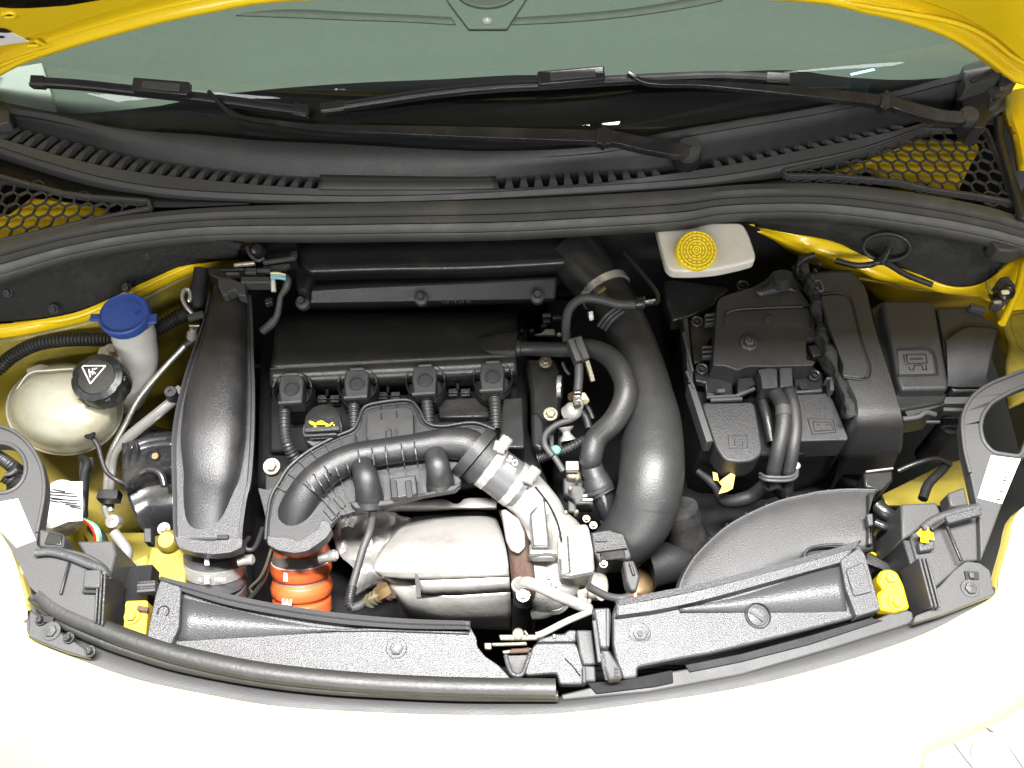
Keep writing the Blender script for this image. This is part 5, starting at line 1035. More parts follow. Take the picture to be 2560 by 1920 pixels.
tube('outlet_tube', B9.l([(1880, 1360, -.12), (1960, 1350, -.115), (2040, 1310, -.11)]), .0115, 'alu', tc, seg=18)
sp_ = thing('coolant_feed_pipe', 'bare steel pipe slanting in front of the turbocharger', 'pipe', B9.p(1950, 1230, -.04))
tube('pipe', B9.l([(1795, 1190, -.045), (1840, 1172, -.035), (1900, 1190, -.032), (2050, 1260, -.035), (2212, 1330, -.045), (2240, 1345, -.05)]), .0078, 'alu', sp_, seg=16)
tube('banjo', [B9.p(1800, 1190, -.05)+Vector((math.cos(q)*.009, math.sin(q)*.009, 0)) for q in [2*math.pi*i/12 for i in range(13)]], .003, 'chrome', sp_, seg=8, sm=2)
ls = thing('oxygen_sensor', 'brown oxygen sensor screwed in beside the heat shield with its grey lead', 'sensor', B9.p(850, 1280, -.1))
tube('hex_body', B9.l([(960, 1215, -.09), (920, 1235, -.09), (880, 1262, -.092)]), [.0105, .0125, .0105], 'brass', ls, seg=6, sm=2)
tube('barrel', B9.l([(900, 1250, -.09), (860, 1275, -.093), (800, 1305, -.097)]), [.0095, .009, .007], 'brass', ls, seg=20)
tube('tip', B9.l([(800, 1305, -.097), (755, 1330, -.1), (720, 1335, -.1)]), [.006, .0065, .006], 'gtrim', ls, seg=14)
for t in (.0, .35, .7): q = B9.p(890-70*t, 1258+45*t, -.09); tube('crimp_ring', [q, q+(B9.p(800, 1305, -.097)-q).normalized()*.003], .0102, 'zinc', ls, seg=20)
lathe('socket', B9.p(945, 1222, -.095), (.5, .35, .3), [(.016, -.004), (.016, .002), (.012, .003)], 'rust', ls, seg=24)
tube('lead', B9.l([(725, 1335, -.1), (710, 1290, -.098), (722, 1200, -.094), (750, 1100, -.09), (790, 960, -.085), (835, 840, -.08), (855, 710, -.06)]), .0055, 'gtrim', ls, seg=12)
tube('braid', B9.l([(725, 1335, -.1), (706, 1300, -.098), (722, 1200, -.094)]), .0072, 'rubber', ls, seg=14, corr=(.003, .001))
# actuator electronics
ab = thing('wastegate_connector', 'black actuator block and plug at the right of the turbocharger', 'actuator', B10.p(720, 680, -.07))
plate('block', B10.l([(580, 590), (700, 570), (800, 600), (830, 680), (850, 740), (840, 770), (720, 770), (640, 790), (600, 720)], -.055), .05, 'tex', ab, bevel=.003)
plate('plug_window', B10.l([(640, 720), (800, 700), (810, 760), (650, 775)], -.052), .006, 'gloss', ab, bevel=.002)
box('rib', B10.p(610, 648, -.053), B10.p(690, 648, -.053), .003, .004, 'gtrim', ab); box('rib', B10.p(620, 715, -.05), B10.p(820, 690, -.05), .003, .004, 'gtrim', ab)
bolt(ab, B10.p(600, 550, -.045), .0055, 'zinc', h=.006); bolt(ab, B10.p(665, 797, -.06), .006, 'zinc', h=.006); bolt(ab, B10.p(555, 508, -.07), .0055, 'zinc')
plate('grey_plug', B10.l([(790, 775), (860, 770), (880, 820), (900, 880), (880, 970), (840, 970), (810, 900)], -.06), .03, 'gtrim', ab, bevel=.003)
box('plug_rib', B10.p(835, 790, -.057), B10.p(862, 870, -.057), .004, .003, 'satin', ab)
for m_, dx in (('orange', 0), ('white', 12)): tube('wire', B10.l([(850+dx, 965, -.07), (858+dx*.8, 1000, -.075)]), .003, m_, ab, seg=8)
tube('lead', B10.l([(850, 1000, -.075), (780, 1018, -.08), (690, 1005, -.075), (600, 960, -.065), (570, 940, -.06)]), .0055, 'gtrim', ab, seg=10)
wg = thing('wastegate_canister', 'dull brass coloured round canister below the big duct', 'canister', B10.p(920, 900, -.16))
stack('canister', [ring(B10, 900, 900, 80, 90, -.17, 24), ring(B10, 900, 905, 105, 130, -.18, 24), ring(B10, 900, 930, 105, 135, -.24, 24)], 'brass', wg)
lathe('small_pulley', B10.p(620, 940, -.11), (.8, -.2, .5), [(.019, -.015), (.02, .008), (.012, .01), (0, .01)], 'milk2', wg, seg=24)
plate('bracket', B10.l([(480, 900), (560, 890), (570, 1000), (560, 1070), (500, 1040)], -.09), .02, 'zinc', wg, bevel=.002)
plate('bracket_dark', B10.l([(495, 910), (545, 905), (550, 950), (510, 960)], -.088), .004, 'pit', wg, bevel=0)
tube('link', B10.l([(575, 1030, -.06), (568, 1060, -.055), (575, 1085, -.05)]), .003, 'chrome', wg, seg=8)
# ================================================================== right side of the bay
rv = thing('brake_fluid_reservoir', 'off-white brake fluid reservoir with a ribbed yellow cap', 'reservoir', B6.p(1300, 150, .02))
P = B6.l([(1000, -10), (1560, -10), (1600, 60), (1645, 195), (1640, 232), (1560, 255), (1400, 290), (1250, 302), (1110, 300), (1070, 265), (1040, 150)], .01)
plate('tank', P, .02, 'milk2', rv, bevel=.006, r=.012, seg=4)
cx = B6.p(1266, 168, .03); k = B6.m(128, cx); AX = Vector((0, -.5, 1)).normalized()
lathe('cap', cx, AX, [(k*1.03, -.022), (k*1.03, -.003), (k*.99, 0), (k*.96, .0005), (k*.95, -.001), (0, -.001)], 'ycap', rv, seg=48)
lathe('cap_face', cx, AX, [(k*.95, -.0005), (0, -.0004)], 'ycap_groove', rv, seg=48)
xd = Vector((1, 0, 0)); yd = AX.cross(xd)
for j, rr in enumerate((.93, .78, .63, .48, .34, .2, .08)):
    n = max(4, int(26*rr)); 
    for i in range(n):
        if j > 3 or True:
            a0 = 2*math.pi*(i+.08)/n; a1 = 2*math.pi*(i+(.72 if j % 2 == 0 else .95))/n
            Q = [cx+AX*.0008+xd*math.cos(a)*rr*k+yd*math.sin(a)*rr*k for a in (a0, (a0+a1)/2, a1)]
            tube('raised_ring', Q, .0014, 'ycap', rv, seg=5, sm=1)
bb = thing('battery_tray', 'matte black battery tray and frame under the control unit', 'battery tray', B7.p(300, 900, -.06))
plate('tray', B7.l([(20, 640), (60, 600), (200, 540), (260, 480), (740, 330), (900, 560), (1000, 1000), (1090, 1390), (700, 1500), (220, 1450), (150, 1420), (90, 1120), (40, 900)], -.075), .2, 'satin', bb, bevel=.004)
plate('back_panel', B6.l([(1050, 360), (1120, 350), (1450, 400), (1480, 430), (1400, 480), (1390, 520), (1220, 600), (1110, 620), (1070, 500)], -.06), .03, 'satin', bb, bevel=.004)
for pts, z, th, m_ in (([(60, 620), (90, 595), (150, 600), (160, 660), (230, 650), (230, 690), (170, 790), (205, 800), (205, 870), (90, 900), (70, 760)], -.05, .01, 'satin'),
                       ([(90, 930), (180, 900), (190, 980), (340, 1010), (340, 1100), (170, 1100), (160, 1020), (100, 1010)], -.045, .012, 'satin'),
                       ([(370, 990), (470, 980), (490, 1030), (370, 1100)], -.035, .02, 'satin'),
                       ([(740, 960), (920, 950), (920, 1080), (735, 1090)], -.045, .012, 'satin')):
    plate('frame_piece', B7.l(pts, z), th, m_, bb, bevel=.002)
for x, y, z in ((108, 630, -.045), (140, 935, -.04), (862, 975, -.04), (400, 400, -.05)):
    c_ = B7.p(x, y, z); kk = B7.m(40, c_); lathe('mount_ring', c_, (0, -.1, 1), [(kk, -.01), (kk, .003), (kk*.85, .004), (kk*.62, .003), (kk*.6, -.002), (kk*.35, -.002), (kk*.3, .002), (0, .002)], 'satin', bb, seg=22)
for a, b_, w_ in (((170, 1115), (360, 1108), .004), ((360, 1108), (480, 1060), .005), ((20, 700), (80, 950), .004), ((40, 950), (90, 1060), .004), ((735, 1085), (910, 1075), .004), ((240, 1075), (290, 1075), .006)):
    box('frame_edge', B7.p(*a, -.035), B7.p(*b_, -.035), w_, .006, 'gtrim', bb)
for pts in ([(222, 1060), (280, 1060), (285, 1090), (235, 1090)], [(760, 1020), (820, 1020), (830, 1060), (780, 1065)]): plate('slot', B7.l(pts, -.034), .002, 'ink_gap', bb, bevel=0)
for y in (595, 625, 650): box('fin', B7.p(160, y, -.04), B7.p(225, y-6, -.04), .004, .01, 'gtrim', bb)
for y in (800, 830, 860): box('fin', B7.p(140, y, -.04), B7.p(205, y-2, -.04), .004, .01, 'gtrim', bb)
box('bracket_post', B7.p(930, 1015, -.03), B7.p(985, 1010, -.03), .004, .02, 'gtrim', bb); box('bracket_post', B7.p(965, 1020, -.03), B7.p(968, 1090, -.03), .006, .02, 'gtrim', bb)
box('side_rail', B7.p(25, 640, -.05), B7.p(60, 1050, -.05), .008, .03, 'tex', bb); box('side_rail', B7.p(60, 1060, -.05), B7.p(180, 1430, -.05), .01, .03, 'gtrim', bb)
ec = thing('engine_control_unit', 'humped black control unit cover with a round button on the battery tray', 'control unit', B7.p(550, 700, 0))
top = B7.l([(240, 500), (262, 472), (330, 445), (480, 400), (560, 350), (600, 300), (720, 300), (755, 400), (800, 465), (850, 530), (868, 640), (880, 735), (812, 740), (812, 870), (872, 882), (860, 908), (620, 915), (440, 915), (370, 942), (300, 912), (212, 908), (222, 760)], (300, -.03, 800, -.012))
plate('cover', top, .045, 'tex', ec, bevel=.005, r=.005, seg=3)
loft('raised_face', [B7.l([(300, 556), (560, 540), (800, 532)], -.0235), B7.l([(285, 570), (560, 560), (840, 545)], -.0185), B7.l([(280, 690), (560, 692), (845, 682)], -.0165), B7.l([(275, 700), (560, 700), (850, 692)], -.0185)], 'tex', ec, n=20, vs_sm=2, solid=.002)
tube('face_edge', B7.l([(300, 572), (380, 550), (560, 540), (790, 532)], -.0185), .0012, 'gtrim', ec, seg=6)
c_ = B7.p(440, 770, -.013); kk = B7.m(62, c_)
lathe('button', c_, (0, -.1, 1), [(kk, -.004), (kk, .0), (kk*.9, .003), (kk*.6, .004), (kk*.5, .009), (0, .011)], 'tex', ec, seg=30)
lathe('dimple', B7.p(570, 610, -.016), (0, 0, 1), [(.007, -.001), (.006, .002), (0, .0025)], 'tex', ec, seg=16)
loft('front_slope', [B7.l([(225, 840), (500, 825), (810, 815)], -.0125), B7.l([(215, 902), (500, 900), (812, 895)], -.025)], 'tex', ec, n=10, solid=.003)
tube('post', [B7.p(662, 330, .0), B7.p(655, 395, -.02)], B7.m(62, c_), 'tex', ec, seg=26)
loft('post_skirt', [B7.l([(480, 430), (560, 400), (600, 350)], -.018), B7.l([(520, 470), (600, 450), (700, 430), (760, 440)], -.024)], 'tex', ec, n=12, solid=.002)
plate('lower_body', B7.l([(215, 915), (350, 945), (480, 925), (880, 915), (870, 960), (480, 985), (200, 965)], -.045), .03, 'satin', ec, bevel=.003)
plate('side_notch', B7.l([(818, 745), (870, 742), (880, 875), (820, 868)], -.03), .01, 'ink_gap', ec, bevel=0)
box('notch_clip', B7.p(850, 790, -.022), B7.p(880, 860, -.022), .014, .01, 'satin', ec)
for x in (575, 655): 
    q = B7.p(x, 860, -.0165); tube('moulded_mark', [q+Vector((math.cos(v)*.006, math.sin(v)*.005, 0)) for v in [2*math.pi*i/10 for i in range(11)]], .0006, 'satin', ec, seg=5, sm=1)
cbx = thing('battery_box', 'round-nosed black terminal cover in front of the control unit', 'cover', B7.p(350, 1300, -.03))
plate('cover', B7.l([(135, 1145), (480, 1140), (500, 1250), (532, 1430), (525, 1480), (470, 1522), (370, 1532), (290, 1520), (235, 1440), (180, 1280)], -.045), .05, 'tex', cbx, bevel=.004, r=.010, seg=3)
box('top_edge', B7.p(195, 1134, -.038), B7.p(400, 1126, -.038), .005, .006, 'gtrim', cbx)
for r_ in (([(310, 1360), (430, 1358), (435, 1440), (315, 1445), (310, 1360)]), ([(350, 1385), (400, 1385), (402, 1425), (352, 1426), (350, 1385)])): tube('emblem_line', B7.l(r_, -.0448), .0006, 'satin', cbx, seg=5, sm=1)
cb2 = thing('battery_box', 'square black battery cover with an embossed battery emblem', 'cover', B7.p(900, 1250, -.03))
plate('cover', B7.l([(735, 1092), (950, 1085), (985, 1130), (1035, 1250), (1082, 1370), (1078, 1388), (770, 1396), (755, 1200)], -.04), .05, 'tex', cb2, bevel=.004, r=.006, seg=3)
for r_ in (([(820, 1250), (980, 1258), (1005, 1340), (850, 1352), (820, 1250)]), ([(855, 1272), (965, 1275), (990, 1325), (865, 1332), (855, 1272)]), ([(930, 1236), (934, 1240)])): tube('emblem_line', B7.l(r_, -.0398), .0009, 'satin', cb2, seg=5, sm=1)
for sx in (890, 945): box('emblem_mark', B7.p(sx-10, 1292, -.0395), B7.p(sx+12, 1290, -.0395), .0012, .0006, 'satin', cb2, bevel=0)
bc = thing('battery_cables', 'pair of thick black battery cables with square plugs and a clip', 'cables', B7.p(650, 1300, -.02))
for pts in ([(500, 935), (580, 925), (625, 930), (630, 1050), (530, 1058), (520, 980)], [(640, 925), (720, 922), (728, 1040), (645, 1048)]): plate('plug', B7.l(pts, -.012), .03, 'tex', bc, bevel=.003, r=.003)
tube('cable', B7.l([(600, 1070, -.03), (640, 1130, -.025), (665, 1200, -.02), (660, 1320, -.025), (630, 1460, -.04), (600, 1600, -.07)]), .0108, 'tex', bc, seg=18)
tube('cable', B7.l([(690, 1050, -.03), (725, 1150, -.025), (742, 1300, -.028), (725, 1450, -.04), (700, 1600, -.07)]), .0095, 'tex', bc, seg=18)
tube('cable', B7.l([(520, 1110, -.05), (560, 1250, -.05), (590, 1400, -.06)]), .008, 'satin', bc, seg=14)
tube('cable_wrap', B7.l([(664, 1180, -.019), (666, 1240, -.02)]), .0116, 'gtrim', bc, seg=18)
for dy in (0, 22): tube('clip', B7.l([(515, 1606+dy, -.07), (560, 1625+dy, -.055), (690, 1628+dy, -.055), (745, 1605+dy, -.06), (755, 1560+dy, -.065)]), .0025, 'gtrim', bc, seg=8)
lathe('clip_stud', B7.p(750, 1550, -.06), (0, 0, 1), [(.006, -.01), (.006, 0), (.004, .002), (0, .002)], 'chrome', bc, seg=10)
tube('lower_cable', B11.l([(600, 300, -.1), (680, 360, -.12), (700, 250, -.1), (715, 200, -.08)]), .008, 'dull', bc, seg=12)
tube('lower_cable', B10.l([(1270, 200, -.1), (1380, 290, -.1), (1450, 390, -.12), (1600, 370, -.12), (1700, 300, -.1)]), [.005, .007, .010, .011, .011], 'dull', bc, seg=14)
lv = thing('dry_leaf', 'crumpled dry yellow leaf lying under the terminal cover', 'leaf', B7.p(290, 1640, -.08))
plate('blade', [p+Vector((0, 0, .006*math.sin(i*1.9))) for i, p in enumerate(B11.l([(210, 205), (235, 225), (255, 265), (275, 245), (320, 225), (358, 208), (350, 270), (335, 320), (300, 338), (252, 335), (270, 300), (240, 272), (220, 250)], -.085))], .001, 'leaf', lv, bevel=0)
# battery side cover
bs = thing('battery_side_cover', 'tall black battery side cover with a raised inner panel rolling down at its front', 'cover', B7.p(1150, 800, 0))
L_ = B7.l([(830, 320), (900, 420), (945, 560), (950, 640), (1000, 720), (1050, 860), (1070, 1000), (1130, 1130), (1145, 1230)], -.0)
R_ = B7.l([(1095, 305), (1180, 400), (1215, 520), (1245, 640), (1290, 800), (1340, 950), (1385, 1100), (1425, 1235)], -.0)
L_ = L_[:-1]+[B7.p(1140, 1250, -.004), B7.p(1140, 1330, -.03), B7.p(1110, 1450, -.08), B7.p(1040, 1600, -.16)]; R_ = R_[:-1]+[B7.p(1424, 1240, -.004), B7.p(1426, 1330, -.03), B7.p(1415, 1450, -.08), B7.p(1360, 1600, -.16)]
Lr = resamp(cr(L_, 5), 60); Rr = resamp(cr(R_, 5), 60)
loft('cover', [[a+Vector((.0, 0, -.09)) for a in Lr], [a+Vector((0, 0, -.003)) for a in Lr], [a.lerp(b, .03) for a, b in zip(Lr, Rr)], [a.lerp(b, .5)+Vector((0, 0, .002)) for a, b in zip(Lr, Rr)], [a.lerp(b, .96) for a, b in zip(Lr, Rr)], [a+Vector((0, 0, -.004)) for a in Rr], [a+Vector((.002, 0, -.1)) for a in Rr]], 'tex', bs, n=60, sm=1, solid=.003, auto=50)
ip_ = B7.l([(905, 460), (1000, 450), (1070, 465), (1100, 520), (1140, 680), (1180, 820), (1212, 920), (1205, 980), (1160, 990), (1045, 975), (1050, 900), (960, 660), (930, 560)], .0085)
plate('raised_panel', ip_, .006, 'tex', bs, bevel=.0025, r=.005)
tube('panel_groove', B7.l([(910, 455), (1000, 443), (1078, 460), (1110, 520), (1150, 680), (1190, 820), (1222, 920), (1212, 988), (1160, 1000), (1050, 985)], .0045), .0018, 'ink_gap', bs, seg=6)
for x, y in ((895, 395), (1020, 750)): tube('wire_clip', B7.l([(x-25, y-30, .004), (x+5, y-30, .006), (x+25, y+20, .006), (x+10, y+40, .004), (x-15, y+10, .003)]), .0022, 'gtrim', bs, seg=6, sm=3)
fm = thing('foam_strip', 'crumbling black foam between the control unit and the battery side cover', 'foam strip', B7.p(980, 800, -.04))
rows = [B7.l([(760, 260), (860, 480), (880, 700), (940, 860), (1000, 1000), (1090, 1250)], -.035), B7.l([(800, 250), (900, 430), (930, 640), (1000, 820), (1060, 1000), (1140, 1230)], -.0)]
o = loft('foam', rows, 'felt', fm, n=80, vs_sm=6, solid=.01); md = o.modifiers.new('rough', 'DISPLACE'); md.texture = tx; md.strength = .025; md.texture_coords = 'GLOBAL'
tube('edge_hose', B7.l([(860, 205, -.02), (790, 230, -.02), (765, 290, -.03), (780, 360, -.04)]), .007, 'satin', fm, seg=10)
for x, y in ((1000, 830), (980, 880), (1020, 930), (940, 820), (990, 780), (870, 300), (900, 260)): lathe('grit', B7.p(x, y, -.02), (.2, 0, 1), [(.005, -.006), (.004, .001), (0, .002)], 'gtrim', fm, seg=7)
fb_ = thing('fuse_box', 'black fuse box with an embossed square emblem plate in the right corner', 'fuse box', B7.p(1520, 780, .0))
plate('lid', B7.l([(1300, 492), (1620, 490), (1645, 540), (1690, 800), (1732, 1035), (1720, 1062), (1425, 1066), (1400, 1000), (1360, 780), (1320, 620)], .004), .05, 'tex', fb_, bevel=.005, r=.006, seg=3)
plate('side_wall', B7.l([(1225, 545), (1300, 500), (1330, 700), (1390, 980), (1420, 1080), (1720, 1085), (1700, 1150), (1420, 1200), (1390, 1180), (1300, 850)], -.015), .08, 'satin', fb_, bevel=.003)
tube('emblem_frame', B7.l([(1395, 805), (1500, 800), (1590, 800), (1630, 830), (1645, 880), (1652, 950), (1640, 970), (1400, 975)], .0045), .0015, 'dull', fb_, seg=6)
plate('emblem_plate', B7.l([(1400, 815), (1590, 812), (1620, 840), (1638, 950), (1630, 962), (1410, 966)], .0065), .003, 'gtrim', fb_, bevel=.001, r=.002)
tube('emblem_line', B7.l([(1455, 840), (1580, 838), (1590, 895), (1465, 898), (1455, 840)], .007), .0012, 'satin', fb_, seg=5, sm=1)
tube('emblem_line', B7.l([(1438, 840), (1448, 900), (1470, 912), (1480, 938), (1500, 940), (1508, 910), (1555, 908), (1562, 938), (1585, 938), (1582, 908)], .007), .001, 'satin', fb_, seg=5, sm=1)
box('emblem_line', B7.p(1480, 868, .0072), B7.p(1560, 866, .0072), .002, .0008, 'satin', fb_, bevel=0)
f2 = thing('relay_box', 'curved black relay box behind the fuse box beside the yellow rail', 'relay box', B7.p(1850, 780, -.01))
plate('lid', B7.l([(1650, 545), (1830, 535), (1860, 532), (1960, 600), (2050, 655), (2040, 690), (1975, 800), (1985, 900), (1975, 1070), (1750, 1078), (1710, 900), (1680, 700)], -.01), .06, 'tex', f2, bevel=.005, r=.008, seg=3)
loft('raised_hump', [B7.l([(1700, 745), (1780, 680), (1850, 655), (1940, 655), (2045, 668)], -.001), B7.l([(1715, 765), (1790, 700), (1860, 672), (1950, 672), (2040, 685)], .002), B7.l([(1725, 1040), (1800, 1045), (1880, 1045), (1940, 1045), (1960, 1045)], -.002)], 'tex', f2, n=24, solid=.003)
box('clip', B7.p(1860, 535, -.004), B7.p(1960, 560, -.006), .01, .01, 'gtrim', f2)
box('front_bar', B7.p(1440, 1240, -.03), B7.p(1680, 1160, -.03), .012, .02, 'tex', f2); box('front_bar', B7.p(1680, 1155, -.028), B7.p(1880, 1155, -.028), .012, .02, 'gtrim', f2); box('front_bar', B7.p(1690, 1195, -.028), B7.p(1850, 1200, -.028), .006, .006, 'gtrim', f2)
tube('front_cable', B7.l([(1430, 1255, -.02), (1530, 1240, -.02), (1580, 1212, -.02), (1640, 1225, -.025)]), .004, 'gtrim', f2, seg=8); box('clip', B7.p(1580, 1275, -.03), B7.p(1670, 1275, -.03), .003, .006, 'gtrim', f2)
lk2 = thing('hinge_stud', 'dark hinge latch stud with a bright pin on the right yellow rail', 'hinge', B7.p(2090, 430, -.01))
plate('mount', B7.l([(2010, 410), (2060, 340), (2110, 330), (2160, 390), (2165, 440), (2080, 520), (2010, 505), (2040, 450)], -.005), .02, 'gtrim', lk2, bevel=.003)
lathe('stud', B7.p(2090, 440, .0), (0, -.3, 1), [(.014, -.01), (.014, .003), (.009, .006), (.006, .003), (0, .003)], 'gloss', lk2, seg=22)
box('pin', B7.p(2068, 440, .008), B7.p(2115, 438, .008), .007, .004, 'cream', lk2); box('clip', B7.p(2015, 505, .004), B7.p(2065, 500, .004), .005, .004, 'chrome', lk2)
tube('loop', B7.l([(1975, 370, -.01), (1985, 420, -.01), (2010, 450, -.01)]), .003, 'wing', lk2, seg=8)
# round intake scoop
sc_ = thing('radiator_scoop', 'large rounded black air scoop behind the right slam panel', 'air scoop', B11.p(700, 600, -.02))
top = B10.l([(1140, 1010), (1155, 920), (1230, 780), (1330, 670), (1450, 565), (1600, 478), (1800, 395), (2000, 350), (2212, 337)], -.034)[:8]+B11.l([(850, 345), (1050, 325), (1265, 328)], -.034)
mid = B11.l([(60, 1010), (120, 860), (250, 720), (400, 610), (600, 520), (800, 470), (1000, 450), (1218, 440)], -.026)
low = B11.l([(260, 1000), (360, 900), (500, 820), (650, 750), (800, 700), (1000, 660), (1240, 672)], -.028)
low2 = B11.l([(360, 1060), (460, 980), (600, 920), (750, 850), (900, 800), (1050, 760), (1240, 720)], -.038)
t2 = [p+Vector((0, 0, .004)) for p in top]
loft('shell', [[p+Vector((0, .002, -.012)) for p in top], t2, [p.lerp(q, .1)+Vector((0, 0, .001)) for p, q in zip(resamp(cr(t2, 5), 30), resamp(cr(mid, 5), 30))], mid, low, low2], 'flange', sc_, n=60, solid=.004, vs_sm=4, auto=60)
tube('rim_bead', [p+Vector((0, 0, -.004)) for p in top], .0035, 'satin', sc_, seg=8)
for i in range(2, 58, 5):
    pass
Tt = resamp(cr(top, 6), 12)
for p in Tt[:10]: box('rim_clip', p+Vector((-.002, .003, -.006)), p+Vector((.002, .005, -.006)), .004, .004, 'dull', sc_)
tube('opening_rim', B11.l([(820, 790), (800, 740), (830, 700), (900, 680), (1000, 672), (1100, 680)], -.018), .002, 'tex', sc_, seg=8)
plate('opening', B11.l([(835, 770), (870, 735), (950, 712), (1000, 722), (960, 745)], -.017), .003, 'ink_gap', sc_, bevel=0)
plate('side_tab', B11.l([(1200, 475), (1240, 470), (1245, 545), (1215, 550)], -.01), .01, 'gtrim', sc_)
plate('end_wall', B11.l([(1210, 340), (1262, 335), (1225, 470), (1245, 670), (1210, 670)], -.018), .06, 'satin', sc_, bevel=.002)
rg = thing('lamp_wiring', 'dark harness and connectors between the scoop and the right lamp bracket', 'harness', B11.p(1350, 420, -.08))
tube('harness', B11.l([(1260, 420, -.06), (1330, 480, -.06), (1400, 540, -.08)]), .011, 'satin', rg, seg=14)
tube('harness', B11.l([(1250, 530, -.05), (1330, 560, -.05), (1410, 545, -.06)]), .006, 'gloss', rg, seg=10)
tube('harness', B11.l([(1560, 380, -.1), (1600, 280, -.1), (1680, 200, -.1), (1720, 150, -.12)]), .007, 'satin', rg, seg=10)
tube('harness', B11.l([(1400, 200, -.1), (1520, 150, -.09), (1650, 120, -.09), (1740, 160, -.1)]), .004, 'satin', rg, seg=8)
plate('bracket', B11.l([(1180, 210), (1370, 195), (1370, 260), (1300, 330), (1190, 300)], -.08), .04, 'satin', rg, bevel=.003); box('bracket_edge', B11.p(1195, 205, -.078), B11.p(1370, 183, -.078), .003, .004, 'alu', rg)
lathe('round_plug', B7.p(1740, 1290, -.09), (0, 0, 1), [(.017, -.1), (.017, 0), (.013, .004), (0, .004)], 'dull', rg, seg=24)
plate('yellow_rail', B11.l([(1210, 700), (1340, 770), (1345, 790), (1220, 720)], -.1), .02, 'yellow', rg)
plate('dark_shelf', B11.l([(1200, 720), (1420, 830), (1480, 1000), (1300, 830), (1190, 790)], -.06), .01, 'satin', rg)
tube('harness', B11.l([(1250, 590, -.12), (1330, 640, -.12), (1350, 720, -.12)]), .007, 'wing', rg, seg=10)
# ================================================================== front of the car
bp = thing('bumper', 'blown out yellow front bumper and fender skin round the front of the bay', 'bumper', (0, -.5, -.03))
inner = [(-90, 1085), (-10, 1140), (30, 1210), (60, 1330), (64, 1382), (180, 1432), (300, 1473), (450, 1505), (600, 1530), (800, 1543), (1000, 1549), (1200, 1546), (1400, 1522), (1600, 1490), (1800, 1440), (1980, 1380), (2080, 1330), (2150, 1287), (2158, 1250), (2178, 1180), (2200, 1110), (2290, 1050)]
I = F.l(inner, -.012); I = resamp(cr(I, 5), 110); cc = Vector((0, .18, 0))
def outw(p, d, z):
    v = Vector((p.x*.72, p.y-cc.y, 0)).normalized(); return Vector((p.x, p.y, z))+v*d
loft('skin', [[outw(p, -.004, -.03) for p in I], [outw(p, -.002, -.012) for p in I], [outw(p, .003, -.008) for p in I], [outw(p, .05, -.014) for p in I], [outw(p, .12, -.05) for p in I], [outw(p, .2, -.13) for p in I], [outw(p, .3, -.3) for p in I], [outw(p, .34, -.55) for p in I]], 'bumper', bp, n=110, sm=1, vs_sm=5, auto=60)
# grey under-rim
rim = thing('rim_trim', 'thin grey trim strip following the bumper edge', 'trim strip', (0, -.45, -.01))
ri = [(60, 1320), (64, 1370), (180, 1420), (300, 1460), (450, 1492), (600, 1516), (800, 1530), (1000, 1536), (1200, 1532), (1400, 1508), (1600, 1474), (1800, 1424), (1980, 1362), (2080, 1314), (2150, 1270)]
ri2 = [(100, 1300), (100, 1345), (190, 1378), (300, 1420), (450, 1455), (600, 1482), (800, 1500), (1000, 1508), (1200, 1506), (1400, 1482), (1600, 1442), (1800, 1390), (1960, 1340), (2040, 1300), (2100, 1240)]
ro = [(66, 1320), (66, 1386), (180, 1436), (300, 1477), (450, 1508), (600, 1533), (800, 1546), (1000, 1552), (1200, 1549), (1400, 1525), (1600, 1493), (1800, 1443), (1980, 1383), (2080, 1333), (2152, 1288)]
loft('strip', [F.l(ri2, -.012), F.l(ri, -.008), F.l(ro, -.008), F.l(ro, -.02)], 'gtrim', rim, n=100, solid=.003, auto=30)
# headlamps (left is outside, right in the corner)
hd = thing('headlamp', 'clear headlamp lens at the lower right corner of the bumper', 'headlamp', F.p(2150, 1600, -.2))
Z = -.055
hl_ = F.l([(1985, 1659), (2000, 1600), (2035, 1548), (2090, 1528), (2130, 1490), (2190, 1500), (2290, 1470), (2290, 1720), (1980, 1720)], Z+.012)
plate('lens', hl_, .004, 'lens', hd, bevel=.003, r=.02)
plate('reflector', F.l([(1995, 1665), (2010, 1605), (2045, 1556), (2095, 1538), (2135, 1500), (2280, 1480), (2280, 1720), (1990, 1720)], Z+.003), .01, 'palegrey', hd, bevel=.004)
lathe('projector', F.p(2150, 1640, Z+.002), (0, -.2, 1), [(.03, 0), (.03, .003), (.026, .002), (0, .0)], 'palegrey', hd)
for a in ([(2035, 1560), (2090, 1640), (2150, 1700)], [(2100, 1545), (2170, 1600), (2230, 1680)]):
    tube('lens_edge', F.l(a, Z+.008), .0016, 'chrome', hd, seg=6)
h2 = thing('headlamp', 'upper clear headlamp corner showing at the right edge of the picture', 'headlamp', F.p(2200, 1400, -.05))
plate('lens', F.l([(2168, 1420), (2185, 1370), (2215, 1310), (2330, 1290), (2330, 1500), (2180, 1440)], -.028), .004, 'lens', h2, bevel=.003, r=.01)
plate('reflector', F.l([(2176, 1418), (2190, 1376), (2220, 1325), (2330, 1300), (2330, 1490), (2185, 1432)], -.034), .008, 'palegrey', h2, bevel=.003)

# ------------------------------------------------------------------ slam panels
sp = thing('slam_panel', 'grained grey slam panel left of the latch with a long bright rib and one screw', 'slam panel', F.p(700, 1370, 0))
P = B12 = Blk(0, 1500, 1280)
body = F.l([(352, 1260), (400, 1268), (600, 1310), (800, 1338), (1015, 1352), (1030, 1380), (1030, 1395), (1048, 1418), (1076, 1436), (1098, 1460), (1112, 1478), (1112, 1482), (900, 1480), (700, 1464), (500, 1432), (380, 1400), (318, 1383), (330, 1330)], 0)
plate('panel', body, .02, 'slam', sp, bevel=.0025, r=.004)
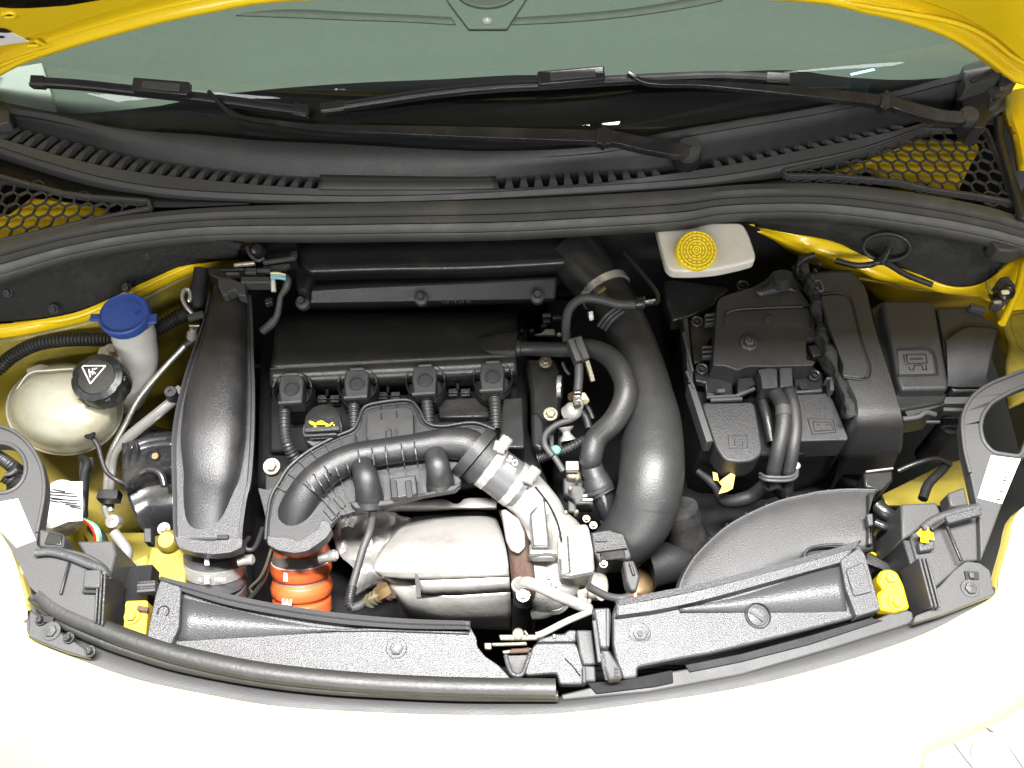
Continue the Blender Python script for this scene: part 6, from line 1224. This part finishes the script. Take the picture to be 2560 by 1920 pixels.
# raised upper face: long wedge in front of the rib
loft('step_face', [B8.l([(1180, 885), (1600, 985), (1900, 1050), (2212, 1100)], .004)+B9.l([(900, 1478), (1470, 1500)], .004), B8.l([(1140, 1165), (1500, 1145), (1900, 1120), (2212, 1105)], .001)+B9.l([(900, 1490), (1470, 1510)], .001)], 'slam', sp, n=30, solid=.003)
rib = [(346, 1248), (480, 1283), (600, 1308), (740, 1328), (880, 1340), (1016, 1345)]; ribb = [(352, 1262), (480, 1302), (600, 1326), (740, 1346), (880, 1356), (1016, 1358)]
loft('rib', [F.l(rib, -.006), F.l(rib, .010), [a.lerp(b, .35)+Vector((0, 0, .001)) for a, b in zip(F.l(rib, .011), F.l(ribb, .011))], [a.lerp(b, .5)+Vector((0, 0, -.003)) for a, b in zip(F.l(rib, .01), F.l(ribb, .01))], F.l(ribb, .010), F.l(ribb, .0)], 'slam', sp, n=60, solid=.002, auto=25)
plate('end_block', B8.l([(1030, 770), (1165, 815), (1150, 1080), (1090, 1200), (940, 1150), (1000, 860)], .012), .03, 'slam', sp, bevel=.003, r=.004)
c = B8.p(1050, 975, .0125); k = B8.m(36, c)
tube('moulded_arc', [c+Vector((math.cos(a)*k, math.sin(a)*k, 0)) for a in [math.radians(d) for d in range(-60, 230, 25)]], .0009, 'dull', sp, seg=6, sm=2)
bolt(sp, B12.p(1713, 208, .002), .0125, 'slam', axis=(0, -.2, 1), name='screw', h=.004)
bolt(sp, B12.p(1713, 208, .005), .005, 'chrome', axis=(0, -.2, 1), name='screw', h=.002)
sr = thing('slam_panel', 'grained grey slam panel right of the latch with a big round plug', 'slam panel', F.p(1600, 1330, 0))
P1 = B10.l([(722, 1150), (1000, 1120), (1300, 1060), (1700, 950), (2100, 830)], 0)
body = B10.l([(722, 1120), (742, 1055), (1200, 960), (1700, 840), (2212, 700)], 0)[:5]+B11.l([(1150, 668), (1185, 720), (1292, 1092), (1130, 1138), (800, 1225), (500, 1300), (200, 1370), (0, 1405)], 0)+B10.l([(885, 1460), (885, 1525), (790, 1535), (735, 1380), (722, 1300)], 0)
plate('panel', body, .02, 'slam', sr, bevel=.0025, r=.004)
ra = B10.l([(740, 1058), (1000, 1005), (1300, 945), (1700, 845), (2080, 742), (2212, 700)], .0)+[B11.p(1150, 672, 0)]
rb = B10.l([(740, 1145), (1000, 1110), (1300, 1045), (1700, 935), (2080, 830), (2212, 795)], .0)+[B11.p(1040, 800, 0)]
ra = resamp(cr(ra, 4), 40); rb = resamp(cr(rb, 4), 40)
loft('rib', [[a+Vector((0, 0, -.006)) for a in ra], [a+Vector((0, 0, .010)) for a in ra], [a.lerp(b, .3)+Vector((0, 0, .011)) for a, b in zip(ra, rb)], [a.lerp(b, .38)+Vector((0, 0, .007)) for a, b in zip(ra, rb)], [a.lerp(b, .44)+Vector((0, 0, .011)) for a, b in zip(ra, rb)], [a.lerp(b, .92)+Vector((0, 0, .009)) for a, b in zip(ra, rb)], [a.lerp(b, 1)+Vector((0, 0, .001)) for a, b in zip(ra, rb)]], 'slam', sr, n=60, sm=1, solid=.002, auto=25)
loft('step_face', [B11.l([(0, 1090), (400, 1000), (800, 870), (1030, 812)], .006), B11.l([(0, 1112), (400, 1110), (800, 1108), (1075, 1100)], .001)], 'slam', sr, n=30, solid=.003)
plate('end_block', B11.l([(1030, 770), (1150, 690), (1190, 730), (1292, 1090), (1135, 1136), (1065, 950)], .013), .03, 'slam', sr, bevel=.003, r=.004)
plate('end_pad', B11.l([(1065, 830), (1180, 785), (1240, 975), (1120, 1005)], .016), .006, 'slam', sr, bevel=.002, r=.004)
c = B11.p(500, 1130, .001); k = B11.m(82, c)
lathe('round_plug', c, (0, -.12, 1), [(k, -.01), (k, .003), (k*.93, .004), (k*.9, -.004), (k*.82, -.004), (k*.8, .003), (k*.4, .005), (0, .005)], 'slam', sr, seg=36)
box('plug_slot', c+Vector((-k*.62, .004, .0055)), c+Vector((k*.3, -k*.5, .0055)), .004, .0015, 'gtrim', sr, bevel=.0004)
bolt(sr, B10.p(900, 1245, .001), .0135, 'slam', axis=(0, -.2, 1), name='screw', h=.003)
bolt(sr, B10.p(900, 1245, .003), .006, 'gtrim', axis=(0, -.2, 1), name='screw', h=.003)
# lower ledge in front of the right panel
lg = thing('bumper_ledge', 'smooth grey ledge in front of the right slam panel', 'trim', F.p(1700, 1440, -.01))
plate('ledge', F.l([(1212, 1500), (1262, 1488), (1300, 1478), (1450, 1450), (1600, 1425), (1750, 1380), (1900, 1334), (1950, 1312), (1972, 1322), (1975, 1345), (1800, 1400), (1600, 1458), (1400, 1495), (1215, 1512)], -.007), .012, 'gtrim', lg, bevel=.002)
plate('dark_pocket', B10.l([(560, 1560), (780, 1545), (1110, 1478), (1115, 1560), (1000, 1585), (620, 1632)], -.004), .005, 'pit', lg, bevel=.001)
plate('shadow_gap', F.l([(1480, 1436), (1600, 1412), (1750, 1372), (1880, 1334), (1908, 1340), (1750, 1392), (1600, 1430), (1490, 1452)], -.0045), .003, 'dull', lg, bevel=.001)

# latch area between the panels
lc = thing('center_cover', 'short grained cover piece right of the latch pocket', 'slam panel', F.p(1180, 1430, 0))
plate('panel', C3.l([(1030, 1230), (1080, 1170), (1420, 1165), (1590, 1165), (1650, 1300), (1700, 1500), (1710, 1700), (1380, 1700), (1350, 1560), (980, 1590), (930, 1560), (980, 1400)], .0), .015, 'slam', lc, bevel=.002, r=.004)
plate('back_ledge', C3.l([(1170, 1100), (1340, 1050), (1440, 1050), (1500, 1000), (1600, 1000), (1600, 1160), (1080, 1160)], -.012), .01, 'slam', lc, bevel=.002)
plate('post', C3.l([(1600, 1000), (1800, 1000), (1850, 1440), (1690, 1450), (1640, 1300)], .006), .02, 'gtrim', lc, bevel=.002)
plate('post_foot', C3.l([(1680, 1460), (1840, 1460), (1850, 1660), (1700, 1660)], .003), .02, 'gtrim', lc, bevel=.002)
tube('seam', C3.l([(1450, 1370), (1560, 1480), (1650, 1600)], .0005), .0009, 'dull', lc, seg=6)
lt = thing('hood_latch', 'zinc plated hood latch of stacked plates in the middle of the slam panel', 'latch', C3.p(880, 1150, -.02))
plate('upper_plate', C3.l([(600, 1060), (940, 1055), (1170, 1060), (1200, 1100), (1150, 1130), (620, 1130)], -.012), .004, 'zinc', lt)
plate('lower_plate', C3.l([(500, 1165), (960, 1150), (970, 1195), (520, 1210)], -.018), .004, 'zinc', lt)
plate('striker_plate', C3.l([(640, 1265), (980, 1225), (1040, 1240), (960, 1290), (660, 1310)], -.024), .004, 'zinc', lt)
lathe('pivot_bolt', C3.p(850, 1060, -.012), (0, -.1, 1), [(.007, 0), (.007, .005), (.005, .006), (0, .006)], 'zinc', lt)
plate('tab', C3.l([(410, 1165), (510, 1165), (510, 1250), (420, 1250)], -.014), .006, 'zinc', lt)
plate('tab', C3.l([(1290, 1050), (1340, 1050), (1345, 1110), (1290, 1110)], -.010), .006, 'zinc', lt)
box('spring_arm', C3.p(930, 1010, -.008), C3.p(975, 1075, -.01), .003, .003, 'zinc', lt)
plate('catch', C3.l([(760, 1240), (1000, 1230), (1000, 1290), (720, 1300)], -.020), .006, 'rust', lt)
tube('pocket_wall', C3.l([(690, 1330, -.004), (720, 1450, -.002), (770, 1560, 0), (850, 1590, 0), (910, 1560, 0), (960, 1440, -.002), (1010, 1300, -.004)]), .003, 'slam', lt, seg=8)
plate('pocket_floor', C3.l([(680, 1300), (1010, 1290), (940, 1520), (850, 1580), (760, 1540)], -.03), .004, 'gtrim', lt)
rod = thing('hood_prop_rod', 'bright steel release rod running diagonally from the latch', 'rod', C3.p(1400, 900, -.008))
tube('rod', C3.l([(1080, 1075, -.008), (1180, 1040, -.008), (1500, 880, -.006), (1790, 760, -.004)]), .0042, 'chrome', rod, seg=12)
rb_ = thing('release_lever', 'angled black lever bracket standing right of the latch', 'lever', B10.p(660, 1300, 0))
plate('arm', B10.l([(600, 1080), (705, 1075), (715, 1120), (705, 1330), (680, 1340), (640, 1330), (620, 1200)], .03), .03, 'slam', rb_, bevel=.003)
box('arm_edge', B10.p(692, 1085, .032), B10.p(692, 1330, .03), .004, .004, 'gtrim', rb_)
box('arm_edge', B10.p(605, 1160, .030), B10.p(640, 1430, .02), .005, .006, 'gtrim', rb_)
plate('leg', B10.l([(640, 1345), (700, 1345), (780, 1470), (790, 1530), (700, 1540), (660, 1440)], .02), .02, 'gtrim', rb_, bevel=.003)
box('leg_edge', B10.p(650, 1370, .023), B10.p(690, 1540, .01), .006, .006, 'slam', rb_)
for y in (1468, 1490, 1515): box('notch', B10.p(735, y, .021), B10.p(762, y, .021), .003, .002, 'ink_gap', rb_, bevel=0)
plate('edge_bar', B10.l([(530, 1450), (550, 1450), (555, 1560), (530, 1560)], .01), .02, 'gtrim', rb_)

# rubber roll seal on the left front
rs = thing('front_seal', 'thick grey rubber seal curving along the left front edge of the bay', 'rubber seal', F.p(600, 1440, .01))
pth = [(85, 1285), (130, 1318), (200, 1350), (300, 1388), (400, 1418), (550, 1449), (700, 1467), (850, 1478), (1000, 1484), (1200, 1487)]
tube('roll', F.l(pth, .008), .0115, 'seal2', rs, seg=18, rz=.65)
pth2 = [(70, 1290), (110, 1330), (200, 1378), (300, 1414), (400, 1442), (550, 1470), (700, 1488), (850, 1497), (1000, 1503), (1205, 1504)]
tube('under_roll', F.l(pth2, -.002), .0065, 'seal2', rs, seg=12)
for x, y in ((445, 1145), (582, 1230), (265, 1030)):
    bolt(rs, B8.p(x, y, .006), .007, 'satin', name='stud', h=.006)

# ------------------------------------------------------------------ headlamp brackets
hb = thing('lamp_housing_bracket', 'grey plastic headlamp bracket with a ringed opening on the left', 'bracket', F.p(150, 1200, .01))
out = [(-60, 915), (0, 918), (30, 930), (60, 955), (85, 995), (96, 1040), (94, 1075), (88, 1110), (82, 1150), (78, 1180), (140, 1205), (200, 1235), (228, 1260), (228, 1310), (210, 1345), (160, 1325), (110, 1305), (66, 1270), (40, 1215), (0, 1150), (-60, 1080)]
c0 = F.p(2, 1010, .015); hole = [F.p(2+(54 if math.cos(a) > 0 else 70)*math.cos(a), 1011-54*math.sin(a), .015) for a in [2*math.pi*k/28 for k in range(28)]]
plate('frame', F.l(out, .015), .02, 'gtrim', hb, bevel=.003, r=.006, holes=[hole])
tube('opening_lip', hole+[hole[0]], .003, 'gtrim', hb, seg=8, sm=1)
tube('rim_lip', F.l([(0, 920), (30, 932), (60, 957), (85, 997), (95, 1040), (94, 1075), (88, 1110), (80, 1150)], .017), .0026, 'gtrim', hb, seg=8)
plate('sticker', B8.l([(-60, 280), (115, 248), (228, 515), (105, 562), (-60, 240+150)], .0165), .001, 'white', hb, bevel=0, label='white paper sticker')
box('print', B8.p(55, 466, .018), B8.p(102, 460, .018), .0012, .0005, 'print', hb, bevel=0); box('print', B8.p(0, 298, .018), B8.p(30, 288, .018), .0012, .0005, 'print', hb, bevel=0)
plate('block', B8.l([(250, 440), (400, 470), (415, 490), (405, 565), (248, 560)], .02), .03, 'gtrim', hb, bevel=.003)
plate('block_window', B8.l([(310, 462), (400, 478), (395, 550), (280, 540)], .022), .003, 'satin', hb)
tube('arched_lip', B8.l([(225, 595), (330, 590), (450, 620), (560, 665), (650, 700), (680, 760)], .022), .0055, 'slam', hb, seg=12, rz=.6)
tube('arched_lip', B8.l([(300, 570), (450, 590), (580, 630), (680, 700), (705, 770)], .016), .003, 'gtrim', hb, seg=8)
plate('tab', B8.l([(540, 705), (650, 700), (640, 820), (530, 820)], .03), .012, 'gtrim', hb, bevel=.002)
box('tab_shadow', B8.p(535, 838, .02), B8.p(655, 842, .02), .007, .004, 'ink_gap', hb, bevel=0)
box('rib', B8.p(445, 660, .018), B8.p(390, 865, .018), .003, .004, 'satin', hb)
plate('web', B8.l([(200, 600), (450, 640), (640, 720), (650, 900), (630, 1030), (400, 930), (190, 810)], .0125), .004, 'gtrim', hb)
plate('side_wall', B8.l([(490, 520), (730, 515), (745, 600), (700, 780), (690, 1060), (630, 1040), (650, 760), (560, 640)], .005), .14, 'gtrim', hb, bevel=.003)
for dx in (0, 22, 44): box('wall_rib', B8.p(690+dx, 760, .0), B8.p(672+dx, 1070+dx*.4, -.01), .003, .06, 'tex', hb)
plate('corner_plate', B8.l([(190, 960), (260, 1010), (420, 1130), (540, 1205), (580, 1275), (420, 1235), (175, 1140)], .004), .01, 'gtrim', hb, bevel=.002)
bolt(hb, B8.p(330, 1100, .006), .0115, 'gtrim', name='screw', h=.004); bolt(hb, B8.p(325, 1098, .009), .0055, 'gtrim', name='screw', h=.002)
box('slot', B8.p(265, 1020, .007), B8.p(345, 1030, .007), .009, .004, 'ink_gap', hb, bevel=.001)
lh = thing('lamp_loom_tube', 'dark braided wiring sleeve inside the ringed left bracket opening', 'wiring sleeve', F.p(0, 1000, -.03))
tube('sleeve', C4.l([(-100, 480, -.01), (40, 560, -.02), (150, 640, -.03), (230, 700, -.05)]), .0095, 'rubber', lh, corr=(.003, .0008), seg=20)
tube('sleeve', C4.l([(60, 760, -.03), (180, 830, -.04), (200, 920, -.06), (180, 1000, -.08)]), .0115, 'rubber', lh, corr=(.0045, .0012), seg=20)
tube('ring', C4.l([(60, 760, -.02), (140, 745, -.02), (210, 690, -.022)]), .003, 'gtrim', lh, seg=8)

hr = thing('lamp_housing_bracket', 'grey plastic headlamp bracket with a labelled side arm on the right', 'bracket', B11.p(1800, 500, .01))
out = B7.l([(2240, 935), (2120, 990), (1980, 1040), (1880, 1110), (1830, 1200), (1815, 1290), (1830, 1450), (1860, 1600)], .015)+B11.l([(1880, 250), (1920, 420), (1925, 470), (1700, 540), (1510, 580), (1480, 650), (1520, 760), (1600, 960), (1620, 970), (1760, 850), (1830, 780), (1935, 775), (1980, 650), (2070, 420), (2140, 230), (2212, 60)], .015)+B7.l([(2260, 1380)], .015)
hole = rnd(B7.l([(2240, 1040), (2120, 1080), (2000, 1150), (1950, 1220), (1930, 1300), (1950, 1400), (2010, 1470), (2200, 1495), (2255, 1300)], .015), .01)
inner_hole = hole
outp = B7.l([(2300, 905), (2120, 975), (1980, 1035), (1880, 1110), (1830, 1200), (1815, 1290), (1830, 1450), (1865, 1600)], .015)+B11.l([(1905, 400), (1925, 470), (1935, 775), (1985, 650), (2070, 420), (2190, 120), (2300, 60)], .015)
hole = rnd([B7.p(x, y, .015) for x, y in [(2270, 1020), (2120, 1080), (2000, 1150), (1945, 1230), (1930, 1310), (1950, 1400), (2010, 1470), (2190, 1497), (2270, 1300)]], .008)
plate('frame', outp, .02, 'gtrim', hr, bevel=.003, holes=[hole])
tube('opening_lip', hole+[hole[0]], .003, 'gtrim', hr, seg=8, sm=1)
tube('rim_lip', B7.l([(2300, 905), (2120, 975), (1980, 1035), (1880, 1110), (1830, 1200), (1815, 1290), (1830, 1450), (1865, 1600)], .017), .0026, 'gtrim', hr, seg=8)
plate('sticker', B11.l([(2000, 100), (2190, 122), (2070, 410), (1915, 372)], .017), .001, 'white', hr, bevel=0, label='white sticker with a grey barcode')
random.seed(3)
for i in range(11):
    t = i/10; a = B11.p(2095-60*t, 205+175*t, .0185); b_ = B11.p(2120-60*t, 208+175*t, .0185); box('barcode_bar', a, b_, .0012+.0012*random.random(), .0004, 'print', hr, bevel=0)
plate('web', B11.l([(1700, 545), (1925, 475), (1935, 775), (1830, 780), (1760, 850), (1620, 970), (1585, 980), (1510, 740), (1480, 640), (1500, 590)], .004), .012, 'gtrim', hr, bevel=.002)
tube('arched_lip', B11.l([(1560, 570), (1640, 510), (1780, 460), (1925, 430)], .022), .0055, 'slam', hr, seg=12, rz=.6)
box('arm', B11.p(1710, 520, .026), B11.p(1925, 462, .026), .010, .008, 'slam', hr)
box('rib', B11.p(1715, 555, .018), B11.p(1810, 780, .018), .004, .004, 'satin', hr)
box('rib', B11.p(1615, 575, .022), B11.p(1700, 515, .022), .005, .004, 'satin', hr)
plate('block', B11.l([(1420, 410), (1650, 400), (1680, 470), (1560, 560), (1510, 600), (1430, 640)], .002), .1, 'gtrim', hr, bevel=.003)
plate('block', B11.l([(1720, 340), (1830, 300), (1860, 420), (1740, 430)], -.0), .03, 'gtrim', hr, bevel=.003)
plate('side_wall', B11.l([(1430, 640), (1480, 640), (1620, 960), (1625, 1100), (1580, 1110), (1480, 800)], .0), .16, 'tex', hr, bevel=.002)
for dx in (0, 24, 48): box('wall_rib', B11.p(1480+dx, 800, .0), B11.p(1560+dx, 1110, -.006), .003, .06, 'gtrim', hr)
plate('tab', B11.l([(1530, 650), (1635, 640), (1640, 700), (1545, 715)], .016), .01, 'slam', hr, bevel=.002)
plate('corner_plate', B11.l([(1510, 1130), (1615, 1090), (1625, 975), (1680, 930), (1760, 840), (1840, 778), (1930, 790), (1995, 840), (2010, 950), (2030, 990), (1700, 1120), (1500, 1180)], .010), .012, 'gtrim', hr, bevel=.002, r=.004)
bolt(hr, B11.p(1865, 955, .011), .0115, 'gtrim', name='screw', h=.004); bolt(hr, B11.p(1870, 957, .014), .0055, 'gtrim', name='screw', h=.002)
plate('slot', B11.l([(1830, 842), (1920, 848), (1925, 895), (1840, 895)], .0125), .003, 'ink_gap', hr, bevel=0)
box('slot_pin', B11.p(1868, 852, .014), B11.p(1880, 890, .014), .006, .004, 'gtrim', hr)
lf = thing('fallen_leaf', 'small yellow leaf resting on the right headlamp bracket', 'leaf', B11.p(1580, 615, .02))
vs = []; n = 12; cc_ = B11.p(1578, 615, .024)
P = [(1520, 600), (1545, 575), (1570, 585), (1590, 562), (1605, 590), (1640, 592), (1622, 615), (1638, 640), (1600, 635), (1590, 668), (1565, 650), (1545, 655), (1545, 630)]
plate('blade', [p+Vector((0, 0, .004*math.sin(i*2.3))) for i, p in enumerate(B11.l(P, .023))], .0012, 'ycap', lf, bevel=0)
# yellow brackets beside the slam panels
yb = thing('support_bracket', 'yellow support bracket with two bolts at the right end of the slam panel', 'bracket', B11.p(1350, 950, 0))
plate('plate', B11.l([(1290, 840), (1350, 826), (1400, 850), (1440, 930), (1480, 1080), (1390, 1105), (1290, 1090), (1270, 980), (1310, 960), (1265, 900)], .003), .03, 'yellow2', yb, bevel=.003, r=.004)
bolt(yb, B11.p(1345, 890, .004), .0105, 'yellow2', h=.006); bolt(yb, B11.p(1390, 1045, .004), .0105, 'yellow2', h=.006)
yb = thing('support_bracket', 'yellow support bracket with one bolt at the left end of the slam panel', 'bracket', B8.p(870, 1000, -.01))
plate('plate', B8.l([(805, 905), (950, 900), (950, 960), (935, 1145), (790, 1105), (800, 1000)], -.008), .05, 'yellow2', yb, bevel=.003, r=.004)
bolt(yb, B8.p(850, 1005, -.006), .010, 'yellow2', h=.006)
box('rod', B8.p(885, 952, -.002), B8.p(955, 965, -.002), .006, .006, 'rust', yb)
yc = thing('support_bracket', 'dusty yellow bracket behind the slam panel, beside the grey intake coupling', 'bracket', B8.p(1050, 650, -.1))
plate('plate', B8.l([(970, 560), (1150, 560), (1190, 600), (1190, 790), (950, 760), (930, 700)], -.09), .06, 'wing', yc, bevel=.003)
plate('plate', B8.l([(780, 760), (850, 640), (950, 600), (960, 740), (900, 790)], -.11), .02, 'wing', yc, bevel=.003)
lathe('boss', B8.p(1080, 520, -.08), (0, -.2, 1), [(.016, -.03), (.016, 0), (.011, .008), (0, .008)], 'wing', yc)
